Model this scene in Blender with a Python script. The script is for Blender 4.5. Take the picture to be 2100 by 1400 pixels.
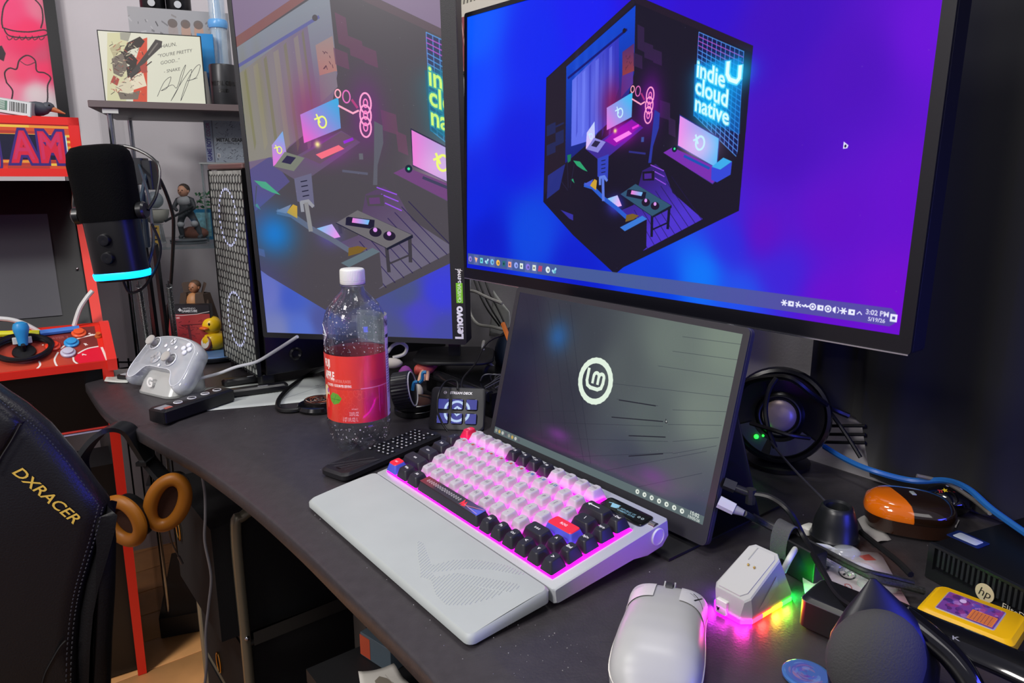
import bpy, math, random
import numpy as np
from mathutils import Matrix, Vector, Euler
random.seed(7); rng = np.random.default_rng(7)
R = math.radians; DT = 0.74                     # desk-top height above the floor
scene = bpy.context.scene; COL = scene.collection
for o in list(bpy.data.objects): bpy.data.objects.remove(o)

# ------------------------------------------------------------------ camera, world, lights, exposure
F, PITCH, CH = 1475.0, R(12.7), DT + 0.365
cd = bpy.data.cameras.new('camera'); cam = bpy.data.objects.new('camera', cd); COL.objects.link(cam)
cam.location = (0, 0, CH); cam.rotation_euler = (R(90) - PITCH, 0, 0)
cd.sensor_width = 36; cd.lens = F / 2100 * 36; cd.clip_start = 0.02; scene.camera = cam
w = bpy.data.worlds.new('world'); scene.world = w; w.use_nodes = True
w.node_tree.nodes['Background'].inputs[0].default_value = (0.80, 0.78, 1.0, 1)
w.node_tree.nodes['Background'].inputs[1].default_value = 0.24
scene.view_settings.view_transform = 'Standard'; scene.view_settings.look = 'None'
scene.view_settings.exposure = 0.0; scene.view_settings.gamma = 1.0; scene.view_settings.use_curve_mapping = False
def area(name, loc, target, size, power, color, size_y=None):
    l = bpy.data.lights.new(name, 'AREA'); l.energy = power; l.color = color; l.size = size
    if size_y: l.shape = 'RECTANGLE'; l.size_y = size_y
    o = bpy.data.objects.new(name, l); COL.objects.link(o); o.location = loc
    o.rotation_euler = (Vector(target) - Vector(loc)).to_track_quat('-Z', 'Y').to_euler(); return o
area('ceiling_lamp', (-0.95, 0.15, DT + 1.60), (-0.35, 0.85, DT), 0.30, 15, (1.0, 0.98, 0.93))
area('room_lamp', (-1.5, -0.9, DT + 1.45), (-0.9, 1.3, DT), 0.5, 40, (1.0, 0.95, 0.92))
area('gap_fill_light', (0.05, 0.80, DT + 1.60), (0.0, 1.0, DT), 0.35, 9, (1.0, 0.98, 0.95))  # added overhead fill, reaches the dark gap between monitors and wall
area('front_fill_light', (0.25, -1.0, DT + 1.25), (-0.05, 1.2, DT + .1), 0.8, 4, (1.0, 0.96, 0.95))  # added soft fill from behind the camera, lifts the shaded wall
area('added_blue_light', (0.80, 0.10, DT + 0.16), (0.1, 0.6, DT), 0.35, 5.5, (0.05, 0.06, 1.0), 0.2)  # added blue light for the keyboard's right side; its source is unseen

# ------------------------------------------------------------------ helpers
cpi, spi = math.cos(PITCH), math.sin(PITCH)
NN, UU = Vector((.788, .615, 0)).normalized(), Vector((.615, -.788, 0)).normalized()   # away from the sitter / along the desk to the right
def at(px, py, y=None, z=None, n=None, plane=None):
    """a real point seen at that place of the photograph, on a given depth, height (above the desk) or plane"""
    a, b = (px - 1050) / F, -(py - 700) / F
    d = Vector((a, cpi + b * spi, -spi + b * cpi)); C = Vector((0, 0, CH))
    if z is not None: t = (DT + z - CH) / d.z
    elif y is not None: t = y / d.y
    elif n is not None: t = n / d.dot(NN)
    else: o, nn = plane; t = (Vector(o) - C).dot(nn) / d.dot(nn)
    return C + d * t
def lin(c):
    if isinstance(c, str): c = [int(c[i:i+2], 16) / 255 for i in (1, 3, 5)]
    return tuple((x / 12.92 if x <= .04045 else ((x + .055) / 1.055) ** 2.4) for x in c[:3])
MC = {}
def m(col='#808080', r=.5, me=0., em=0, tr=0., ior=1.45, coat=0., bump=None, noise=None, alpha=1, spec=.5, emcol=None, sheen=0, sss=0):
    key = repr((col, r, me, em, tr, ior, coat, bump, noise, alpha, spec, emcol, sheen, sss))
    if key in MC: return MC[key]
    mt = bpy.data.materials.new('mat_%d' % len(MC)); mt.use_nodes = True; nt = mt.node_tree; b = nt.nodes['Principled BSDF']; I = b.inputs
    c = lin(col); I['Base Color'].default_value = (*c, 1); I['Roughness'].default_value = r; I['Metallic'].default_value = me
    I['IOR'].default_value = ior; I['Transmission Weight'].default_value = tr; I['Coat Weight'].default_value = coat; I['Coat Roughness'].default_value = .08
    I['Specular IOR Level'].default_value = spec; I['Alpha'].default_value = alpha; I['Sheen Weight'].default_value = sheen
    if sss: I['Subsurface Scale'].default_value = 1; I['Subsurface Weight'].default_value = sss; I['Subsurface Radius'].default_value = (.01, .006, .01)
    if em: I['Emission Color'].default_value = (*lin(emcol or col), 1); I['Emission Strength'].default_value = em
    if bump or noise:
        tc = nt.nodes.new('ShaderNodeTexCoord')
    if noise:                        # (scale, amount): grain that lightens and darkens the colour
        nz = nt.nodes.new('ShaderNodeTexNoise'); nz.inputs['Scale'].default_value = noise[0]; nz.inputs['Detail'].default_value = 6
        nt.links.new(tc.outputs['Object'], nz.inputs['Vector'])
        rp = nt.nodes.new('ShaderNodeValToRGB'); k = noise[1]
        rp.color_ramp.elements[0].position = .3; rp.color_ramp.elements[1].position = .7
        rp.color_ramp.elements[0].color = (*[x * (1 - k) for x in c], 1); rp.color_ramp.elements[1].color = (*[min(1, x * (1 + k)) for x in c], 1)
        nt.links.new(nz.outputs['Fac'], rp.inputs['Fac']); nt.links.new(rp.outputs['Color'], I['Base Color'])
    if bump:                         # (scale, strength)
        nb = nt.nodes.new('ShaderNodeTexNoise'); nb.inputs['Scale'].default_value = bump[0]; nb.inputs['Detail'].default_value = 4
        nt.links.new(tc.outputs['Object'], nb.inputs['Vector'])
        bp = nt.nodes.new('ShaderNodeBump'); bp.inputs['Strength'].default_value = bump[1]; bp.inputs['Distance'].default_value = .001
        nt.links.new(nb.outputs['Fac'], bp.inputs['Height']); nt.links.new(bp.outputs['Normal'], I['Normal'])
    MC[key] = mt; return mt
def tag(o, label=None, cat=None, group=None, kind=None):
    for k, v in (('label', label), ('category', cat), ('group', group), ('kind', kind)):
        if v: o[k] = v
    return o
def thing(name, label, cat, loc=(0, 0, 0), rz=0, group=None, mat=None):
    o = bpy.data.objects.new(name, None); o.empty_display_size = .02; COL.objects.link(o)
    if mat is not None: o.matrix_world = mat
    else: o.location = loc; o.rotation_euler = (0, 0, rz)
    return tag(o, label, cat, group)
def frame(loc, yaw=0, pitch=0, roll=0): return Matrix.Translation(loc) @ Matrix.Rotation(yaw, 4, 'Z') @ Matrix.Rotation(pitch, 4, 'X') @ Matrix.Rotation(roll, 4, 'Y')
def spline(pts, k=6, closed=False):
    P = [Vector(p) for p in pts]; n = len(P); out = []
    for i in range(n if closed else n - 1):
        g = (lambda j: P[j % n]) if closed else (lambda j: P[min(max(j, 0), n - 1)])
        a, b, c, d = g(i - 1), g(i), g(i + 1), g(i + 2)
        for s in range(k):
            t = s / k; out.append(.5 * ((2 * b) + (c - a) * t + (2 * a - 5 * b + 4 * c - d) * t * t + (3 * b - a - 3 * c + d) * t ** 3))
    if not closed: out.append(P[-1])
    return out
def rrect(w, d, r, k=4):
    r = max(min(r, w / 2 - 1e-5, d / 2 - 1e-5), 1e-5); out = []
    for cx, cy, a0 in ((w/2-r, d/2-r, 0), (-w/2+r, d/2-r, 90), (-w/2+r, -d/2+r, 180), (w/2-r, -d/2+r, 270)):
        for i in range(k + 1): a = R(a0 + 90 * i / k); out.append((cx + r * math.cos(a), cy + r * math.sin(a)))
    return out
class G:
    def __init__(s): s.v, s.f, s.mi, s.M = [], [], [], Matrix.Identity(4)
    def add(s, vs, fs, mi=0):
        b = len(s.v); s.v += [tuple(s.M @ Vector(v)) for v in vs]; s.f += [[b + i for i in f] for f in fs]; s.mi += [mi] * len(fs); return s
    def box(s, x0, x1, y0, y1, z0, z1, mi=0):
        v = [(x, y, z) for x in (x0, x1) for y in (y0, y1) for z in (z0, z1)]
        return s.add(v, [(0,1,3,2), (4,6,7,5), (0,4,5,1), (2,3,7,6), (0,2,6,4), (1,5,7,3)], mi)
    def loft(s, rings, mi=0, cap=(True, True), closed=True):
        n = len(rings[0]); v = [p for r_ in rings for p in r_]; f = []
        for i in range(len(rings) - 1):
            for j in range(n if closed else n - 1):
                k = (j + 1) % n; f.append((i*n+j, i*n+k, (i+1)*n+k, (i+1)*n+j))
        if cap[0]: f.append(tuple(range(n))[::-1])
        if cap[1]: f.append(tuple(range((len(rings)-1)*n, len(rings)*n)))
        return s.add(v, f, mi)
    def rbox(s, w, d, z0, z1, r=.003, c=.001, mi=0, cx=0, cy=0, k=4, taper=0):
        L = [(z0, c), (z0 + c, 0), (z1 - c, taper), (z1, taper + c)]; rings = []
        for z, ins in L: rings.append([(cx + x, cy + y, z) for x, y in rrect(w - 2 * ins, d - 2 * ins, r, k)])
        return s.loft(rings, mi)
    def prism(s, poly, z0, z1, mi=0): return s.loft([[(x, y, z0) for x, y in poly], [(x, y, z1) for x, y in poly]], mi)
    def tube(s, pts, r=.003, seg=8, mi=0, smooth=6, closed=False):
        P = spline(pts, smooth, closed) if smooth else [Vector(p) for p in pts]; n = len(P); rings = []
        up = Vector((0, 0, 1)); t0 = (P[1] - P[0]).normalized()
        a = t0.cross(up); a = a.normalized() if a.length > .01 else Vector((1, 0, 0))
        for i, p in enumerate(P):
            t = (P[(i + 1) % n] - P[i - 1]) if (closed or 0 < i < n - 1) else (P[1] - P[0] if i == 0 else P[-1] - P[-2])
            t = t.normalized() if t.length > 1e-9 else t0
            a = (a - t * a.dot(t)); a = a.normalized() if a.length > 1e-6 else t.orthogonal().normalized(); b = t.cross(a)
            rr = r(i / max(n - 1, 1)) if callable(r) else r
            rings.append([tuple(p + (a * math.cos(q) + b * math.sin(q)) * rr) for q in [2 * math.pi * j / seg for j in range(seg)]])
        if closed: rings.append(rings[0]); return s.loft(rings, mi, (False, False))
        return s.loft(rings, mi)
    def lathe(s, prof, seg=24, mi=0, cx=0, cy=0, cap=(True, True)):
        return s.loft([[(cx + max(r, 1e-5) * math.cos(2*math.pi*j/seg), cy + max(r, 1e-5) * math.sin(2*math.pi*j/seg), z) for j in range(seg)] for r, z in prof], mi, cap)
    def cyl(s, p0, p1, r0, r1=None, seg=16, mi=0): return s.tube([p0, p1], (lambda t: r0 + ((r1 if r1 is not None else r0) - r0) * t), seg, mi, 0)
    def sph(s, c, r, seg=16, mi=0, half=False):
        r = (r, r, r) if not isinstance(r, tuple) else r; N = seg // 2
        rings = [[(c[0] + r[0] * math.sin(a) * math.cos(2*math.pi*j/seg), c[1] + r[1] * math.sin(a) * math.sin(2*math.pi*j/seg), c[2] - r[2] * math.cos(a)) for j in range(seg)]
                 for a in [max(1e-3, min(math.pi - 1e-3, (math.pi/2 if half else 0) + (math.pi/2 if half else math.pi) * i / N)) for i in range(N + 1)]]
        return s.loft(rings, mi)
    def torus(s, c, R1, r, seg=24, s2=8, mi=0, n=(0, 0, 1), sx=1, sy=1):
        q = Vector(n).to_track_quat('Z', 'Y')
        return s.tube([Vector(c) + q @ Vector((R1 * sx * math.cos(2*math.pi*i/seg), R1 * sy * math.sin(2*math.pi*i/seg), 0)) for i in range(seg)], r, s2, mi, 1, True)
    def out(s, name, mats, parent=None, sharp=38, mat=None, kind=None):
        me = bpy.data.meshes.new(name); me.from_pydata(s.v, [], s.f)
        for q in (mats if isinstance(mats, (list, tuple)) else [mats]): me.materials.append(q)
        me.polygons.foreach_set('material_index', s.mi); me.polygons.foreach_set('use_smooth', [True] * len(s.f))
        me.update(); me.set_sharp_from_angle(angle=R(sharp))
        import bmesh
        bm = bmesh.new(); bm.from_mesh(me); bmesh.ops.recalc_face_normals(bm, faces=bm.faces); bm.to_mesh(me); bm.free()
        o = bpy.data.objects.new(name, me); COL.objects.link(o)
        if parent is not None: o.parent = parent
        if mat is not None: o.matrix_local = mat
        if kind: o['kind'] = kind
        return o
def place(o, loc=None, rz=None, parent=None):          # copy one part for a repeat
    c = o.copy(); COL.objects.link(c)
    if loc is not None: c.location = loc
    if rz is not None: c.rotation_euler = (0, 0, rz)
    if parent is not None: c.parent = parent
    return c
def sheet(name, grid, mat, parent=None, uv=(0, 0, 1, 1), thick=0):   # grid[v][u] of points; v=0 is the bottom row
    nv, nu = len(grid), len(grid[0]); vs = [tuple(p) for row in grid for p in row]
    fs = [(j*nu+i, j*nu+i+1, (j+1)*nu+i+1, (j+1)*nu+i) for j in range(nv-1) for i in range(nu-1)]
    me = bpy.data.meshes.new(name); me.from_pydata(vs, [], fs); me.materials.append(mat)
    ul = me.uv_layers.new(name='UVMap'); us = [(uv[0] + (uv[2]-uv[0]) * (k % nu) / (nu-1), uv[1] + (uv[3]-uv[1]) * (k // nu) / (nv-1)) for k in range(nu*nv)]
    for lp in me.loops: ul.data[lp.index].uv = us[lp.vertex_index]
    me.polygons.foreach_set('use_smooth', [True] * len(fs)); me.update()
    o = bpy.data.objects.new(name, me); COL.objects.link(o)
    if parent is not None: o.parent = parent
    if thick: md = o.modifiers.new('solid', 'SOLIDIFY'); md.thickness = thick; md.offset = -1
    return o
def quad(name, w, h, mat, parent, M): return sheet(name, [[M @ Vector((-w/2, 0, -h/2)), M @ Vector((w/2, 0, -h/2))], [M @ Vector((-w/2, 0, h/2)), M @ Vector((w/2, 0, h/2))]], mat, parent)
TX = {}
def tris(s, bold=0):                       # lettering as flat triangles, height of a capital about 0.72
    k = (s, bold)
    if k not in TX:
        c = bpy.data.curves.new('t', 'FONT'); c.body = s; c.size = 1; c.offset = bold; c.resolution_u = 3; c.align_x = 'CENTER'; c.align_y = 'BOTTOM_BASELINE'
        o = bpy.data.objects.new('t', c); me = bpy.data.meshes.new_from_object(o); me.calc_loop_triangles()
        V = np.array([tuple(v.co)[:2] for v in me.vertices]) if len(me.vertices) else np.zeros((0, 2)); T = [tuple(t.vertices) for t in me.loop_triangles]
        bpy.data.objects.remove(o); bpy.data.curves.remove(c); bpy.data.meshes.remove(me); TX[k] = (V, T)
    return TX[k]
def words(g, s, M, size, mi=0, bold=.02, sx=1, shear=0):  # adds letters to a builder, lying in M's XY plane
    V, T = tris(s, bold); g2 = [tuple(M @ Vector((x * size * sx + y * size * shear, y * size, 0))) for x, y in V]; g.add(g2, T, mi)
# ---- a small painter for printed and displayed pictures (made here, nothing is loaded)
class Cv:
    def __init__(s, w, h, col=(0, 0, 0)): s.w, s.h = w, h; s.a = np.ones((h, w, 3), np.float32) * np.array(col, np.float32) / 255
    def mask(s, P):
        P = np.array(P, float); x0, y0 = np.floor(P.min(0)).astype(int) - 1; x1, y1 = np.ceil(P.max(0)).astype(int) + 2
        x0, y0 = max(x0, 0), max(y0, 0); x1, y1 = min(x1, s.w), min(y1, s.h)
        if x1 <= x0 or y1 <= y0: return None
        K = 3; X = x0 + (np.arange((x1-x0)*K) + .5) / K; Yv = y0 + (np.arange((y1-y0)*K) + .5) / K; ins = np.zeros((len(Yv), len(X)), bool)
        for i in range(len(P)):
            (ax, ay), (bx, by) = P[i-1], P[i]
            if ay == by: continue
            c = (Yv > min(ay, by)) & (Yv <= max(ay, by)); xi = ax + (Yv[c] - ay) * (bx - ax) / (by - ay); ins[c] ^= X[None, :] > xi[:, None]
        return x0, y0, x1, y1, ins.reshape(y1-y0, K, x1-x0, K).mean((1, 3)).astype(np.float32)
    def poly(s, P, col, al=1., col2=None, ax=None):
        r_ = s.mask(P)
        if r_ is None: return
        x0, y0, x1, y1, mk = r_; c = np.array(col, np.float32) / 255
        if col2 is not None:
            (ax0, ay0), (bx0, by0) = ax; X, Y_ = np.meshgrid(np.arange(x0, x1), np.arange(y0, y1)); d = (bx0-ax0)**2 + (by0-ay0)**2
            t = np.clip(((X-ax0)*(bx0-ax0) + (Y_-ay0)*(by0-ay0)) / d, 0, 1)[..., None]; c = c * (1-t) + np.array(col2, np.float32) / 255 * t
        mk = mk[..., None] * al; s.a[y0:y1, x0:x1] = s.a[y0:y1, x0:x1] * (1-mk) + c * mk
    def line(s, P, wd, col, al=1.):
        for (ax, ay), (bx, by) in zip(P[:-1], P[1:]):
            dx, dy = bx-ax, by-ay; L = math.hypot(dx, dy) or 1; nx, ny = -dy/L*wd/2, dx/L*wd/2; ex, ey = dx/L*wd/4, dy/L*wd/4
            s.poly([(ax-ex+nx, ay-ey+ny), (bx+ex+nx, by+ey+ny), (bx+ex-nx, by+ey-ny), (ax-ex-nx, ay-ey-ny)], col, al)
    def disc(s, x, y, r, col, ry=None, al=1., rot=0, n=28): s.poly([(x + r*math.cos(t)*math.cos(rot) - (ry or r)*math.sin(t)*math.sin(rot), y + r*math.cos(t)*math.sin(rot) + (ry or r)*math.sin(t)*math.cos(rot)) for t in [2*math.pi*i/n for i in range(n)]], col, al)
    def ring(s, x, y, r, wd, col, ry=None, al=1., a0=0, a1=360):
        s.line([(x + r*math.cos(R(t)), y + (ry or r)*math.sin(R(t))) for t in np.linspace(a0, a1, 26)], wd, col, al)
    def rect(s, x0, y0, x1, y1, col, al=1.): s.poly([(x0, y0), (x1, y0), (x1, y1), (x0, y1)], col, al)
    def glow(s, x, y, rx, col, ry=None, al=1.):            # additive soft light shown on a screen
        ry = ry or rx; x0, x1 = int(max(0, x-3*rx)), int(min(s.w, x+3*rx)); y0, y1 = int(max(0, y-3*ry)), int(min(s.h, y+3*ry))
        if x1 <= x0 or y1 <= y0: return
        X, Y_ = np.meshgrid(np.arange(x0, x1), np.arange(y0, y1)); g = np.exp(-((X-x)/rx)**2 - ((Y_-y)/ry)**2)[..., None] * al
        s.a[y0:y1, x0:x1] = s.a[y0:y1, x0:x1] * (1-g) + g * np.array(col, np.float32) / 255
    def field(s, smp, p=3.0):
        X, Y_ = np.meshgrid(np.arange(0, s.w, 4), np.arange(0, s.h, 4)); num = 0; den = 0
        for x, y, c in smp:
            wt = 1 / (((X-x)**2 + (Y_-y)**2) + (s.w * .03) ** 2) ** (p/2); num = num + wt[..., None] * np.array(c, np.float32) / 255; den = den + wt
        f = (num / den[..., None]).astype(np.float32); s.a = np.repeat(np.repeat(f, 4, 0), 4, 1)[:s.h, :s.w].copy(); s.blur(3)
    def blur(s, r):
        k = np.exp(-(np.arange(-2*r, 2*r+1)/r)**2); k /= k.sum()
        for ax in (0, 1):
            pad = [(0, 0)]*3; pad[ax] = (2*r, 2*r); A = np.pad(s.a, pad, 'edge'); n = s.a.shape[ax]; o = 0
            for i, kk in enumerate(k): o = o + kk * (A[i:i+n] if ax == 0 else A[:, i:i+n])
            s.a = o.astype(np.float32)
    def text(s, t, x, y, size, col, al=1., bold=.02, xv=(1, 0), yv=(0, -1), sx=1):
        V, T = tris(t, bold)
        for a in T: s.poly([(x + (V[i][0]*sx*xv[0] + V[i][1]*yv[0])*size, y + (V[i][0]*sx*xv[1] + V[i][1]*yv[1])*size) for i in a], col, al)
    def speck(s, n, col, al=.4, r=.8):
        for _ in range(n): s.disc(rng.random()*s.w, rng.random()*s.h, r*(.5+rng.random()), col, al=al, n=6)
    def mat(s, r=.4, em=0, coat=0., tr=0, spec=None):
        im = bpy.data.images.new('print', s.w, s.h, alpha=False); A = np.ones((s.h, s.w, 4), np.float32); A[..., :3] = np.clip(s.a[::-1], 0, 1)
        im.pixels.foreach_set(A.ravel()); im.update(); im.pack()
        mt = bpy.data.materials.new('print'); mt.use_nodes = True; nt = mt.node_tree; b = nt.nodes['Principled BSDF']; t = nt.nodes.new('ShaderNodeTexImage'); t.image = im
        b.inputs['Roughness'].default_value = r; b.inputs['Coat Weight'].default_value = coat; b.inputs['Specular IOR Level'].default_value = spec if spec is not None else (.25 if em else .5)
        if em: b.inputs['Base Color'].default_value = (.004, .004, .005, 1); nt.links.new(t.outputs['Color'], b.inputs['Emission Color']); b.inputs['Emission Strength'].default_value = em
        else: nt.links.new(t.outputs['Color'], b.inputs['Base Color'])
        return mt
BLK = m('#0c0c0e', .45); BLKG = m('#08080a', .18); DK = m('#1c1c1f', .55); GREY = m('#55565a', .5); CHROME = m('#b8b8bc', .18, 1); WHT = m('#d8d8d6', .4); CABLE = m('#0b0b0d', .45)

# ------------------------------------------------------------------ the room
def struct(name, g, mats, parent=None): o = g.out(name, mats, parent); o['kind'] = 'structure'; return o
C20 = R(20)
wall_mat = m('#c9c6ca', .9, bump=(260, .25), noise=(6, .04))
def wall(name, p0, p1, th=.08):
    p0, p1 = Vector(p0), Vector(p1); d = (p1 - p0).normalized(); n_ = Vector((-d.y, d.x, 0))
    g = G(); q = [p0, p1, p1 + n_ * th, p0 + n_ * th]; g.prism([(v.x, v.y) for v in q], 0, 2.55); return struct(name, g, wall_mat)
WB = NN * .90
pA = WB - UU * 2.20                                   # room corner behind the display cabinet
wall('wall_back', pA, WB + UU * 1.2)
WA2 = Vector((-2.35, 1.32, 0))
wall('wall_left', WA2, pA); wall('wall_far_left', (-2.35, -1.6, 0), WA2)
fl = G().box(-2.6, 1.9, -1.7, 3.2, -.06, -.012); floor = struct('floor', fl, m('#6b4a2c', .6))
# floor boards, each its own piece
pm = [m('#d69c62', .38, noise=(9, .16), bump=(60, .2)), m('#e0a86e', .38, noise=(7, .14), bump=(60, .2)), m('#cc9058', .4, noise=(8, .16), bump=(60, .2))]
base = G(); base.rbox(.88, .118, -.012, 0, .001, .0012); pl0 = [base.out('plank', q, floor) for q in pm]; k = 0
ang = R(38)
for i in range(-2, 9):
    for j in range(-2, 3):
        lx, ly = j * .884 + (i % 3) * .29, i * .121; x = -1.0 + lx * math.cos(ang) - ly * math.sin(ang); y = 1.25 + lx * math.sin(ang) + ly * math.cos(ang)
        o = pl0[k] if k < 3 else place(pl0[(k * 7 + i) % 3]); o.location = (x, y, 0); o.rotation_euler = (0, 0, ang); k += 1
struct('baseboard_back', G().prism([(v.x, v.y) for v in (pA - NN*.001, WB + UU*1.1 - NN*.001, WB + UU*1.1 - NN*.016, pA - NN*.016)], 0, .09), m('#b9b7ba', .5))

# ------------------------------------------------------------------ desk
dk = thing('desk', 'large black-brown desk with a curved front edge carrying the monitors', 'desk', (0, 0, 0))
fe = [(-.835, 1.345), (-.806, 1.305), (-.668, 1.128), (-.548, 1.018), (-.429, .912), (-.323, .803), (-.233, .699), (-.16, .608), (-.103, .536), (-.056, .472), (-.01, .39), (.06, .23), (.14, .06)]
fe = [(v.x, v.y) for v in spline([(x, y, 0) for x, y in fe], 5)]
bk = [WB - NN*.012 + UU*.30, WB - NN*.012 - UU*1.60]
out_ = fe + [(v.x, v.y) for v in [UU * .30 + NN*.12, bk[0], bk[1]]] + [(-.838, 1.38)]
def offs(P, d):
    A = np.array(P); n_ = len(A); res = []
    ar = sum(A[i][0]*A[(i+1) % n_][1] - A[(i+1) % n_][0]*A[i][1] for i in range(n_)); sg = 1 if ar > 0 else -1
    for i in range(n_):
        t = A[(i+1) % n_] - A[i-1]; t = t / np.linalg.norm(t); res.append((A[i][0] - t[1]*d*sg, A[i][1] + t[0]*d*sg))
    return res
g = G(); L_ = lambda d, z: [(x, y, z) for x, y in offs(out_, d)]
g.loft([L_(.003, DT-.028), L_(0, DT-.025), L_(0, DT-.0100), L_(.001, DT-.0082), L_(.0035, DT-.0070), L_(.046, DT-.0008), L_(.052, DT)])
g.out('desktop', m('#343134', .38, bump=(420, .22), noise=(90, .12), spec=.55), dk, sharp=50)
def nu(n_, u_, z=0): v = NN * n_ + UU * u_; return Vector((v.x, v.y, DT + z))
def nubox(g, n0, n1, u0, u1, z0, z1, mi=0):           # box aligned with the desk; heights above the desk top
    P = [NN*n0+UU*u0, NN*n0+UU*u1, NN*n1+UU*u1, NN*n1+UU*u0]; return g.prism([(p.x, p.y) for p in P], DT+z0, DT+z1, mi)
legm = m('#3a3836', .5)
for n_, u_ in ((.44, -.985), (.78, -1.52), (.78, .1), (.30, .1)): nubox(G(), n_, n_+.03, u_, u_+.045, -DT+.0005, -.028).out('leg', legm, dk)
nubox(G(), .78, .80, -1.5, .1, -.30, -.06).out('back_panel', m('#131315', .7), dk)
# cable crumbs and dust specks on the desk top: too small to count
g = G()
for _ in range(330):
    n_, u_ = rng.uniform(.30, .75), rng.uniform(-1.45, -.12)
    if rng.random() < .55: n_ = rng.uniform(.27, .36); u_ = rng.uniform(-.75, -.35)
    c = nu(n_, u_); s_ = rng.uniform(.0003, .0008); a = rng.uniform(0, 3)
    g.add([c + Vector((s_*math.cos(a+q), s_*math.sin(a+q), 0.0002)) for q in (0, 2.1, 4.2)] + [c + Vector((0, 0, .0002 + s_))], [(0,1,2), (0,1,3), (1,2,3), (2,0,3)])
tag(g.out('dust_specks', m('#8f8f92', .8)), 'pale dust specks scattered over the dark desk top', 'dust', kind='stuff')

# ------------------------------------------------------------------ monitors
KM = .66 / .597
def rotm(yaw, pitch, roll=0): return (Matrix.Rotation(yaw, 4, 'Z') @ Matrix.Rotation(pitch, 4, 'X') @ Matrix.Rotation(roll, 4, 'Y'))
MAINM = Matrix.Translation((.1422, .8907, DT + .4137)) @ rotm(-.878, -.0187); MW, MH = .66, .37125
LENM = Matrix.Translation((-.26721, 1.18579, DT + .40364)) @ rotm(-.1905, .0435, -.007); LW, LH = .3356, .5967
PORM = Matrix.Translation((.10102, .80898, DT + .12277)) @ rotm(-.8965, -.2375); PW, PH = .3445, .194
def suv(M, w_, h_, px, py):
    o = M.translation; n_ = M.to_3x3() @ Vector((0, 1, 0)); q = M.inverted() @ at(px, py, plane=(o, n_)); return q.x / w_ + .5, .5 - q.z / h_
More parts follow.
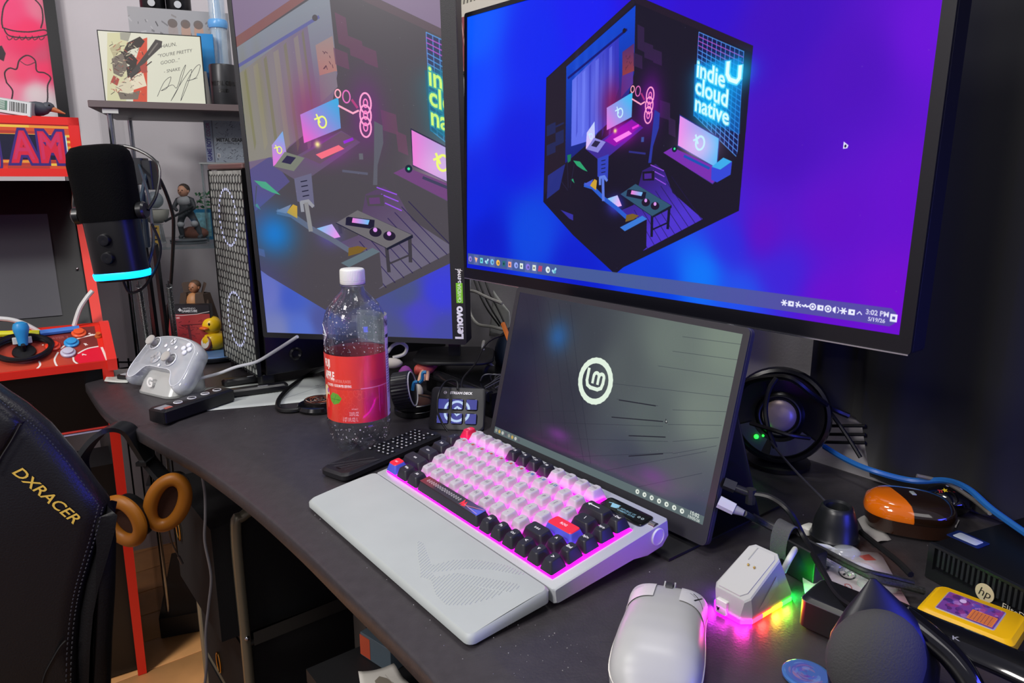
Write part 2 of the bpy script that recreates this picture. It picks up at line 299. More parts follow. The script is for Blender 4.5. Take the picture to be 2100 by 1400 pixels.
# --- the picture shown on the two desktop screens, drawn in the main screen's own coordinates
def room_picture(cv, T, S, L):
    """T maps picture coordinates to canvas pixels, S = canvas pixels per unit, L = the washed-out upright panel"""
    def P(*p): return [T(x, y) for x, y in p]
    c = (lambda a, b: b if L else a); D = c((20, 15, 36), (74, 69, 76)); D2 = c((32, 24, 50), (80, 66, 82))
    if L: cv.poly(P((1120, 300), (1120, -60), (1302, -120), (1545, -60), (1545, 300)), (128, 110, 138))
    cv.poly(P((1121, 160), (1305, -9), (1545, 94), (1516, 432), (1262, 556), (1176, 482), (1115, 414)), D)
    cv.poly(P((1122, 161), (1302, -5), (1302, 8), (1162, 137), (1162, 330), (1117, 400)), c((30, 22, 40), (130, 88, 92)))
    if L: cv.poly(P((1121, 160), (1305, -9), (1303, 6), (1160, 140)), (128, 84, 84))
    cv.poly(P((1162, 137), (1304, 11), (1301, 150), (1285, 215), (1200, 300), (1160, 335)), c((0, 66, 205), (128, 134, 146)), 1, c((20, 30, 120), (110, 90, 120)), P((1200, 100), (1240, 300)))
    if L: cv.poly(P((1150, 330), (1150, 400), (1220, 330), (1200, 290)), (84, 78, 130))
    cv.poly(P((1174, 165), (1270, 72), (1270, 180), (1245, 255), (1205, 290), (1172, 300)), c((95, 110, 235), (134, 130, 122)), 1, c((45, 50, 190), (118, 104, 128)), P((1180, 200), (1265, 150)))
    for i, (x, w_) in enumerate(((1183, 3), (1195, 6), (1209, 4), (1222, 7), (1236, 4), (1250, 6), (1261, 3))):
        cv.poly(P((x, 262 - .9*(x-1172)-92), (x+w_, 260 - .9*(x-1172)-96), (x+w_*.7, 270), (x-1, 282)), c((120, 135, 255) if i % 2 else (40, 45, 175), (150, 142, 118) if i % 2 else (112, 112, 62)), .45)
    for i in range(5): cv.glow(*T(1182 + i*18, 190 - i*4), S*5, c((125, 140, 255), (128, 126, 70) if i < 2 else (140, 134, 128)), S*40, .35)
    cv.line(P((1166, 160), (1286, 61)), S*3.2, c((8, 12, 110), (92, 94, 150))); cv.disc(*T(1281, 63), S*3, D)
    cv.poly(P((1277, 107), (1301, 89), (1301, 146), (1277, 156)), c((150, 62, 60), (176, 120, 112)), 1, c((80, 40, 110), (150, 130, 130)), P((1290, 155), (1290, 90)))
    for i in range(9): a, b = rng.uniform(1284, 1296), rng.uniform(110, 140); cv.line(P((a, b), (a+rng.uniform(-4, 4), b+rng.uniform(2, 7))), S*.7, (60, 30, 50), .7)
    cv.poly(P((1276, 156), (1299, 146), (1299, 172), (1274, 200)), c((84, 50, 150), (128, 118, 130)))
    cv.glow(*T(1256, 215), S*22, c((130, 10, 70), (140, 60, 110)), S*34, .8)
    for a in ((1122, 250, 1140, 280), (1140, 265, 1157, 300), (1122, 290, 1140, 320), (1140, 250, 1157, 262)): cv.poly(P((a[0], a[1]+8), (a[2], a[1]), (a[2], a[3]-8), (a[0], a[3])), c((28, 38, 95), (96, 96, 112)), .8)
    # acoustic tiles on the right wall
    for a in ((1308, 50, 1322, 100), (1322, 86, 1340, 118), (1300, 108, 1318, 135), (1340, 100, 1358, 128), (1354, 205, 1375, 240), (1372, 240, 1386, 275)): cv.poly(P((a[0], a[1]), (a[2], a[1]+7), (a[2], a[3]+7), (a[0], a[3])), c((52, 30, 74), (106, 66, 92)), .75)
    cv.poly(P((1303, -9), (1545, 94), (1544, 108), (1303, 6)), c((34, 20, 40), (92, 74, 84)), .8)
    # neon grid and words
    A, B, C_, E_ = (1434, 66), (1526, 106), (1512, 322), (1424, 236)
    gp = lambda u, v: tuple(A[i]*(1-u)*(1-v) + B[i]*u*(1-v) + C_[i]*u*v + E_[i]*(1-u)*v for i in (0, 1))
    cv.poly(P(gp(0, 0), gp(1, 0), gp(1, 1), gp(0, .98)), c((8, 20, 80), (34, 44, 92)), .8)
    for u in np.linspace(0, 1, 11): cv.line(P(gp(u, 0), gp(u, 1)), S*1.1, c((90, 130, 240), (90, 130, 210)), .85)
    for v in np.linspace(0, 1, 20): cv.line(P(gp(0, v), gp(1, v)), S*1.1, (190, 80, 200) if .03 < v < .2 else c((80, 150, 240), (80, 150, 220)), .85)
    cv.poly(P((1425, 132), (1522, 118), (1518, 275), (1422, 238)), c((0, 120, 220), (0, 90, 130)), .55)
    for gx, gy in ((1460, 155), (1462, 195), (1462, 232), (1508, 150)): cv.glow(*T(gx, gy), S*24, c((0, 190, 255), (20, 140, 160)), S*17, .75)
    tcx, tcy = c((225, 255, 255), (214, 250, 120)), c((90, 220, 255), (60, 170, 160))
    ox, oy = T(0, 0); vx = [T(1, 0)[0]-ox, T(0, 1)[1]-oy]
    for tx, (x, y), sz, sx in (('indie', (1457, 168), 31, .80), ('cloud', (1459, 205), 31, .80), ('native', (1459, 241), 30, .80)):
        for bold, col, al in ((.07, tcy, .9), (.02, tcx, 1)): cv.text(tx, *T(x, y), sz*S*.86, col, al, bold, (1, .42), (0, -1), sx)
    for wd, col in ((8, tcy), (4.5, tcx)): cv.line(P((1494, 128), (1492, 152), (1497, 163), (1511, 168), (1517, 160), (1519, 136)), S*wd, col)
    # television, shelf and speaker
    pink, cy_ = c((245, 140, 235), (240, 120, 215)), c((70, 190, 250), (130, 190, 225))
    cv.poly(P((1394, 234), (1477, 282), (1472, 347), (1390, 300)), c((20, 40, 120), (30, 30, 60)))
    cv.poly(P((1395, 237), (1475, 284), (1470, 344), (1391, 298)), pink, 1, cy_, P((1392, 300), (1475, 285)))
    cv.glow(*T(1434, 300), S*26, c((240, 200, 245), (235, 190, 235)), S*18, .6)
    def logo(x, y, s_, L2=L):
        k = (240, 250, 120) if L2 else (200, 240, 255)
        cv.line(P((x-5*s_, y-12*s_), (x-1*s_, y+4*s_)), S*2.2*s_, k); cv.line(P((x-9*s_, y-2*s_), (x+1*s_, y-7*s_)), S*2.2*s_, k); cv.ring(*T(x+3*s_, y+3*s_), S*5.5*s_, S*2.2*s_, k, S*7*s_)
    logo(1433, 290, 1.1)
    cv.poly(P((1361, 313), (1380, 302), (1484, 356), (1462, 378)), c((120, 45, 175), (110, 60, 120)), 1, c((60, 50, 150), (84, 78, 112)), P((1365, 312), (1470, 370)))
    cv.poly(P((1361, 313), (1462, 378), (1500, 362), (1516, 300), (1514, 430), (1400, 400), (1362, 350)), D)
    cv.poly(P((1361, 313), (1380, 302), (1484, 350), (1462, 376)), c((120, 45, 175), (112, 66, 122)))
    cv.line(P((1404, 320), (1455, 345)), S*3, c((20, 80, 180), (60, 60, 90))); cv.disc(*T(1384, 305), S*4, (10, 30, 50)); cv.disc(*T(1384, 305), S*1.5, (60, 240, 160))
    cv.poly(P((1460, 342), (1484, 323), (1502, 331), (1478, 348)), c((60, 170, 235), (100, 130, 150))); cv.poly(P((1460, 342), (1478, 348), (1502, 331), (1499, 358), (1471, 374), (1459, 368)), c((50, 70, 215), (80, 84, 130)))
    # desk, its screens and the glowing keyboard
    cv.poly(P((1216, 300), (1296, 244), (1320, 262), (1250, 320), (1226, 326), (1202, 306)), c((60, 40, 150), (98, 86, 108)))
    cv.poly(P((1226, 325), (1249, 316), (1247, 372), (1226, 362)), c((48, 66, 190), (104, 102, 130)))
    for y in (330, 338, 346, 354): cv.line(P((1234, y), (1242, y-2)), S*1, (16, 16, 40))
    cv.glow(*T(1275, 272), S*24, c((190, 0, 200), (140, 50, 150)), S*15, .9)
    cv.poly(P((1240, 288), (1296, 246), (1316, 258), (1262, 300)), c((165, 0, 175), (100, 80, 90)), .7)
    cv.poly(P((1258, 285), (1290, 268), (1297, 274), (1265, 292)), c((255, 130, 240), (246, 110, 130))); cv.glow(*T(1262, 268), S*3, (255, 240, 150))
    cv.line(P((1298, 263), (1310, 257)), S*3, c((255, 60, 230), (150, 40, 220)))
    cv.poly(P((1245, 221), (1298, 189), (1296, 240), (1245, 267)), c((230, 120, 225), (235, 100, 205)), 1, c((60, 190, 245), (60, 170, 225)), P((1247, 260), (1296, 200))); logo(1270, 229, .8)
    cv.poly(P((1204, 272), (1220, 249), (1221, 288), (1202, 306)), c((225, 190, 250), (225, 120, 215)), 1, c((190, 210, 255), (120, 170, 225)), P((1204, 300), (1220, 252))); logo(1211, 278, .5)
    cv.poly(P((1219, 282), (1243, 291), (1227, 313), (1203, 306)), c((140, 135, 220), (120, 124, 112))); cv.poly(P((1221, 288), (1232, 291), (1224, 302), (1213, 299)), (40, 34, 70))
    cv.glow(*T(1333, 215), S*18, c((130, 0, 170), (110, 40, 120)), S*34, .8)
    for x, y in ((1334, 196), (1332, 216), (1330, 236)): cv.ring(*T(x, y), S*6, S*1.8, (255, 160, 210), S*10); cv.ring(*T(x, y), S*2.2, S*1.4, (255, 130, 200), S*4)
    cv.line(P((1297, 203), (1315, 214), (1323, 209)), S*2, (255, 170, 200)); cv.ring(*T(1298, 183), S*3, S*1.4, (255, 170, 190), S*4); cv.ring(*T(1309, 187), S*4, S*1.4, (230, 110, 190), S*6); cv.line(P((1316, 192), (1322, 204)), S*2.5, (200, 60, 130), .8)
    cv.poly(P((1343, 225), (1354, 232), (1352, 262), (1340, 300), (1336, 334), (1330, 334), (1336, 290)), c((40, 52, 160), (92, 92, 104)))
    cv.line(P((1291, 311), (1324, 315)), S*2.5, c((44, 44, 130), (90, 90, 110))); cv.rect(*T(1316, 281), *T(1321, 291), c((60, 80, 160), (100, 100, 110)))
    # floor with boards, rug, table
    cv.poly(P((1300, 420), (1318, 350), (1345, 336), (1364, 352), (1380, 395), (1442, 449), (1320, 514), (1255, 440)), c((76, 50, 205), (104, 98, 118)), 1, c((48, 26, 110), (84, 64, 96)), P((1380, 450), (1340, 350)))
    for t in np.linspace(0, 1, 9): cv.line(P((1330 + 110*t, 512 - 62*t), (1290 + 88*t, 440 - 78*t)), S*1, (26, 16, 70), .7)
    for a, b in (((1335, 338), (1362, 350)), ((1340, 350), (1363, 362)), ((1344, 365), (1366, 378))): cv.line(P(a, b), S*1.3, (150, 80, 230))
    cv.poly(P((1318, 352), (1343, 350), (1342, 370), (1319, 370)), D); cv.poly(P((1322, 356), (1337, 355), (1337, 366), (1322, 367)), c((70, 35, 140), (96, 60, 110)))
    for a, b in (((1338, 440), (1337, 484)), ((1373, 428), (1370, 468)), ((1277, 402), (1277, 415)), ((1340, 470), (1371, 456))): cv.line(P(a, b), S*(4 if a[1] != 470 else 2), c((14, 14, 40), (58, 54, 62)))
    cv.poly(P((1272, 399), (1304, 377), (1378, 421), (1378, 426), (1338, 447), (1338, 444)), (16, 18, 40)); cv.poly(P((1273, 398), (1304, 377), (1377, 421), (1338, 443)), c((46, 84, 112), (108, 104, 108)))
    cv.poly(P((1287, 390), (1290, 388), (1326, 394), (1324, 406), (1318, 409), (1285, 402)), (20, 16, 44)); cv.poly(P((1296, 390), (1319, 394), (1316, 402), (1294, 398)), (240, 130, 220), 1, (110, 190, 245), P((1295, 395), (1318, 398)))
    for x, y in ((1325, 413), (1344, 420)): cv.disc(*T(x, y+2), S*7, (24, 14, 40), S*5); cv.disc(*T(x, y-2), S*2.4, (220, 150, 235))
    # sofa, cushions, laptop, plant
    cv.poly(P((1178, 400), (1200, 378), (1240, 400), (1285, 445), (1327, 450), (1326, 508), (1300, 530), (1262, 562), (1176, 482)), D)
    cv.glow(*T(1262, 420), S*14, c((70, 70, 255), (90, 80, 170)), S*12, .7)
    cv.line(P((1200, 379), (1216, 384), (1240, 408), (1262, 424), (1284, 444)), S*6, c((40, 90, 205), (98, 104, 124)))
    cv.poly(P((1246, 407), (1267, 400), (1276, 422), (1268, 424)), c((240, 180, 245), (225, 150, 235)), 1, c((130, 200, 250), (130, 190, 235)), P((1270, 420), (1250, 404)))
    cv.poly(P((1210, 380), (1220, 367), (1225, 370), (1223, 390)), (205, 160, 50)); cv.poly(P((1197, 378), (1218, 367), (1210, 382)), c((70, 90, 210), (130, 136, 160)))
    cv.line(P((1231, 378), (1231, 364), (1240, 362), (1245, 370)), S*4, c((100, 130, 225), (150, 150, 158))); cv.line(P((1237, 366), (1238, 410)), S*5, c((90, 120, 225), (140, 138, 140)))
    cv.poly(P((1283, 455), (1285, 441), (1298, 438), (1311, 442), (1300, 450)), (120, 92, 34)); cv.poly(P((1272, 466), (1318, 442), (1328, 449), (1282, 474)), c((56, 120, 215), (96, 112, 122)))
    for p, col in ((((1176, 329), (1190, 331), (1206, 352), (1196, 348), (1184, 340)), (40, 160, 110)), (((1164, 318), (1172, 316), (1171, 330), (1165, 334)), (20, 120, 90)), (((1171, 368), (1176, 366), (1179, 376)), (40, 150, 110))): cv.poly(P(*p), col if not L else tuple(int(q*.8+40) for q in col))
    for a, b in (((1164, 334), (1166, 385)), ((1178, 338), (1170, 385)), ((1152, 372), (1165, 390))): cv.line(P(a, b), S*1.2, c((30, 30, 60), (70, 74, 74)))
    cv.poly(P((1124, 360), (1160, 336), (1148, 388), (1122, 408)), c((34, 50, 150), (84, 88, 120)), .8); cv.poly(P((1150, 430), (1176, 440), (1176, 452), (1168, 448)), c((50, 46, 160), (90, 90, 120)))
CW, CHh = 1480, 832
cv = Cv(CW, CHh)
mt = lambda px, py: (lambda q: (q[0]*CW, q[1]*CHh))(suv(MAINM, MW, MH, px, py))
cv.field([(*mt(x, y), c) for x, y, c in ((975, 50, (0, 88, 255)), (975, 200, (0, 66, 255)), (975, 400, (0, 34, 225)), (1100, 100, (0, 34, 238)), (1060, 300, (0, 22, 222)), (1000, 500, (0, 22, 200)), (1090, 480, (0, 70, 225)), (1180, 560, (0, 26, 205)),
    (1200, 20, (18, 24, 240)), (1330, -60, (40, 6, 220)), (1450, 10, (48, 0, 205)), (1600, 60, (62, 0, 190)), (1600, 300, (72, 0, 188)), (1750, 150, (76, 0, 190)), (1920, 60, (104, 0, 215)), (1880, 400, (100, 0, 205)), (1700, 450, (96, 0, 200)), (1560, 480, (96, 0, 195)), (1830, 600, (112, 0, 206)),
    (1440, 560, (0, 120, 250)), (1350, 575, (0, 60, 225)), (1520, 600, (30, 80, 235)), (1600, 560, (60, 30, 215)), (1500, 500, (40, 40, 220)), (1700, 610, (104, 0, 205)))], 3.6)
Smain = CW / 960.
# the picture is defined on the flat screen, so its scale there is constant in screen coordinates
def flat(px, py):                     # picture coordinates -> main screen units
    return suv(MAINM, MW, MH, px, py)
room_picture(cv, lambda x, y: (lambda q: (q[0]*CW, q[1]*CHh))(flat(x, y)), 2.05, False)
cv.speck(60, (150, 150, 220), .35, .9)
y0, y1 = .938, .983
cv.poly([(.004*CW, y0*CHh), (.985*CW, y0*CHh), (.992*CW, (y0+.01)*CHh), (.992*CW, (y1-.01)*CHh), (.985*CW, y1*CHh), (.004*CW, y1*CHh)], (72, 92, 150), .95, (84, 76, 165), ((CW*.5, 0), (CW*.95, 0)))
ICN = [((965, 533), (150, 130, 220)), ((977, 535), (255, 190, 150)), ((988, 537), (110, 220, 230)), ((999, 540), (190, 235, 250)), ((1010, 540), (120, 190, 240)), ((1022, 542), (250, 190, 80)), ((1034, 544), (40, 110, 120)), ((1046, 545), (255, 170, 150)), ((1059, 548), (150, 170, 250)), ((1070, 549), (230, 245, 235)), ((1083, 551), (140, 120, 230)), ((1096, 553), (230, 240, 225)), ((1109, 555), (220, 60, 90)), ((1124, 557), (225, 240, 245)), ((1137, 560), (160, 220, 240))]
for i, ((x, y), col) in enumerate(ICN):
    X, _ = mt(x, y); Yc = .961 * CHh
    if i in (1, 4, 7, 10, 11): cv.rect(X-14, Yc-17, X+14, Yc+17, (96, 112, 180), .6)
    if i in (2, 6, 7, 9, 11): cv.rect(X-8, Yc-9, X+8, Yc+9, col); cv.rect(X-4, Yc-3, X+3, Yc+4, tuple(q//2 for q in col))
    elif i in (3, 14): cv.line([(X-8, Yc), (X-2, Yc+6), (X+7, Yc-7)], 7, col); cv.disc(X+3, Yc+4, 5, (90, 170, 200))
    elif i == 1: cv.poly([(X-9, Yc-9), (X+9, Yc-6), (X, Yc+11)], col)
    elif i == 12:
        for q in (-6, 0, 6): cv.line([(X+q-3, Yc+8), (X+q, Yc-8)], 4, col)
    else: cv.disc(X, Yc, 10, col); cv.disc(X+2, Yc+1, 4.5, tuple(int(q*.65) for q in col))
for i, x in enumerate((1607, 1621, 1636, 1651, 1666, 1682, 1698, 1714, 1730, 1747)):
    X, _ = mt(x, 640); Yc = .961 * CHh; Wc = (236, 238, 255)
    if i in (0, 8):
        for q in range(6): cv.line([(X, Yc), (X+7*math.cos(q*1.047), Yc+7*math.sin(q*1.047))], 3, Wc)
    elif i in (1, 5, 9): cv.rect(X-7, Yc-6, X+7, Yc+6, Wc); cv.disc(X+1, Yc, 2.2, (84, 76, 165))
    elif i in (4, 6): cv.disc(X, Yc, 8, Wc); cv.ring(X, Yc, 4, 1.5, (84, 76, 165))
    elif i == 7: cv.poly([(X-7, Yc-3), (X, Yc-8), (X, Yc+8), (X-7, Yc+3)], Wc); cv.ring(X, Yc, 7, 1.5, Wc, a0=-60, a1=60)
    elif i == 3: cv.line([(X-8, Yc), (X-3, Yc+2), (X, Yc-2), (X+3, Yc+2), (X+8, Yc)], 3.5, Wc)
    else: cv.line([(X-6, Yc-4), (X+6, Yc+4)], 3, Wc); cv.line([(X-3, Yc+6), (X+1, Yc-7)], 3, Wc); cv.line([(X-6, Yc+2), (X+6, Yc-1)], 2.5, Wc)
X, _ = mt(1762, 652); cv.line([(X-5, CHh*.964), (X, CHh*.957), (X+5, CHh*.964)], 2.2, (230, 232, 255))
X, _ = mt(1796, 655); cv.text('3:02 PM', X+2, CHh*.9605, 14.5, (238, 240, 255), 1, .03); cv.text('5/19/26', X+2, CHh*.9765, 11.5, (238, 240, 255), 1, .03)
X, _ = mt(1832, 662); cv.rect(X-7, CHh*.961-8, X+7, CHh*.961+8, (236, 238, 255)); cv.rect(X-3, CHh*.961-3, X+3, CHh*.961+3, (84, 76, 165))
X, Yc = mt(1731, 290); cv.poly([(X, Yc), (X+11, Yc+8), (X+9, Yc+14), (X, Yc+15)], (225, 225, 255)); cv.disc(X+4.5, Yc+9.5, 2.2, (30, 20, 60), 3)
main_img = cv.mat(r=.2, em=1.0, spec=.08)
ASP = .66 * .5625
def monitor(name, label, M, w_, h_, bl, br, bt, bb, th, img, bez, back):
    t = thing(name, label, 'monitor', mat=M); W_, H_ = w_+bl+br, h_+bt+bb; cx, cz = (br-bl)/2, (bt-bb)/2
    g = G(); g.M = Matrix.Translation((cx, 0, cz)) @ Matrix.Rotation(R(90), 4, 'X')
    g.rbox(W_, H_, -th, -.0008, .004, .002); g.out('housing', back, t)
    g = G(); g.M = Matrix.Translation((0, 0, 0)) @ Matrix.Rotation(R(90), 4, 'X')
    o_ = [(x + cx, y + cz) for x, y in rrect(W_, H_, .004, 3)]; i_ = [(x, y) for x, y in rrect(w_, h_, .0002, 3)]; n_ = len(o_)
    rings = [[(x, y, -.002) for x, y in o_], [(x, y, .0022) for x, y in o_], [(x, y, .0022) for x, y in i_], [(x, y, 0.0002) for x, y in i_]]
    g.loft(rings, 0, (False, False)); g.out('bezel', bez, t)
    quad('screen', w_, h_, img, t, Matrix.Translation((0, -.0006, 0))); return t
mm = monitor('wide_monitor', 'large black monitor with a blue and purple wallpaper, hovering over the keyboard', MAINM, MW, MH, .0055, .0115, .006, .017, .030, main_img, m('#0b0b12', .3), m('#0a0a0c', .5))
g = G(); g.box(-.333, .340, -.0035, -.0022, -.2029, -.2016); g.out('trim_strip', m('#c9cad0', .25, 1), mm)
g = G(); lx = (suv(MAINM, MW, MH, 1503, 655)[0]-.5)*MW; g.M = Matrix.Translation((lx, -.003, -.2045)); g.rbox(.010, .004, -.0015, .0015, .0015, .0005); g.out('power_light', m('#ffffff', .4, em=6), mm)
g = G(); g.M = Matrix.Translation((.02, .09, 0)); g.rbox(.12, .12, -.09, .09, .02, .01); g.out('arm_mount', BLK, mm)
# upright panel
LCW, LCH = 900, 1600; cv = Cv(LCW, LCH)
lt = lambda px, py: (lambda q: (q[0]*LCW, q[1]*LCH))(suv(LENM, LW, LH, px, py))
cv.field([(*lt(x, y), c) for x, y, c in ((560, 670, (118, 128, 180)), (545, 600, (120, 130, 190)), (620, 672, (84, 110, 200)), (600, 610, (66, 92, 190)), (660, 660, (76, 84, 150)), (720, 670, (80, 82, 110)), (800, 680, (74, 80, 130)), (860, 640, (70, 66, 190)), (900, 600, (56, 60, 215)), (915, 680, (66, 72, 160)), (830, 600, (70, 80, 130)), (520, 500, (90, 100, 140)), (780, 60, (96, 78, 90)), (490, 40, (150, 118, 150)))], 3.6)
def lmap(x, y):
    u, v = flat(x, y); X, Y_ = u*.66*1.6516 - .3796, v*ASP*1.6516 - .0099; return X / LW * LCW, Y_ / LH * LCH
room_picture(cv, lmap, 2.05*1.6516*(.66/CW)/(LW/LCW), True)
cv.glow(*lt(562, 478), 95, (16, 120, 205), 95, .95); cv.glow(*lt(524, 430), 80, (74, 84, 150), 110, .35); cv.glow(*lt(540, 590), 120, (60, 70, 190), 130, .35)
cv.speck(70, (190, 190, 200), .4, 1.0)
lm_ = monitor('upright_monitor', 'tall black monitor turned upright, standing behind the water bottle', LENM, LW, LH, .0075, .0235, .006, .009, .034, cv.mat(r=.3, em=1.0), m('#1c1c1f', .5, bump=(900, .2)), m('#151517', .5))
g = G(); q = Matrix.Translation((LW/2 + .0145, -.0026, 0)) @ Matrix.Rotation(R(90), 4, 'X') @ Matrix.Rotation(R(90), 4, 'Z')
def onb(px, py): return (suv(LENM, LW, LH, px, py)[1]-.5) * -LH
words(g, 'Lenovo', Matrix.Translation((0, 0, onb(943, 661))) @ q @ Matrix.Translation((0, -.0035, 0)), .0185, bold=.05); g.out('brand_lettering', m('#e6e6e6', .5), lm_)
g = G(); z_ = onb(940, 600); g.M = Matrix.Translation((0, 0, z_)) @ q; g.box(-.0165, .0165, -.0055, .0055, 0, .0003); g.out('green_badge', m('#7ac52a', .5), lm_)
g = G(); words(g, 'nVIDIA', Matrix.Translation((0, 0, z_)) @ q @ Matrix.Translation((.003, -.003, .0005)), .0085, bold=.01); g.M = Matrix.Translation((0, 0, z_)) @ q; g.torus((-.0125, 0, .0006), .0026, .0005, 12, 5); g.out('badge_lettering', m('#dff0c8', .5), lm_)
g = G(); words(g, 'G-SYNC', Matrix.Translation((0, 0, onb(940, 566))) @ q @ Matrix.Translation((0, -.003, 0)), .0068, bold=.05); g.M = Matrix.Translation((0, 0, onb(938, 553))) @ q; g.add([(-.0015, -.006, .0003), (-.0006, -.006, .0003), (.002, .006, .0003), (.0011, .006, .0003)], [(0, 1, 2, 3)]); g.out('sync_lettering', m('#e6e6e6', .5), lm_)
g = G(); g.box(LW/2+.012, LW/2+.0165, -.0034, -.0024, .253, .33); g.out('slot', m('#020203', .6), lm_)
g = G(); b0 = LENM.inverted() @ at(946, 700, y=1.19); bz = (LENM.inverted() @ Vector((-.09, 1.25, DT+.0))).z
st = thing('monitor_stand', 'black post and flat foot holding up the tall upright monitor', 'monitor stand', (-.101, 1.235, DT + .058))
g = G(); g.box(-.010, .010, -.011, .011, .006, .30); g.out('post', m('#0a0a0c', .35), st)
g = G(); g.rbox(.14, .12, 0, .006, .03, .002); g.out('foot', m('#121214', .5), st)

# ------------------------------------------------------------------ portable monitor
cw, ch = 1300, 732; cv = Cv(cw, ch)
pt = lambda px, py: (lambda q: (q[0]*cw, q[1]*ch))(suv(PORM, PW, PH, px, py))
cv.field([(*pt(x, y), c) for x, y, c in ((1080, 620, (36, 38, 56)), (1070, 700, (30, 32, 52)), (1040, 800, (26, 26, 46)), (1030, 870, (24, 24, 44)), (1150, 640, (50, 54, 64)), (1200, 700, (54, 60, 68)), (1160, 800, (42, 46, 58)), (1130, 880, (40, 42, 56)), (1270, 760, (76, 84, 86)), (1380, 700, (100, 112, 106)), (1500, 700, (116, 130, 118)), (1330, 860, (82, 92, 92)), (1440, 850, (110, 122, 114)), (1280, 940, (60, 66, 80)), (1400, 980, (82, 86, 94)), (1420, 1050, (60, 66, 86)))], 3)  # paler grey-green to the right: lit-wall reflection partly painted into the wallpaper
for p0, p1, p2 in (((1080, 610), (1095, 720), (1112, 900)), ((1102, 612), (1120, 740), (1142, 915)), ((1124, 616), (1142, 720), (1165, 925)), ((1146, 620), (1165, 760), (1198, 948)), ((1170, 624), (1185, 760), (1212, 950))):
    cv.line([pt(*p0), pt(*p1), pt(*p2)], 2, (20, 22, 38), .6)
for y, x0, x1, s_ in ((845, 1020, 1180, -2), (862, 1020, 1360, 12), (895, 1030, 1370, 10), (937, 1160, 1380, -9), (965, 1240, 1450, -40), (1000, 1300, 1440, -30), (818, 1265, 1350, 14), (786, 1255, 1500, 28), (750, 1350, 1510, 24), (720, 1380, 1515, 18), (690, 1400, 1520, 16), (840, 1380, 1490, 4), (870, 1370, 1480, 2), (905, 1380, 1475, -8), (930, 1380, 1470, -16)):
    cv.line([pt(x0, y), pt(x1, y + s_)], 1.6, (26, 30, 44), .55)
for y, x0, x1, s_ in ((820, 1270, 1345, 12), (855, 1255, 1360, 9), (893, 1290, 1365, 3), (935, 1290, 1360, -5)): cv.line([pt(x0, y), pt(x1, y+s_)], 4, (18, 20, 30), .9)
cv.glow(*pt(1145, 690), 70, (30, 92, 160), 70, .8); cv.glow(*pt(1145, 890), 75, (130, 50, 150), 30, .6); cv.glow(*pt(1340, 975), 80, (120, 60, 140), 34, .55)  # blue and purple blobs: reflected microphone and keyboard lights, painted in
X, Yc = pt(1221, 781); gL = (224, 240, 222)
cv.ring(X, Yc, 92, 26, gL); cv.line([(X-50, Yc-46), (X-50, Yc+6), (X-42, Yc+26), (X-22, Yc+34), (X+22, Yc+34), (X+42, Yc+24), (X+48, Yc+2), (X+48, Yc-22)], 17, gL)
cv.ring(X+33, Yc-22, 15, 15, gL, a0=180, a1=360); cv.ring(X+2, Yc-22, 15, 15, gL, a0=180, a1=360)
for q in (-14, 17): cv.line([(X+q, Yc-22), (X+q, Yc+10)], 15, gL)
cv.rect(0, ch*.955, cw, ch, (92, 106, 108)); 
for i in range(8): cv.disc(16 + i*26, ch*.978, 9, [(150, 150, 140), (190, 160, 90), (190, 190, 185), (90, 90, 100)][i % 4])
for i in range(7): X = cw - 330 + i*38; cv.disc(X, ch*.976, 10, (225, 232, 222)); cv.disc(X+1, ch*.976, 4, (120, 130, 126))
cv.text('15:02', cw-45, ch*.974, 20, (230, 236, 228), 1, .03); cv.text('19/05/26', cw-45, ch*.995, 16, (230, 236, 228), 1, .02)
X, Yc = pt(1366, 858); cv.poly([(X, Yc), (X+12, Yc+14), (X+6, Yc+18), (X, Yc+17)], (20, 20, 24)); cv.poly([(X+3, Yc+5), (X+8, Yc+13), (X+3, Yc+14)], (235, 240, 235))
cv.speck(150, (150, 160, 165), .35, 1.0)
pm_ = thing('portable_monitor', 'slim portable monitor with a grey wallpaper, leaning on its folio behind the keyboard', 'monitor', mat=PORM)
g = G(); g.M = Matrix.Translation((0, 0, -.0065)) @ Matrix.Rotation(R(90), 4, 'X'); g.rbox(PW+.016, PH+.027, -.009, -.0005, .006, .0015); g.out('housing', m('#333338', .5), pm_)
g = G(); g.M = Matrix.Rotation(R(90), 4, 'X'); o_ = [(x, y-.0065) for x, y in rrect(PW+.0158, PH+.0268, .006, 4)]; i_ = rrect(PW, PH, .0002, 4)
g.loft([[(x, y, -.001) for x, y in o_], [(x, y, .0008) for x, y in o_], [(x, y, .0008) for x, y in i_], [(x, y, -.0002) for x, y in i_]], 0, (False, False)); g.out('bezel', m('#2c2c30', .45), pm_)
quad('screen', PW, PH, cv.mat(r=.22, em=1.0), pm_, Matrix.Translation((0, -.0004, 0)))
fo = thing('folio_cover', 'thin black folio lying flat under the portable monitor', 'cover', (0, 0, 0))
c0 = at(1372, 1148, z=.002); c1 = at(1605, 1035, z=.002); d0 = PORM.to_3x3() @ Vector((-1, 0, 0)); d0.z = 0; d0.normalize()
g = G(); P = [c0, c1, c1 + d0*.30, c0 + d0*.33]; g.prism([(p.x, p.y) for p in P], DT+.0006, DT+.0032); g.out('flap', m('#0d0d10', .7), fo)
pb = PORM @ Vector((-.18, .010, -.12)); pc = PORM @ Vector((.178, .010, -.12)); pu = PORM @ Vector((.178, .010, .02)); pv = PORM @ Vector((-.18, .010, .02)); bq = c1 - d0 * .01
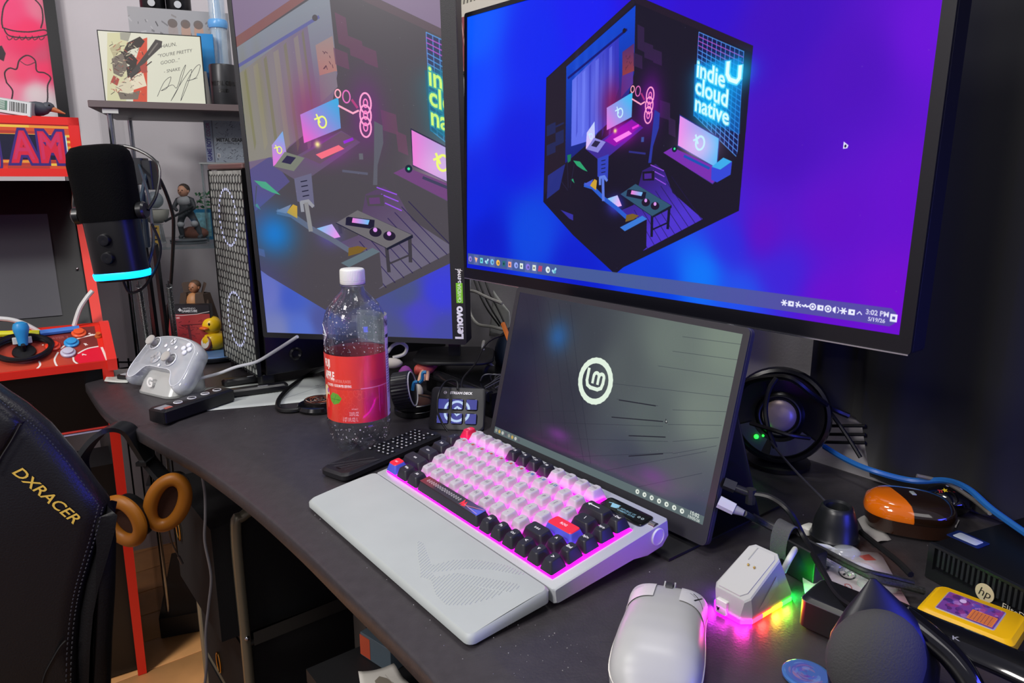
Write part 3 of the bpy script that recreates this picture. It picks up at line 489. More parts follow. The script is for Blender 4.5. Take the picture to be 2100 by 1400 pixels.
g = G(); e1 = pc + NN*.09; e0 = pb + NN*.09; g.add([pu, pv, (e0.x, e0.y, DT+.004), (e1.x, e1.y, DT+.004)], [(0, 1, 2, 3)]); o = g.out('back_support', m('#0a0a0c', .8), fo); md = o.modifiers.new('s', 'SOLIDIFY'); md.thickness = .002

# ------------------------------------------------------------------ keyboard and palm rest
KY = -.908; K0 = Vector((.0358 - .326*.615, .5587 + .326*.788, DT))
kb = thing('mechanical_keyboard', 'white compact keyboard glowing pink between its white and black keycaps', 'keyboard', K0, KY)
TILT = Matrix.Translation((0, 0, .0195)) @ Matrix.Rotation(R(8.16), 4, 'X')
white = m('#a7abae', .42, bump=(700, .12)); wk = m('#b4b0b6', .45, sss=.35); bk_ = m('#23232b', .42); bkm = m('#34343c', .4)
g = G(); g.M = TILT; cpf = [(0, -.0150), (0, -.0022), (.0004, -.0010), (.0016, -.0005), (.1494, -.0005), (.1506, -.0012), (.151, -.0025), (.151, -.0200), (.142, -.0285), (.120, -.0285), (.100, -.0225), (.004, -.0168), (.0015, -.0163)]
g.loft([[(x, .0755 + (y-.0755)*k, z if k == 1 else -.010 + (z+.010)*.86) for y, z in cpf] for x, k in ((0, .975), (.0022, 1), (.3238, 1), (.326, .975))]); g.out('case', white, kb)
g = G(); g.M = TILT; g.prism([(.0100, .0092), (.3140, .0092), (.3140, .1120), (.2565, .1120), (.2565, .1365), (.0100, .1365)], -.0004, .0006); g.out('light_plate', m('#ff06e8', .5, em=12.0), kb)
blue_s = m('#c4c6d2', .4)
for fx in (.045, .285): g = G(); g.M = TILT @ Matrix.Translation((fx, .130, -.0255)); g.add([(-.012, -.004, 0), (.012, -.004, 0), (.012, .008, 0), (-.012, .008, 0), (-.011, -.006, -.0095), (.011, -.006, -.0095), (.011, -.001, -.0100), (-.011, -.001, -.0100)], [(0,1,2,3), (4,5,6,7), (0,1,5,4), (1,2,6,5), (2,3,7,6), (3,0,4,7)]); g.out('foot', white, kb)
# small oled strip, side knob
cv = Cv(360, 96, (8, 8, 12)); cI = (150, 205, 235)
cv.ring(95, 50, 26, 6, cI, 18, a0=150, a1=400); cv.poly([(50, 30), (120, 22), (112, 66), (74, 74)], cI); cv.line([(30, 40), (60, 30)], 8, cI)
for i, yy in enumerate((38, 60)): cv.text('GAMERS ZONE' if i else 'REPUBLIC OF', 205, yy+14, 22, cI, .9, .03)
for q in (300, 330): cv.disc(q, 46, 11, (170, 190, 200)); cv.disc(q, 46, 5, (20, 20, 30))
op = thing; o = sheet('display_strip', [[TILT @ Vector((.2590, .1235, .0016)), TILT @ Vector((.3145, .1235, .0016))], [TILT @ Vector((.2590, .1385, .0016)), TILT @ Vector((.3145, .1385, .0016))]], cv.mat(r=.1, em=.9), kb)
g = G(); g.M = TILT @ Matrix.Translation((.2865, .131, 0)); g.rbox(.060, .021, -.0003, .0014, .004, .0003); g.out('display_frame', m('#060608', .12), kb)
g = G(); g.M = TILT @ Matrix.Translation((.3262, .1335, -.0125)) @ Matrix.Rotation(R(90), 4, 'Y'); g.lathe([(.0088, -.004), (.0088, .0012), (.0082, .0018), (.0074, .0018), (.0072, .0010), (.0001, .0010)], 30); kn = g.out('knob', m('#c4c6d2', .3), kb)
g = G(); g.M = TILT @ Matrix.Translation((.3215, .1335, -.0022)) @ Matrix.Rotation(R(90), 4, 'Y'); g.cyl((0, 0, -.0035), (0, 0, .0035), .0040, seg=20); g.out('knob_roller', m('#d8d4c8', .2, 1), kb)
U1 = .01905
def keycap(wu, mats):
    w0, d0 = wu * U1 - .0019, .0191; g = G(); rr = [(0, 0, 0, .002), (.0010, .0002, 0, .002), (.0096, .0034, .0006, .0025), (.0104, .0039, .0007, .0026)]; rings = []
    for z, ins, sh, r_ in rr: rings.append([(x, y + sh * 1.3, z) for x, y in rrect(w0 - 2*ins*1.05, d0 - 2*ins*.82, r_, 3)])
    n_ = len(rings[0]); g.loft(rings[:3], 1, (True, False)); g.loft(rings[2:], 0, (False, True)); return g.out('keycap', mats, kb, sharp=30)
protos = {}
def key(row, x, wu, leg, st='w', leg2=None, lc=None):
    mats = {'w': (wk, wk), 'd': (bk_, bk_), 'r': (m('#d8284e', .4), m('#c02045', .4)), 'rb': (m('#e02a3e', .4), m('#4a58c8', .4)), 'a': (m('#2a2026', .4), m('#26262e', .4))}[st]
    kk = (wu, st)
    if kk in protos: o = place(protos[kk])
    else: o = protos[kk] = keycap(wu, mats)
    yy = .0082 + .0207 * (row + .5) + (.004 if row == 5 else 0); zz = .0030 + (0, .0006, .0006, .0014, .0024, .0028)[row] * .5
    o.matrix_local = TILT @ Matrix.Translation((.0095 + (x + wu/2) * U1, yy, zz)) @ Matrix.Rotation(R((2, 3, 0, -2, -4, -4)[row]), 4, 'X')
    if leg or leg2:
        g = G(); col = lc or ('#8a8890' if st == 'w' else '#d8d8dc'); mts = [m(col, .5), m('#c0392b' if x < 7.6 else '#2d6fb0', .5)]
        if leg:
            L = len(leg); sz = .0058 if L == 1 else (.0043 if L < 4 else .0034); words(g, leg, Matrix.Translation((-.0022 if leg2 else 0, -.0004, .01065)), sz, bold=.03)
        if leg2:
            words(g, leg2, Matrix.Translation((.0030, .0008, .01065)), .0040, 1, .04)
        if st == 'w' and not leg2 and len(leg) == 1: g.box(-.0045, -.0042, .0006, .0042, .01055, .0107)
        if len(g.f): g.out('legend', mts, o)
    return o
R4 = [('`', 'd', None), ('1', 'w', '日'), ('2', 'w', '回'), ('3', 'w', '田'), ('4', 'w', '四'), ('5', 'w', '国'), ('6', 'w', '目'), ('7', 'w', '目'), ('8', 'w', '回'), ('9', 'w', '日'), ('0', 'w', '口'), ('-', 'w', None), ('=', 'w', None)]
for i, (c, s_, l2) in enumerate(R4): key(4, i, 1, c, s_, l2)
key(4, 13, 2, None, 'd')['note'] = 0
key(5, 0, 1, 'ESC', 'r', lc='#f0b0c0')
for i in range(12): key(5, 1 + i, 1, 'F%d' % (i+1), 'd' if 4 <= i < 8 else 'w')
key(3, 0, 1.5, 'Tab', 'd'); [key(3, 1.5 + i, 1, c, 'w') for i, c in enumerate('QWERTYUIOP[]')]; key(3, 13.5, 1.5, '\\', 'd')
key(2, 0, 1.75, 'Caps', 'd'); [key(2, 1.75 + i, 1, c, 'w') for i, c in enumerate("ASDFGHJKL;'")]; key(2, 12.75, 2.25, 'ROG', 'rb', lc='#f4c8d8')
key(1, 0, 2.25, 'Shift', 'd'); [key(1, 2.25 + i, 1, c, 'w') for i, c in enumerate('ZXCVBNM,./')]; key(1, 12.25, 1.75, '0-0-0', 'd')
key(0, 0, 1.25, 'Ctrl', 'rb', lc='#f4c8d8'); key(0, 1.25, 1.25, 'Win', 'd'); key(0, 2.5, 1.25, 'Alt', 'd')
sp = key(0, 3.75, 6.25, None, 'a')
for i, c in enumerate(('Alt', 'Fn', 'Ctrl', '<', 'v', '>')): key(0, 10 + i, 1, c, 'd')
key(1, 14, 1, '^', 'd'); key(1, 15, 1, 'End', 'd'); key(2, 15, 1, 'PgDn', 'd'); key(3, 15, 1, 'PgUp', 'd'); key(4, 15, 1, 'Del', 'd')
bs = [o for o in kb.children if o.get('note') == 0][0]; del bs['note']
g = G(); g.add([(-.012, .0006, .01065), (-.008, .0032, .01065), (-.008, .0013, .01065), (.004, .0013, .01065), (.004, -.0001, .01065), (-.008, -.0001, .01065), (-.008, -.002, .01065)], [(0,1,2,3,4,5,6)]); g.out('legend', m('#d8d8dc', .5), bs)
cv = Cv(820, 96, (40, 30, 36)); cv.field([(0, 40, (120, 40, 50)), (120, 50, (110, 50, 60)), (260, 50, (44, 40, 52)), (500, 50, (44, 44, 50)), (700, 40, (70, 60, 90)), (800, 70, (70, 80, 190))], 3)
for i in range(15): cv.ring(60 + i*33, 44, 11 - abs(i-7)*.5, 4, (200, 196, 200), 15 + (3 if i == 7 else 0))
cv.poly([(560, 10), (600, 55), (570, 90)], (226, 40, 60)); cv.poly([(600, 20), (640, 80), (590, 90)], (226, 40, 60)); cv.poly([(660, 70), (810, 30), (810, 92)], (80, 90, 200)); cv.line([(640, 60), (800, 10)], 6, (190, 110, 130)); cv.line([(610, 60), (800, 80)], 4, (200, 150, 170))
w0, d0 = 6.25*U1/2 - .0043, .0062
sheet('spacebar_print', [[(-w0, -d0+.0009, .01055), (w0, -d0+.0009, .01055)], [(-w0, d0+.0009, .01055), (w0, d0+.0009, .01055)]], cv.mat(r=.35), sp)
# palm rest: wedge with an engraved striped eye-shaped emblem
pr = thing('palm_rest', 'long pale grey palm rest with a ribbed eye emblem, in front of the keyboard', 'palm rest', K0, KY)
PD = .0885; g = G(); rr = []
def prp(d, dz):    # profile in (depth below junction, top z)
    return d
outl = rrect(.324, PD-.001, .007, 4); rings = []
zt = lambda y: .0208 - .0115 * ((-y) / PD) ** 1.3
for ins, k in ((.002, 'b'), (0, 'm'), (0, 't'), (.0022, 'T')):
    ring = []
    for x, y in rrect(.324 - 2*ins, PD - .001 - 2*ins, .007, 4):
        Y_ = y - PD/2 - .0005; tz = zt(Y_); zz = {'b': .0006 + (.006 if Y_ > -.055 else .0) * min(1, (Y_ + .055) / .02 if Y_ > -.055 else 0), 'm': .002 + (.006 if Y_ > -.055 else 0) * min(1, (Y_ + .055)/.02 if Y_ > -.055 else 0), 't': tz - .0022, 'T': tz}[k]
        ring.append((x + .163, Y_, zz))
    rings.append(ring)
g.loft(rings, 0, (True, False))
top = rings[-1]; n_ = len(top); c_ = len(g.v)
# top surface as strips across the depth
xs = [p[0] for p in top]; ya, yb = min(p[1] for p in top), max(p[1] for p in top); ys = np.array([ya, ya+.0004, ya+.0012, ya+.0024, ya+.0042, ya+.007] + list(np.linspace(ya+.012, yb-.012, 8)) + [yb-.007, yb-.0042, yb-.0024, yb-.0012, yb-.0004, yb]); N = len(ys); ins = .0022; hw = .162 - ins; rr_ = .007
grid = []
for y in ys:
    dy = max(0, rr_ - min(y - ys[0], ys[-1] - y)); dx = rr_ - math.sqrt(max(0, rr_**2 - dy**2)); grid.append([(.163 + sx * (hw - dx), y, zt(y)) for sx in np.linspace(-1, 1, 24)])
g.add([p for r_ in grid for p in r_], [(j*24+i, j*24+i+1, (j+1)*24+i+1, (j+1)*24+i) for j in range(N-1) for i in range(23)])
g.out('rest_body', m('#a5abaa', .5, bump=(30, .15), noise=(22, .035)), pr, sharp=55)
# emblem: slanted ribs clipped by an eye outline
g = G(); s0 = lambda px, py: (lambda q: ((q - K0).dot(UU), -(K0 - q).dot(NN)))(at(px, py, z=.014))
eye = [(856, 1112), (868, 1118), (885, 1160), (930, 1154), (975, 1157), (1040, 1172), (1078, 1191), (1064, 1191), (1010, 1178), (955, 1172), (885, 1172), (893, 1182), (935, 1178), (985, 1190), (1060, 1208), (1068, 1215), (1045, 1222), (990, 1208), (945, 1196), (1000, 1214), (1037, 1221), (1010, 1230), (960, 1238), (915, 1234), (893, 1212), (884, 1186), (868, 1180), (862, 1180), (862, 1165), (857, 1140)]
el = [s0(*p) for p in eye]; ex0, ex1 = min(p[0] for p in el), max(p[0] for p in el)
def clip(x):
    ys_ = []
    for i in range(len(el)):
        (ax, ay), (bx, by) = el[i-1], el[i]; ax += ay*.35; bx += by*.35
        if (ax > x) != (bx > x): ys_.append(ay + (x-ax)*(by-ay)/(bx-ax))
    ys_.sort(); return list(zip(ys_[::2], ys_[1::2]))
x = ex0 - .04
while x < ex1 + .04:
    for a, b in clip(x):
        if b - a > .0008: 
            xa, xb = x - a*.35, x - b*.35
            g.add([(xa-.0007, a, zt(a)-.0001), (xa+.0007, a, zt(a)-.0001), (xb+.0007, b, zt(b)-.0001), (xb-.0007, b, zt(b)-.0001), (xa, a, zt(a)+.0005), (xb, b, zt(b)+.0005)], [(0,4,5,3), (4,1,2,5), (0,1,4), (3,5,2)])
    x += .0034
g.out('emblem_ribs', m('#a5abaa', .5), pr)['kind'] = 'stuff'

# ------------------------------------------------------------------ bottle
BX, BY = -.2115, .9486
PETA = 1
bt = thing('water_bottle', 'clear litre bottle with a red fruit label and white cap, nearly empty', 'bottle', (BX, BY, DT))
S_ = 40; g = G(); RB = .0432
def ring_b(z, r, lobe=0, off=0):
    out = []
    for j in range(60):
        a = 2*math.pi*j/60; f = (.5 + .5*math.cos(5*(a - 1.25*math.pi - .05))) ** .8; out.append((r*(1 - lobe*(1-f)) * math.cos(a), r*(1 - lobe*(1-f)) * math.sin(a), z + off*(1-f)))
    return out
prof = [(.0008, .012, 0, .010), (.0006, .020, .1, .012), (.0008, .026, .2, .012), (.0035, .032, .24, .012), (.010, .037, .22, .008), (.018, .0405, .16, .004), (.028, .0425, .07, 0), (.036, .0432, .02, 0), (.042, .0436, 0, 0), (.0455, .0432, 0, 0), (.047, .0422, 0, 0), (.060, .0420, 0, 0), (.095, .0420, 0, 0), (.099, .0412, 0, 0), (.103, .0420, 0, 0), (.140, .0420, 0, 0), (.166, .0422, 0, 0), (.180, .0418, 0, 0), (.192, .0385, 0, 0), (.203, .0325, 0, 0), (.212, .0248, 0, 0), (.219, .0178, 0, 0), (.223, .0150, 0, 0), (.232, .0142, 0, 0)]
outer = [ring_b(z, r, l, o_) for z, r, l, o_ in prof]; inner = [ring_b(z + (.001 if z < .01 else 0), r - .0007, l, o_) for z, r, l, o_ in prof]
g.loft([[(0.0001*math.cos(2*math.pi*j/60), .0001*math.sin(2*math.pi*j/60), .011) for j in range(60)]] + outer + inner[::-1] + [[(0.0001*math.cos(2*math.pi*j/60), .0001*math.sin(2*math.pi*j/60), .0118) for j in range(60)]], 0, (True, True))
pet = m('#f4f8fa', .02, tr=1, ior=1.33, alpha=.72, spec=1); g.out('bottle_body', pet, bt, sharp=60)
g = G(); g.lathe([(.0155, .2275), (.0168, .228), (.0168, .2295), (.0155, .230)], 40); g.out('neck_ring', pet, bt)
g = G(); pts = []; NS = 96
cap = lambda z, r: [((r + (.00035 if j % 2 else 0)) * math.cos(2*math.pi*j/NS), (r + (.00035 if j % 2 else 0)) * math.sin(2*math.pi*j/NS), z) for j in range(NS)]
g.loft([cap(.2300, .0157), cap(.2310, .0162), cap(.2345, .0162), cap(.2348, .0158), cap(.2352, .0162), cap(.2475, .0160), cap(.2495, .0152), cap(.2503, .0138)]); g.out('screw_cap', m('#cfd0cc', .45), bt)
# printed sleeve. angle 0 faces the camera
cam_a = math.atan2(-BY, -BX)
def sleeve(name, a0, a1, z0, z1, r, mat, nu_=40): return sheet(name, [[(r*math.cos(cam_a + R(a)), r*math.sin(cam_a + R(a)), z) for a in np.linspace(a0, a1, nu_)] for z in np.linspace(z0, z1, 5)], mat, bt)
W, Hh = 1100, 400; cv = Cv(W, Hh, (214, 58, 50)); PX = lambda a: (a + 100) / 182 * W
cv.field([(PX(-90), 30, (206, 52, 44)), (PX(-30), 60, (222, 60, 50)), (PX(-20), 200, (222, 62, 46)), (PX(-60), 300, (214, 60, 40)), (PX(0), 350, (206, 52, 52)), (PX(20), 60, (216, 58, 60)), (PX(26), 300, (170, 28, 76)), (PX(50), 100, (196, 50, 78)), (PX(70), 50, (196, 56, 84)), (PX(75), 300, (158, 30, 66)), (PX(50), 330, (160, 24, 70))], 3)  # magenta on the right: purple keyboard light seen through, painted into the label
cv.rect(PX(22), 150, W, 184, (176, 36, 76), .7); 
for i in range(26): a, b, c = rng.uniform(-60, 10), rng.uniform(210, 380), rng.uniform(12, 30); cv.ring(PX(a), b, c, 1.6, (240, 110, 90), c*.8, al=.5)
for i in range(12): a = rng.uniform(26, 60); cv.line([(PX(a), 190), (PX(a + rng.uniform(-3, 3)), rng.uniform(300, 390))], 5, (206, 60, 160), .5)
cv.line([(0, 196), (PX(10), 196)], 3, (150, 40, 60), .7); cv.line([(PX(5), 193), (W, 193)], 6, (220, 150, 170), .8)
for a, b, c, t in ((-62, 50, 62, 'FUJI'), (-58, 122, 64, 'APPLE')): cv.text(t, PX(a), b+22, c, (244, 236, 232), 1, .05)
cv.text('WITH OTHER NATURAL FLAVORS', PX(-38), 158, 26, (238, 170, 160), 1, 0, sx=.8); cv.text('0 CALORIES  0 SODIUM PER SERVING', PX(-38), 184, 21, (244, 236, 232), 1, .04, sx=.95)
cv.disc(PX(-70), 236, 60, (236, 222, 170), 50); cv.disc(PX(-64), 315, 62, (226, 40, 30), 76); cv.disc(PX(-66), 296, 16, (255, 150, 130), 30, .5); cv.disc(PX(-78), 300, 30, (240, 130, 60), 50, .6)
cv.poly([(PX(-58), 250), (PX(-50), 222), (PX(-38), 228), (PX(-30), 252), (PX(-36), 282), (PX(-48), 296), (PX(-56), 278)], (96, 160, 50)); cv.line([(PX(-54), 262), (PX(-34), 262)], 3, (50, 110, 30)); cv.line([(PX(-50), 288), (PX(-42), 234)], 3, (50, 110, 30)); cv.disc(PX(-64), 218, 20, (180, 90, 160), 16)
cv.text('33.8 FL OZ', PX(-9), 354, 34, (246, 236, 234), 1, .0, sx=.62); cv.text('(1 QT 1.8 FL OZ) 1 L', PX(-16), 388, 34, (246, 236, 234), 1, .0, sx=.55); cv.text('NATURALLY', PX(-7), 318, 12, (246, 236, 234), 1, .0)
sleeve('red_label', -100, 82, .0495, .1405, .04275, cv.mat(r=.3, coat=.5))
cv = Cv(240, 600, (206, 206, 220))
cv.text('Nutrition', 120, 60, 60, (10, 10, 14), 1, .05); cv.rect(14, 110, 226, 130, (8, 8, 10)); cv.text('Calories', 110, 200, 44, (20, 20, 30), 1, .02)
for y in range(230, 460, 16): cv.rect(14, y, 226 - (y*7 % 60), y+4, (60, 60, 80))
for x in range(20, 220, 9): cv.rect(x, 400, x + 2 + (x*5 % 5), 490, (20, 20, 40))
cv.ring(120, 530, 24, 8, (30, 30, 60)); cv.rect(60, 570, 180, 590, (30, 30, 70))
sleeve('nutrition_panel', 63, 112, .0495, .188, .04295, cv.mat(r=.35), 20)
cv = Cv(300, 240, (176, 184, 190))
for x0 in (30, 150): 
    cv.rect(x0, 20, x0+100, 225, (160, 170, 176)); [cv.rect(x0+8, y, x0+90-(y*3 % 30), y+4, (130, 142, 150)) for y in range(34, 215, 12)]
sleeve('back_panel_print', 113, 175, .1415, .187, .0425, cv.mat(r=.5), 16)
sleeve('back_red_print', 113, 255, .0495, .1405, .0424, m('#b8505c', .5), 30)
g = G()
for q in ((-64, .150, .182), ): 
    for (a0, z0), (a1, z1) in (((-72, .152), (-58, .166)), ((-58, .166), (-72, .180)), ((-68, .158), (-62, .166)), ((-62, .166), (-68, .174)), ((-75, .166), (-58, .166))):
        P = [(.0433*math.cos(cam_a + R(a)), .0433*math.sin(cam_a + R(a)), z) for a, z in ((a0, z0), ((a0+a1)/2, (z0+z1)/2), (a1, z1))]; g.tube(P, .00035, 5, 0, 2)
g.out('star_print', m('#dfe6ea', .4), bt)
# condensation
g = G()
for _ in range(420):
    z = rng.uniform(.12, .212) if rng.random() < .86 else rng.uniform(.02, .045); a = rng.uniform(-80, 80) * (1 if z > .1 else .9); 
    rz_ = np.interp(z, [p[0] for p in prof], [p[1] for p in prof]) - .0009; s_ = rng.uniform(.0003, .0009) * (1.5 if rng.random() < .08 else 1)
    if .045 < z < .142: continue
    c = (rz_*math.cos(cam_a + R(a)), rz_*math.sin(cam_a + R(a)), z); g.sph(c, s_, 6)
g.out('water_drops', m('#ffffff', .03, tr=.55, ior=1.33, spec=1), bt)['kind'] = 'stuff'

# ------------------------------------------------------------------ remote with number pad
A, B = Vector((-.243, .849, DT)), Vector((-.205, .822, DT)); d = (B - A).normalized(); dd = Vector((-d.y, d.x, 0)); yaw = math.atan2(d.y, d.x); Wd = .047; Ln = .185
rm = thing('button_remote', 'flat black remote with white-marked buttons, lying beside the keyboard', 'remote', A + d*Wd/2 + dd*Ln/2, yaw)
g = G(); g.rbox(Wd, Ln, .0006, .012, .009, .003); g.out('remote_body', m('#141418', .5), rm)
g = G(); g.box(-.0035, .0035, -Ln/2+.010, -Ln/2+.012, .0118, .0124); g.out('slot', BLKG, rm)
g = G()
for i in range(5):
    for s_ in (-1, 1):
        P = [(-.020 + i*.010, -.08, .0120), (-.020 + i*.010 + s_*.03, -.03, .0120)]
        P = [(max(-.021, min(.021, p[0])), p[1], p[2]) for p in P]; g.tube(P, .0003, 4, 0, 0)
g.out('quilted_grip', m('#26262c', .5), rm)
rb = G(); rb.rbox(.0066, .0066, 0, .0015, .0018, .0004); r0 = rb.out('button', m('#0c0c10', .35), rm); r0.location = (-.0165, -.012, .0117)
gl = G(); gl.rbox(.0030, .0016, .0015, .0017, .0006, .00005); gl.out('button_mark', m('#e8e8ee', .4), r0); k = 0
mk = r0.children[0]
for j in range(11):
    for i in range(5):
        if i == 0 and j == 0: continue
        if (i*5 + j*3) % 7 == 5: continue
        b = place(r0, (-.0165 + i*.0083, -.012 + j*.0088, .0117)); c = place(mk); c.parent = b; c.rotation_euler = (0, 0, (i*j) % 3 * .8)

# ------------------------------------------------------------------ mouse
mo = thing('wireless_mouse', 'white wireless gaming mouse at the front edge of the desk', 'mouse', (.1165, .4965, DT), R(-18))
T_ = [0, .03, .08, .16, .3, .45, .6, .75, .88, .96, 1.0]; HW = [.019, .0260, .0310, .0338, .0345, .0338, .0325, .0322, .0330, .0325, .0310]; HT = [.012, .020, .028, .0345, .0392, .0400, .0388, .0355, .0312, .0275, .0230]
def smo(V_):
    a = np.interp(np.linspace(-.1, 1.1, 241), T_, V_); a = np.interp(np.linspace(-.1, 1.1, 241), np.linspace(-.1, 1.1, 241), np.convolve(np.pad(a, 12, 'edge'), np.hanning(25) / np.hanning(25).sum(), 'valid')); return a[20:221]
TS = np.linspace(0, 1, 201); HWs, HTs = smo(HW), smo(HT)
def msec(t, q):   # q in [-1,1] across the top
    hw, ht = np.interp(t, TS, HWs), np.interp(t, TS, HTs); a = q * math.pi/2; sx = math.sin(a); cx = math.cos(a)
    x = hw * math.copysign(abs(sx) ** .62, sx) * (1 if abs(q) < .98 else .97); z = .002 + (ht - .002) * abs(cx) ** .55; return (x, -.0625 + .125*t, z)
g = G(); tt = np.linspace(0, 1, 44); qs = np.linspace(-1, 1, 25)
g.loft([[msec(t, q) for q in qs] for t in tt]); mw_ = m('#a8a9a9', .38); g.out('mouse_shell', mw_, mo, sharp=50)
def patch(name, t0, t1, q0, q1, mat, off=.0006, curve=0, nt=8, nq=12):
    G_ = [[(lambda p: (p[0]*1.006, p[1], p[2] + off))(msec(t0 + (t1-t0)*j/(nt-1) - curve * (q0 + (q1-q0)*i/(nq-1))**2 * (1 - j/(nt-1)), q0 + (q1-q0)*i/(nq-1))) for i in range(nq)] for j in range(nt)]
    return sheet(name, G_, mat, mo)
cv = Cv(420, 420, (204, 204, 202)); K_ = (14, 14, 18)
cv.line([(150, 300), (250, 120)], 20, K_); cv.line([(120, 150), (300, 280)], 16, K_); cv.line([(80, 170), (150, 220)], 8, K_); cv.line([(250, 240), (330, 330)], 10, K_)
for i in range(26): a, b = rng.uniform(40, 390), rng.uniform(20, 200); cv.line([(a, b), (a+rng.uniform(-22, 22), b+rng.uniform(-14, 14))], 3, (150, 150, 156), .6)
patch('right_button', .68, .985, .10, .82, cv.mat(r=.4), .0011, .10)
cv = Cv(300, 300, (204, 204, 202))
for i in range(5): cv.ring(110 + i*18, 110, 26, 5, (150, 152, 156), 18, al=.7)
for i in range(12): a, b = rng.uniform(20, 260), rng.uniform(60, 240); cv.line([(a, b), (a+rng.uniform(-22, 22), b+rng.uniform(-14, 14))], 3, (165, 165, 170), .6)
patch('left_button', .68, .985, -.82, -.10, cv.mat(r=.4), .0011, .10)
g = G(); p = msec(.9, 0); g.M = Matrix.Translation((0, p[1]+.003, p[2]-.0075)) @ Matrix.Rotation(R(90), 4, 'Y'); g.cyl((0, 0, -.0028), (0, 0, .0028), .0095, seg=22); g.out('scroll_wheel', m('#2a2a2e', .5), mo)
g = G(); 
for x in (-.0042, .0042): g.box(x-.0006, x+.0006, .040, .0620, .008, np.interp(.9, T_, HT)-.0012)
g.out('wheel_guides', mw_, mo)
g = G(); g.box(-.0036, .0036, .0590, .0632, .006, .0262); g.out('wheel_notch', BLK, mo)
cv = Cv(600, 120, (190, 188, 190)); cv.ring(170, 60, 26, 9, K_); cv.rect(240, 30, 250, 60, K_); cv.poly([(0, 90), (200, 80), (600, 100), (600, 120), (0, 120)], (150, 148, 152))
for i in range(10): a = rng.uniform(300, 580); cv.line([(a, 20), (a+30, 100)], 6, (120, 60, 130), .5)
patch('side_print', .06, .97, .90, .985, cv.mat(r=.4), 0, nt=16, nq=4)
g = G(); P = [tuple(Vector(msec(t, .88)) * 1.004) for t in np.linspace(.02, .80, 12)]; g.tube(P, .0005, 6, 0, 2); P = [tuple(Vector(msec(t, -.88)) * 1.004) for t in np.linspace(.02, .80, 12)]; g.tube(P, .0005, 6, 0, 2); g.out('seam_lines', m('#e0ddd6', .3), mo)

# ------------------------------------------------------------------ charging dock
dp = NN*.518 + UU*-.3185; dc = thing('mouse_dock', 'white wedge-shaped mouse charging dock with a rainbow light strip around its base', 'charging dock', (dp.x, dp.y, DT), math.atan2(UU.y, UU.x))
hx = .0185; F_, Bk = -.036, .037
base_ = [(-hx+.006, F_), (hx-.006, F_), (hx, F_+.008), (hx+.001, Bk-.008), (hx-.007, Bk), (-hx+.007, Bk), (-hx-.001, Bk-.008), (-hx, F_+.008)]
topz = lambda y: .0215 + (y - F_) * .48; tp = [(-hx+.004, F_+.001), (hx-.004, F_+.001), (hx-.001, F_+.006), (hx-.0025, Bk-.025), (hx-.007, Bk-.021), (-hx+.007, Bk-.021), (-hx+.0025, Bk-.025), (-hx+.001, F_+.006)]
g = G(); g.loft([[(x, y, .0045) for x, y in base_], [(x, y, .009) for x, y in base_], [(x, y, topz(y) - .0015) for x, y in tp], [(x*.93, y*.985, topz(y)) for x, y in tp]]); g.out('dock_body', m('#a6a7a6', .42), dc, sharp=20)
g = G(); g.add([(x, y, topz(y) + .0009) for x, y in [(-.0125, F_+.003), (.0085, F_+.003), (.0125, F_+.008), (.0125, Bk-.028), (.010, Bk-.0245), (-.010, Bk-.0245), (-.0145, Bk-.028), (-.0145, F_+.008)]] + [(x, y, topz(y) - .0005) for x, y in [(-.0125, F_+.003), (.0085, F_+.003), (.0125, F_+.008), (.0125, Bk-.028), (.010, Bk-.0245), (-.010, Bk-.0245), (-.0145, Bk-.028), (-.0145, F_+.008)]], [tuple(range(8))] + [(i, (i+1) % 8, 8 + (i+1) % 8, 8+i) for i in range(8)]); g.out('charging_face', m('#adaeac', .5), dc, sharp=20)
g = G(); 
for x in (-.003, .003): z_ = topz(-.004) + .0009; g.sph((x, -.006, z_), (.0011, .0011, .0012), 10)
g.out('charging_pins', m('#d9b45a', .2, 1), dc)
g = G(); g.add([(x, y, topz(y) + dz) for dz in (.0005, .0012) for x, y in ((-.0070, -.001), (-.0060, -.001), (-.0060, Bk-.0245), (-.0070, Bk-.0245))], [(0,1,2,3), (4,5,6,7), (0,1,5,4), (1,2,6,5), (2,3,7,6), (3,0,4,7)]); g.out('groove', m('#8d8f8e', .6), dc)
g = G(); g.M = Matrix.Translation((-.005, F_-.001, .010)); g.rbox(.0105, .005, -.008, .005, .001, .0006); g.out('usb_receiver', m('#cfcfcc', .4), dc)
g = G(); words(g, 'v', Matrix.Translation((-.0075, F_-.0037, .005)) @ Matrix.Rotation(R(90), 4, 'X'), .006, bold=.06); g.out('receiver_mark', BLK, dc)
g = G(); g.add([(hx+.0004, -.02, .010), (hx-.0002, .012, .0125), (hx-.0008, .006, .032)], [(0, 1, 2)]); g.out('side_facet', m('#b8b5b6', .45), dc)
cols = ['#ff18e0', '#ff30c0', '#ff5a20', '#ffe060', '#30ff60', '#20ff50', '#20ff50', '#6030ff', '#a010ff']
seq = [(0, 0), (1, .02)]; strip = [(x*1.0, y) for x, y in base_]
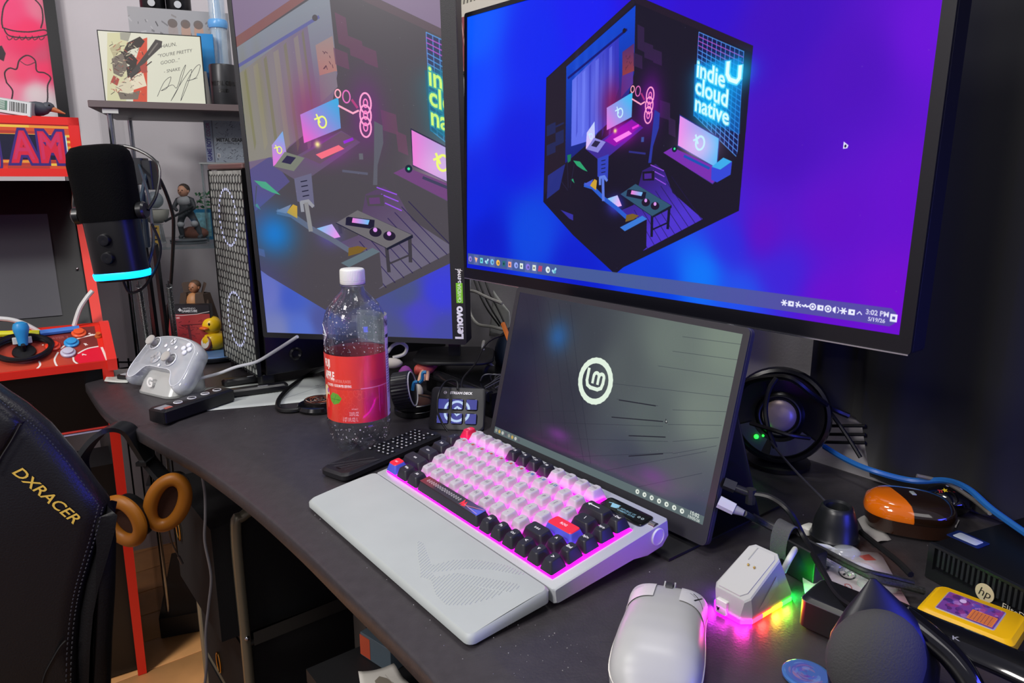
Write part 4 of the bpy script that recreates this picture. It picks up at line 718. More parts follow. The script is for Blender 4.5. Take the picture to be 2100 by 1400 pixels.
def seg_strip(i, t0, t1, col, es):
    (ax, ay), (bx, by) = strip[i], strip[(i+1) % 8]; p0 = (ax + (bx-ax)*t0, ay + (by-ay)*t0); p1 = (ax + (bx-ax)*t1, ay + (by-ay)*t1)
    g = G(); o_ = .0008; nx, ny = (by-ay), -(bx-ax); L = math.hypot(nx, ny); nx, ny = nx/L*o_, ny/L*o_
    g.add([(p0[0]+nx, p0[1]+ny, .0006), (p1[0]+nx, p1[1]+ny, .0006), (p1[0]+nx, p1[1]+ny, .0042), (p0[0]+nx, p0[1]+ny, .0042), (p0[0]-nx, p0[1]-ny, .0006), (p1[0]-nx, p1[1]-ny, .0006), (p1[0]-nx, p1[1]-ny, .0042), (p0[0]-nx, p0[1]-ny, .0042)], [(0,1,2,3), (7,6,5,4), (0,4,5,1), (3,2,6,7)])
    g.out('light_segment', m(col, .5, em=es), dc)['label'] = 'glowing coloured strip'
seg_strip(0, 0, 1, '#ff06ee', 26); seg_strip(1, 0, 1, '#ff10d0', 26); seg_strip(7, 0, 1, '#c008ff', 22); seg_strip(6, 0, 1, '#6010ff', 16)
for t0, t1, c in ((0, .25, '#ff1830'), (.25, .5, '#ff4410'), (.5, .75, '#e0c010'), (.75, 1, '#20ff20')): seg_strip(2, t0, t1, c, 18)
for lx, ly, dx_, dy_, lc in ((-hx-.001, -.014, -1, 0, (.35, .02, 1)), (-.015, F_+.001, -.7, -1, (.9, .02, 1)), (-.004, F_-.0012, 0, -1, (1, .02, .85)), (.013, F_+.002, .5, -1, (1, .02, .5)), (hx+.001, -.016, 1, 0, (1, .06, .05)), (hx+.0016, .004, 1, 0, (1, .6, .05)), (hx+.0018, .020, 1, 0, (.3, 1, .05)), (.016, Bk+.0005, .7, .7, (.02, 1, .1))):
    l = bpy.data.lights.new('dock_light', 'AREA'); l.energy = .022; l.color = lc; l.size = .010; lo_ = bpy.data.objects.new('dock_light', l); COL.objects.link(lo_); lo_.parent = dc; lo_.location = (lx + dx_*.001, ly + dy_*.001, .0060); lo_.rotation_euler = Vector((dx_, dy_, -.42)).to_track_quat('-Z', 'Y').to_euler()
seg_strip(3, 0, 1, '#02ff20', 22); seg_strip(4, 0, 1, '#02ff20', 18)
cb = G(); q0 = dc.location + UU*.006 + NN*.036 + Vector((0, 0, .020)); cb.tube([q0, at(1622, 1140, z=.034), at(1640, 1118, z=.022), at(1668, 1118, z=.008), at(1720, 1125, z=.004)], .0028, 10); tag(cb.out('white_cable', m('#c8ccc4', .45)), 'thick white cable running from the back of the mouse dock', 'cable')

# ------------------------------------------------------------------ control pad with six picture keys
SD = frame(at(938, 838, y=1.03), R(-6), R(-28)); sd = thing('control_pad', 'black control pad with six lit blue picture keys, behind the keyboard', 'control pad', mat=SD)
g = G(); g.M = Matrix.Rotation(R(90), 4, 'X'); g.rbox(.083, .066, -.008, 0, .007, .0015); g.out('pad_body', m('#1d1d20', .5), sd)
g = G(); g.M = Matrix.Rotation(R(-62), 4, 'X').inverted() if 0 else Matrix.Identity(4); zz = SD.inverted() 
P = [zz @ (SD @ Vector((x, 0, -.033)) + Vector((0, dy, -dz))) for x, dy, dz in ((-.036, 0, 0), (.036, 0, 0))]
lo = (SD @ Vector((0, .008, -.033))).z - DT
def down(v, dx=0): p = SD @ Vector(v); return zz @ Vector((p.x, p.y + dx, DT + .0008))
g = G(); a_ = [Vector((-.036, .008, .028)), Vector((.036, .008, .028)), Vector((.036, .009, -.030)), Vector((-.036, .009, -.030))]; b_ = [down(a_[0], .03), down(a_[1], .03), down(a_[2]), down(a_[3])]
g.add(a_ + b_, [(0,1,2,3), (4,5,6,7), (0,1,5,4), (1,2,6,5), (2,3,7,6), (3,0,4,7)]); g.out('pad_stand', m('#101013', .6), sd)
g = G(); words(g, 'STREAM DECK', Matrix.Translation((.004, -.0003, .0222)) @ Matrix.Rotation(R(90), 4, 'X'), .0052, bold=.03, shear=.15); g.M = Matrix.Translation((-.0200, -.0003, .0242)) @ Matrix.Rotation(R(90), 4, 'X'); g.torus((0, 0, 0), .0020, .00035, 16, 5); g.box(-.0005, .0018, -.0004, .0004, 0, .0003); g.out('pad_lettering', m('#e8e8ea', .4), sd)
cv = Cv(384, 256, (58, 62, 150)); lg = (190, 214, 250); cv.ring(192, 128, 98, 30, lg); cv.rect(0, 90, 130, 165, (58, 62, 150), .0); cv.poly([(150, 120), (192, 84), (250, 120), (192, 165)], lg); cv.poly([(185, 108), (205, 124), (185, 140)], (58, 62, 150))
kim = cv.mat(r=.3, em=.9)
for i in range(3):
    for j in range(2):
        cx, cz = -.0215 + i*.0215, .0065 - j*.0215; g = G(); g.M = Matrix.Translation((cx, 0, cz)) @ Matrix.Rotation(R(90), 4, 'X'); g.rbox(.0182, .0172, 0, .0022, .0035, .0006); kp = g.out('picture_key', m('#0a0a18', .15), sd)
        sheet('key_display', [[(cx-.008, -.0024, cz-.0075), (cx+.008, -.0024, cz-.0075)], [(cx-.008, -.0024, cz+.0075), (cx+.008, -.0024, cz+.0075)]], kim, kp, (i/3, (1-j)/2, (i+1)/3, (2-j)/2))

# ------------------------------------------------------------------ left side: arcade machine
def loc(M, px, py, y=0.): n_ = M.to_3x3() @ Vector((0, 1, 0)); return M.inverted() @ at(px, py, plane=(M @ Vector((0, y, 0)), n_))
AM = frame((-.839, 1.443, 0), .58); ar = thing('arcade_machine', 'red-trimmed black arcade machine with a red JAM marquee, at the left edge', 'arcade machine', mat=AM)
side = [(0, -.739), (-.124, -.119), (-.158, .018), (-.160, .034), (-.075, .088), (-.046, .058), (.048, .196), (.150, .362), (-.066, .372), (-.066, .476), (.30, .476), (.41, .32), (.41, -.739)]
bk2 = m('#0b0b0d', .4); red = m('#d92a1c', .42)
for nm, x0 in (('side_panel', -.016), ('side_panel', -.48)):
    g = G(); g.loft([[(x, y, DT+z) for y, z in side] for x in (x0, x0+.016)]); g.out(nm, bk2, ar, sharp=20)
for x0 in (-.017, -.481):
    g = G()
    for i in range(0, 11):
        if i in (4, 7): continue
        (y0, z0), (y1, z1) = side[i], side[i+1]; L = math.hypot(y1-y0, z1-z0); ny, nz = (z1-z0)/L, -(y1-y0)/L; ny, nz = -abs(ny) if i < 9 else ny, nz; e = .0016
        q = [(y0, z0), (y1, z1), (y1-.002, z1+.002*0), (y0-.002, z0)]; w_ = .018
        g.add([(x, y + dy, DT + z) for x in (x0, x0+w_) for y, z in ((y0, z0), (y1, z1)) for dy in (-.0016, .0012)], [(0,2,6,4), (1,5,7,3), (0,4,5,1), (2,3,7,6), (0,1,3,2), (4,6,7,5)])
    g.out('edge_trim', red, ar)
g = G(); g.loft([[(x, y, DT+z) for y, z in ((.02, -.735), (-.07, -.20), (.05, -.20), (.38, -.735))] for x in (-.464, -.016)]); g.out('lower_panel', bk2, ar)
g = G(); g.loft([[(x, y, DT+z) for y, z in ((-.12, -.104), (-.150, .018), (-.02, .018), (-.02, -.104))] for x in (-.464, -.016)]); g.out('coin_panel', m('#08080b', .35), ar)
g = G(); g.box(-.464, -.016, -.1225, -.115, DT-.1065, DT-.1035); g.box(-.464, -.016, -.121, -.115, DT-.1115, DT-.1085, 1); g.out('pinstripe', [m('#c83a34', .5), m('#a9a6c8', .5)], ar)
cv = Cv(300, 160, (8, 8, 12)); cv.rect(90, 44, 296, 140, (150, 170, 200)); cv.rect(96, 50, 290, 134, (14, 18, 40)); cv.text('SESSION', 192, 122, 78, (236, 236, 240), 1, .04, sx=.62)
cv.poly([(10, 60), (40, 10), (50, 40), (80, 30), (90, 70), (140, 40), (110, 90), (60, 130), (20, 140)], (170, 180, 200)); cv.poly([(30, 70), (60, 50), (90, 90), (60, 120)], (200, 90, 70))
q = [loc(AM, px, py, -.15) for px, py in ((-6, 846), (66, 818), (64, 785), (-8, 776))]
fz = lambda z: -.120 - (z + .104) / .122 * .030 - .0008
sheet('session_sign', [[(q[0].x, fz(-.085), DT-.085), (q[1].x, fz(-.085), DT-.085)], [(q[0].x, fz(-.030), DT-.030), (q[1].x, fz(-.030), DT-.030)]], cv.mat(r=.4), ar)
# screen and its dark surround
g = G(); g.loft([[(x, y, DT+z) for y, z in ((-.030, .060), (.060, .196), (.160, .362), (.20, .362), (.20, .060))] for x in (-.464, -.016)]); g.out('screen_surround', m('#0e0e11', .35), ar)
def scp(x, t): return Vector((x, -.030 + t*.19 - .001, DT + .060 + t*.302))
sheet('screen', [[scp(-.41, .14), scp(-.066, .14)], [scp(-.41, .78), scp(-.066, .78)]], m('#3b3b40', .3), ar)
g = G(); g.M = Matrix.Translation(scp(-.028, .42)); g.sph((0, 0, 0), .0028, 10); g.out('screw', CHROME, ar)
g = G(); words(g, 'P', Matrix.Translation(scp(-.166, .97) + Vector((0, -.001, 0))) @ Matrix.Rotation(R(60), 4, 'X'), .02, bold=.03); g.out('letter', m('#a0a0a4', .5), ar)
# marquee
g = G(); g.loft([[(x, y, DT+z) for y, z in ((-.062, .374), (-.062, .472), (.28, .472), (.16, .374))] for x in (-.464, -.016)]); g.out('marquee_box', red, ar)
cv = Cv(1440, 290, (206, 60, 30))
for i in range(15):
    for j in range(7):
        c = [(222, 150, 50), (226, 190, 70), (200, 80, 36), (170, 60, 40)][int(rng.integers(4))]; x = j*210 + rng.uniform(-60, 60); cv.rect(x, 8 + i*19, x + 230, 24 + i*19, c)
cv.rect(600, 68, 1390, 232, (24, 26, 44)); cv.rect(1388, 60, 1400, 226, (130, 190, 180)); cv.rect(1402, 72, 1408, 230, (180, 220, 220))
for k, (t, x) in enumerate((('J', 1062), ('A', 1196), ('M', 1330))):
    for b_, c in ((.13, (60, 40, 110)), (.06, (206, 36, 56))): cv.text(t, x, 238, 260, c, 1, b_, sx=.62)
    cv.text(t, x-4, 230, 258, (190, 60, 120), .5, .0, sx=.6)
sheet('marquee_print', [[(-.472, -.0672, DT+.384), (-.012, -.0672, DT+.384)], [(-.472, -.0672, DT+.462), (-.012, -.0672, DT+.462)]], cv.mat(r=.35), ar)
g = G(); g.box(-.48, 0, -.0685, -.060, DT+.462, DT+.476); g.box(-.48, 0, -.0685, -.060, DT+.370, DT+.384); g.box(-.016, 0, -.0685, -.06, DT+.370, DT+.476); g.out('marquee_frame', red, ar)
# control panel
p0, p1 = Vector((0, -.160, DT+.036)), Vector((0, -.074, DT+.086)); pn = Vector((0, -(p1-p0).z, (p1-p0).y)).normalized()
PMt = AM @ Matrix.Translation(p0) @ Matrix.Rotation(math.atan2(.050, .086), 4, 'X')     # local: x right, y up the slope, z off the panel
PL = (p1-p0).length
def pan(px, py): n_ = PMt.to_3x3() @ Vector((0, 0, 1)); return PMt.inverted() @ at(px, py, plane=(PMt.translation, n_))
g = G(); g.loft([[(x, y, DT+z) for y, z in ((-.160, .020), (-.162, .0345), (-.076, .0855), (-.03, .086), (-.03, .020))] for x in (-.47, -.006)]); g.out('control_deck', red, ar)
g = G(); g.loft([[(x, y, DT+z) for y, z in ((-.166, .016), (-.168, .038), (-.078, .093), (-.06, .093), (-.06, .016))] for x in (-.008, .008)]); g.out('deck_end', m('#e0322a', .4), ar)
cv = Cv(1400, 300, (122, 52, 40)); 
def pc(px, py): q = pan(px, py); return ((q.x + .47) / .464 * 1400, (1 - q.y / PL) * 300)
cv.field([(*pc(10, 690), (104, 44, 40)), (*pc(150, 690), (104, 44, 42)), (*pc(200, 690), (110, 44, 40)), (*pc(20, 750), (176, 66, 46)), (*pc(110, 740), (182, 70, 48)), (*pc(140, 720), (160, 56, 46)), (*pc(100, 765), (190, 50, 34))], 3)
cv.poly([pc(*p) for p in ((152, 735), (160, 722), (178, 714), (212, 708), (236, 742), (170, 750))], (216, 24, 50))
def arc(P, w_=9, c=(222, 214, 206)): cv.line([(v.x, v.y) for v in spline([(*pc(*p), 0) for p in P], 5)], w_, c)
arc([(226, 680), (190, 687), (160, 694), (140, 703), (125, 714)]); arc([(213, 708), (180, 714), (160, 724)]); arc([(119, 722), (112, 735), (114, 745), (119, 752)]); arc([(150, 732), (152, 740), (163, 747)]); arc([(80, 740), (82, 748), (71, 759)])
arc([(204, 702), (212, 720), (220, 739)], 12); arc([(205, 704), (224, 700)]); arc([(207, 710), (226, 707)])
cv.text('PLAYER 2', *pc(118, 695), 26, (150, 80, 70), 1, .03); 
for p in ((92, 706), (175, 706), (173, 726), (186, 685)): X, Yc = pc(*p); [cv.line([(X + rng.uniform(-12, 12), Yc + rng.uniform(-10, 6)), (X + rng.uniform(-12, 12), Yc + rng.uniform(-6, 10))], 5, (226, 220, 212)) for _ in range(5)]
sheet('deck_print', [[(-.47, -.1612+.0, DT+.0355), (-.006, -.1612, DT+.0355)], [(-.47, -.0752, DT+.0868), (-.006, -.0752, DT+.0868)]], cv.mat(r=.3), ar)
def onp(px, py): q = pan(px, py); return Matrix(AM.inverted()) @ PMt @ Matrix.Translation((q.x, q.y, 0.0015))
for p, c, nm in (((162, 685), '#e0552a', 1), ((147, 705), '#2f8fc8', 1), ((109, 712), '#d83a24', 1), ((140, 725), '#b8b4c4', 1), ((202, 691), '#c8602c', .5)):
    g = G(); g.M = onp(*p); g.lathe([(.0125*nm, 0), (.0125*nm, .003), (.0105*nm, .0045), (.0088*nm, .0045), (.0085*nm, .0078), (.004, .0088), (.0001, .0088)], 24); g.out('button', m(c, .3), ar)['label'] = 'round play button'
g = G(); g.M = onp(50, 723); g.lathe([(.019, 0), (.018, .003), (.006, .004), (.004, .004), (.0035, .018)], 24); g.out('joystick_base', BLK, ar)
jb = AM.inverted() @ (PMt @ pan(50, 723)); g = G(); g.M = Matrix.Translation(jb) @ Matrix.Rotation(R(-6), 4, 'X'); g.lathe([(.0045, .012), (.0075, .014), (.0095, .030), (.0125, .040), (.0130, .046), (.011, .053), (.005, .0565), (.0001, .057)], 24); g.out('joystick', m('#2a86bd', .35), ar)
jw = AM @ jb
lp = G(); 
for k in range(5):
    rr = .040 + .0022*(k % 3); zt_ = .006 + .0042*(k//2); lp.tube([PMt @ (pan(48, 722) + Vector((rr*math.cos(a)*1.05, rr*math.sin(a)*.75 + .004*math.sin(k), zt_ + .0015*math.sin(3*a+k)))) for a in np.linspace(0, 2*math.pi, 20)[:-1]], .0030, 6, 0, 2, True)
tag(lp.out('coiled_cable', CABLE), 'black cable coiled around the blue joystick', 'cable')
for nm, cols_, xs_ in (('yellow_marker', '#c8c41e', (-12, 684, 82, 682)), ('blue_marker', '#3f78c4', (83, 682, 163, 672))):
    a, b = PMt @ (pan(xs_[0], xs_[1]+6) + Vector((0, 0, .006))), PMt @ (pan(xs_[2], xs_[3]+6) + Vector((0, 0, .006))); g = G(); g.cyl(a, b, .0058, seg=8)
    tag(g.out(nm, m(cols_, .4)), 'square-edged %s bar lying behind the arcade buttons' % nm.split('_')[0], 'marker')
g = G(); a = PMt @ (pan(47, 705) + Vector((0, 0, .010))); g.M = Matrix.Translation(a) @ Matrix.Rotation(.6, 4, 'Z'); g.rbox(.030, .020, -.006, .006, .002, .001); tag(g.out('plug_adapter', m('#bdbdb8', .4)), 'small white plug adapter behind the blue joystick', 'adapter')
for nm, P in (('looping_cord', [(-20, 652), (20, 655), (50, 664), (84, 682)]), ('dangling_cable', [(190, 596), (178, 610), (163, 634), (152, 668)])):
    g = G(); pts = []
    for i, (px, py) in enumerate(P): q = loc(AM, px, py, -.055); pts.append(AM @ q)
    g.tube(pts, .0042, 8); tag(g.out(nm, m('#c9cac6', .45)), 'white cord %s in front of the arcade screen' % ('looping down to the left' if nm == 'looping_cord' else 'hanging beside the red trim'), 'cable')
# things on top of the marquee
tz = DT + .4768
cv = Cv(200, 160, (190, 194, 190)); [cv.rect(110 + i*7, 20, 113 + i*7 + (i % 3), 130, (20, 24, 20)) for i in range(11)]; cv.rect(10, 20, 100, 130, (70, 110, 90)); [cv.rect(14, 26 + i*12, 90, 30 + i*12, (200, 210, 200)) for i in range(8)]
cM = AM @ Matrix.Translation((-.098, -.035, tz + .014)) @ Matrix.Rotation(R(-18), 4, 'Z') @ Matrix.Rotation(R(9), 4, 'Y')
ct = thing('printed_carton', 'small white carton with a barcode, lying on top of the arcade marquee', 'carton', mat=cM); g = G(); g.rbox(.075, .05, -.012, .014, .001, .0005); g.out('carton_body', m('#9a9c98', .6), ct)
sheet('carton_print', [[(-.036, -.0255, -.011), (.036, -.0255, -.011)], [(-.036, -.0255, .013), (.036, -.0255, .013)]], cv.mat(r=.5), ct)
bd = thing('toy_bird', 'little grey toy bird with an orange beak perched on the arcade top', 'toy', mat=AM @ Matrix.Translation((-.062, -.045, tz + .0005))); g = G(); g.sph((0, 0, .013), (.022, .012, .013), 14); g.sph((.018, 0, .017), (.011, .009, .009), 12); g.out('bird_body', m('#3e4248', .6), bd)
g = G(); g.cyl((.024, -.001, .014), (.044, -.004, .006), .0055, .001); g.out('beak', m('#b0683a', .5), bd)
g = G(); g.sph((.020, -.0085, .020), .0018, 8); g.out('eye', BLKG, bd)

# ------------------------------------------------------------------ poster on the wall
wd = (pA - WA2).normalized(); PW_ = Matrix.Translation(Vector((WA2.x, WA2.y, 0)) - Vector((-wd.y, wd.x, 0)) * .001) @ Matrix.Rotation(math.atan2(wd.y, wd.x), 4, 'Z')
r_in = loc(PW_, 104, 120); r_out = loc(PW_, 128, 120); zb = loc(PW_, 118, 262).z
fw = r_out.x - r_in.x; pw_ = .62; phh = .78
po = thing('framed_poster', 'black-framed poster of pink rounded shapes hanging above the arcade machine', 'poster', mat=PW_ @ Matrix.Translation((r_out.x, 0, zb)))
g = G()
for x0, x1, z0, z1 in ((-fw, 0, 0, phh), (-pw_, -pw_+fw, 0, phh), (-pw_+fw, -fw, 0, fw), (-pw_+fw, -fw, phh-fw, phh)): g.box(x0, x1, -.026, 0, z0, z1)
g.out('frame', m('#0a0a0c', .2), po)
cw_, ch_ = 560, 720; cv = Cv(cw_, ch_, (238, 50, 110))
def pp(px, py): q = loc(PW_, px, py) - Vector((r_out.x, 0, zb)); return ((q.x + pw_ - fw) / (pw_ - 2*fw) * cw_, (1 - (q.z - fw) / (phh - 2*fw)) * ch_)
cv.field([(*pp(20, 20), (244, 60, 120)), (*pp(80, 20), (236, 120, 150)), (*pp(60, 60), (250, 30, 100)), (*pp(60, 90), (244, 20, 90)), (*pp(80, 110), (214, 70, 110)), (*pp(20, 150), (236, 90, 120)), (*pp(40, 150), (248, 60, 110)), (*pp(90, 140), (250, 40, 100)), (*pp(70, 190), (226, 214, 216)), (*pp(100, 220), (210, 206, 208)), (*pp(20, 180), (244, 130, 160)), (*pp(-60, 60), (244, 60, 110))], 4)
sc = abs(pp(100, 100)[0] - pp(0, 100)[0]) / 100
K2 = (26, 14, 20)
def loop_(P, c=K2, w_=2.6): cv.line([(v.x, v.y) for v in spline([(*pp(*p), 0) for p in P], 6)], w_*sc, c)
loop_([(6, 58), (4, 40), (10, 10), (30, -8), (62, -6), (84, 14), (88, 40), (84, 58)]); loop_([(8, 58), (30, 64), (60, 66), (92, 62), (96, 72), (60, 78), (20, 74), (8, 58)])
for i in range(6): loop_([(14 + i*13, 74), (18 + i*13, 82), (24 + i*13, 80), (26 + i*13, 76)], w_=1.3)
loop_([(14, 170), (10, 150), (20, 140), (34, 142), (40, 124), (56, 114), (72, 124), (76, 146), (92, 150), (104, 160), (98, 176), (98, 200), (96, 216)]); loop_([(24, 205), (26, 186), (14, 170)]); loop_([(28, 214), (60, 220), (96, 218), (98, 228), (60, 230)]); loop_([(42, 126), (56, 134), (72, 128)], w_=1.2)
cv.poly([pp(*p) for p in ((-4, 96), (4, 94), (12, 110), (8, 126), (-4, 120))], (40, 20, 30))
for i in range(5): loop_([(54 + i*10, 226), (58 + i*10, 232), (63 + i*10, 227)], w_=1.2)
sheet('artwork', [[(-pw_+fw, -.004, fw), (-fw, -.004, fw)], [(-pw_+fw, -.004, phh-fw), (-fw, -.004, phh-fw)]], cv.mat(r=.25), po)

# ------------------------------------------------------------------ glass display cabinet and what it holds
CM = frame((-.865, 1.568, 0), C20); CWd, CDp = .40, .34
ca = thing('display_cabinet', 'glass display cabinet with a dark top board, behind the left end of the desk', 'cabinet', mat=CM)
glass = m('#1c282c', .02, alpha=.07, spec=1); bw = m('#5a4f50', .5)
g = G(); g.M = Matrix.Translation((CWd/2-.004, CDp/2, 0)); g.rbox(CWd+.02, CDp+.02, DT+.5105, DT+.5245, .003, .001); g.out('top_board', bw, ca)
g = G(); g.M = Matrix.Translation((CWd/2, CDp/2, 0)); g.rbox(CWd, CDp, .001, .055, .003, .001); g.out('base', m('#121214', .5), ca)
for nm, b in (('side_glass', (0, .004, .006, CDp-.004)), ('side_glass', (CWd-.004, CWd, .006, CDp-.004)), ('door_glass', (.004, CWd-.004, 0, .004))):
    g = G(); g.box(b[0], b[1], b[2], b[3], .056, DT+.509); g.out(nm, glass, ca)
sh_z = DT + .212
for z in (sh_z, DT-.10, .40): g = G(); g.box(.006, CWd-.006, .008, CDp-.008, z, z+.005); g.out('glass_shelf', m('#3c585c', .03, alpha=.30, spec=1), ca)
for x, y in ((.020, .020), (.020, CDp-.02), (CWd-.02, .02), (CWd-.02, CDp-.02)): g = G(); g.cyl((x, y, .056), (x, y, DT+.509), .0055, seg=12); g.out('corner_post', m('#a9adb4', .2, 1), ca)
for x in (.024, CWd-.05): g = G(); g.box(x-.014, x+.016, -.003, .010, DT+.500, DT+.5095); g.out('door_hinge', m('#b9bbb8', .4), ca)
g = G(); g.M = Matrix.Translation((.20, CDp-.02, 0)); g.box(-.17, .17, 0, .004, DT+.20, DT+.50); g.out('back_reflection_panel', m('#9a9aa2', .35), ca) if 0 else None
TOPZ = DT + .525
def cth(name, label, cat, x, y, z, rz=0, group=None): return thing(name, label, cat, mat=CM @ Matrix.Translation((x, y, z)) @ Matrix.Rotation(rz, 4, 'Z'), group=group)
# signed print in a thin black frame
a, b, c_ = loc(CM, 217, 203, .06), loc(CM, 421, 203, .06), loc(CM, 217, 55, .06); fwid, fh_ = b.x - a.x, c_.z - a.z
fp = cth('signed_picture', 'small black-framed picture with a gunman sketch and handwriting, on the cabinet top', 'picture', (a.x + b.x)/2, .06, TOPZ, 0)
g = G(); g.box(-fwid/2-.002, fwid/2+.002, 0, .010, 0, fh_+.002); g.out('frame', m('#0c0c0e', .4), fp)
cv = Cv(620, 450, (206, 210, 192)); 
def fpx(px, py): q = loc(CM, px, py, .06); return ((q.x - a.x) / fwid * 620, (1 - (q.z - a.z)/fh_) * 450)
cv.poly([fpx(*p) for p in ((219, 58), (262, 58), (258, 203), (219, 203))], (196, 198, 158)); cv.poly([fpx(*p) for p in ((245, 58), (268, 58), (262, 76), (246, 72))], (150, 152, 138)); cv.poly([fpx(*p) for p in ((290, 72), (301, 68), (301, 203), (272, 203), (276, 120))], (196, 74, 50))
dk_, mid, rd = (50, 44, 40), (110, 102, 92), (160, 70, 60)
for P, c in ((((262, 78), (286, 66), (296, 76), (288, 88), (270, 92), (250, 104), (256, 88)), dk_), (((246, 96), (270, 102), (282, 116), (270, 128), (256, 120)), dk_), (((228, 112), (250, 100), (262, 130), (248, 150), (232, 142)), mid), (((258, 130), (280, 118), (276, 152), (262, 160)), dk_), (((232, 146), (244, 154), (240, 168), (226, 160)), rd), (((236, 170), (262, 150), (280, 170), (262, 186), (244, 180)), (200, 196, 170)), (((262, 152), (292, 138), (300, 168), (274, 176)), (214, 208, 184)), (((224, 90), (244, 78), (248, 96), (232, 108)), (170, 166, 130)), (((240, 180), (262, 184), (286, 178), (282, 196), (246, 196)), mid)): cv.poly([fpx(*p) for p in P], c)
for _ in range(150): x, y = rng.uniform(226, 292), rng.uniform(74, 190); cv.line([fpx(x, y), fpx(x+rng.uniform(-9, 9), y+rng.uniform(-7, 7))], rng.uniform(2, 5), [dk_, mid, (206, 204, 170), rd][int(rng.integers(4))], .85)
cv.poly([fpx(*p) for p in ((264, 146), (300, 98), (318, 72), (332, 76), (330, 88), (304, 112), (280, 142), (268, 154))], (66, 62, 60)); cv.line([fpx(304, 104), fpx(322, 80)], 9, (110, 106, 100)); cv.line([fpx(270, 150), fpx(310, 118)], 6, dk_); cv.poly([fpx(*p) for p in ((286, 128), (298, 120), (302, 140), (290, 142))], rd)
for t, x, y, s_ in (('SHAUN,', 343, 88, 34), ('"YOU\'RE PRETTY', 358, 104, 31), ('GOOD..."', 348, 121, 31), ('- SNAKE', 352, 139, 30)): cv.text(t, *fpx(x, y), s_, (38, 38, 40), 1, -.008, (1, -.22), (.12, -1), .95)
sig = [(322, 190), (336, 160), (350, 150), (342, 172), (330, 178), (352, 166), (362, 172), (372, 140), (380, 126), (366, 170), (350, 199), (372, 160), (392, 134), (386, 160), (370, 199), (382, 160), (400, 130), (410, 126), (402, 150), (384, 158), (404, 152)]
cv.line([(v.x, v.y) for v in spline([(*fpx(*p), 0) for p in sig], 5)], 2.6, (44, 44, 46))
sheet('picture_print', [[(-fwid/2, -.0006, .001), (fwid/2, -.0006, .001)], [(-fwid/2, -.0006, fh_), (fwid/2, -.0006, fh_)]], cv.mat(r=.45), fp)
# long printed box behind, tins on it
a2, b2, c2 = loc(CM, 265, 57, .22), loc(CM, 470, 60, .22), loc(CM, 265, 13, .22)
lb = cth('long_print_box', 'long grey box printed with soldiers, standing behind the signed picture', 'box', (a2.x+b2.x)/2, .22, TOPZ); wl, hl = b2.x - a2.x, c2.z - TOPZ
g = G(); g.box(-wl/2, wl/2, 0, .07, 0, hl); g.out('box_body', m('#5c5d60', .6), lb)
cv = Cv(700, 420, (150, 152, 156)); 
for _ in range(150): x, y = rng.uniform(0, 640), rng.uniform(20, 400); cv.line([(x, y), (x+rng.uniform(-40, 40), y+rng.uniform(-22, 22))], rng.uniform(2, 10), [(50, 50, 54), (96, 96, 100), (176, 176, 180), (120, 116, 116)][int(rng.integers(4))], .7)
for x, c in ((390, (176, 140, 120)), (480, (180, 138, 116)), (300, (150, 140, 136))): cv.disc(x, 90, 34, c, 44, .8); cv.disc(x, 56, 34, (90, 80, 76), 18, .8)
sheet('box_print', [[(-wl/2, -.0006, 0), (wl/2, -.0006, 0)], [(-wl/2, -.0006, hl), (wl/2, -.0006, hl)]], cv.mat(r=.5), lb)
for i, px in enumerate((313, 366)):
    q = loc(CM, px, 12, .25); t_ = cth('lidded_tin', 'black tin standing on the long printed box, %s of two' % ('left' if i == 0 else 'right'), 'tin', q.x, .255, TOPZ + hl + .0005, group='black tins on the long box')
    g = G(); g.lathe([(.027, 0), (.028, .002), (.028, .070), (.026, .072), (.0001, .072)], 28); g.out('tin_body', m('#121214', .3), t_); g = G(); g.M = Matrix.Translation((0, -.0305, .012)) @ Matrix.Rotation(R(90), 4, 'X'); g.lathe([(.008, 0), (.008, .0015), (.0001, .0018)], 18); g.out('tin_badge', m('#b8bcc0', .3), t_)
# blue box, white card, clear tube, black tin mug
def cbox(name, label, cat, x0, y0p, x1, y1p, y, dep, mat): a, b = loc(CM, x0, y1p, y), loc(CM, x1, y0p, y); t = cth(name, label, cat, (a.x+b.x)/2, y, TOPZ); g = G(); g.rbox(b.x-a.x, dep, 0, b.z-TOPZ, .001, .0006, cy=dep/2); g.out(name+'_body', mat, t); return t
t_ = cbox('blue_case', 'bright blue case standing behind the clear tube on the cabinet', 'case', 415, 70, 436, 203, .12, .05, m('#1c7fc0', .35)); g = G(); g.box(-.006, .006, -.0006, .0004, .05, .08); g.out('case_mark', m('#0b4f86', .4), t_)
a = loc(CM, 421, 203, .075); wc = cth('white_card', 'narrow white card edge leaning between picture and black tin', 'card', a.x+.006, .085, TOPZ); g = G(); g.add([(-.005, 0, 0), (.007, 0, 0), (.001, 0, .078), (-.004, 0, .078), (-.005, .004, 0), (.007, .004, 0), (.001, .004, .078), (-.004, .004, .078)], [(0,1,2,3), (7,6,5,4), (0,4,5,1), (1,5,6,2), (2,6,7,3), (3,7,4,0)]); g.out('card_body', m('#b7b4ae', .6), wc)
a, b = loc(CM, 432, 200, .05), loc(CM, 489, 200, .05); tw = (b.x-a.x)/2; th_ = loc(CM, 455, 130, .05).z - TOPZ
tm = cth('printed_mug', 'black tin with embossed lettering on the cabinet top beside the monitor', 'tin', (a.x+b.x)/2, .05+tw, TOPZ)
g = G(); g.lathe([(tw*.97, 0), (tw, .002), (tw, th_-.003), (tw*.96, th_), (.0001, th_)], 40); g.out('mug_body', m('#2b2c2f', .35, .3), tm)
g = G()
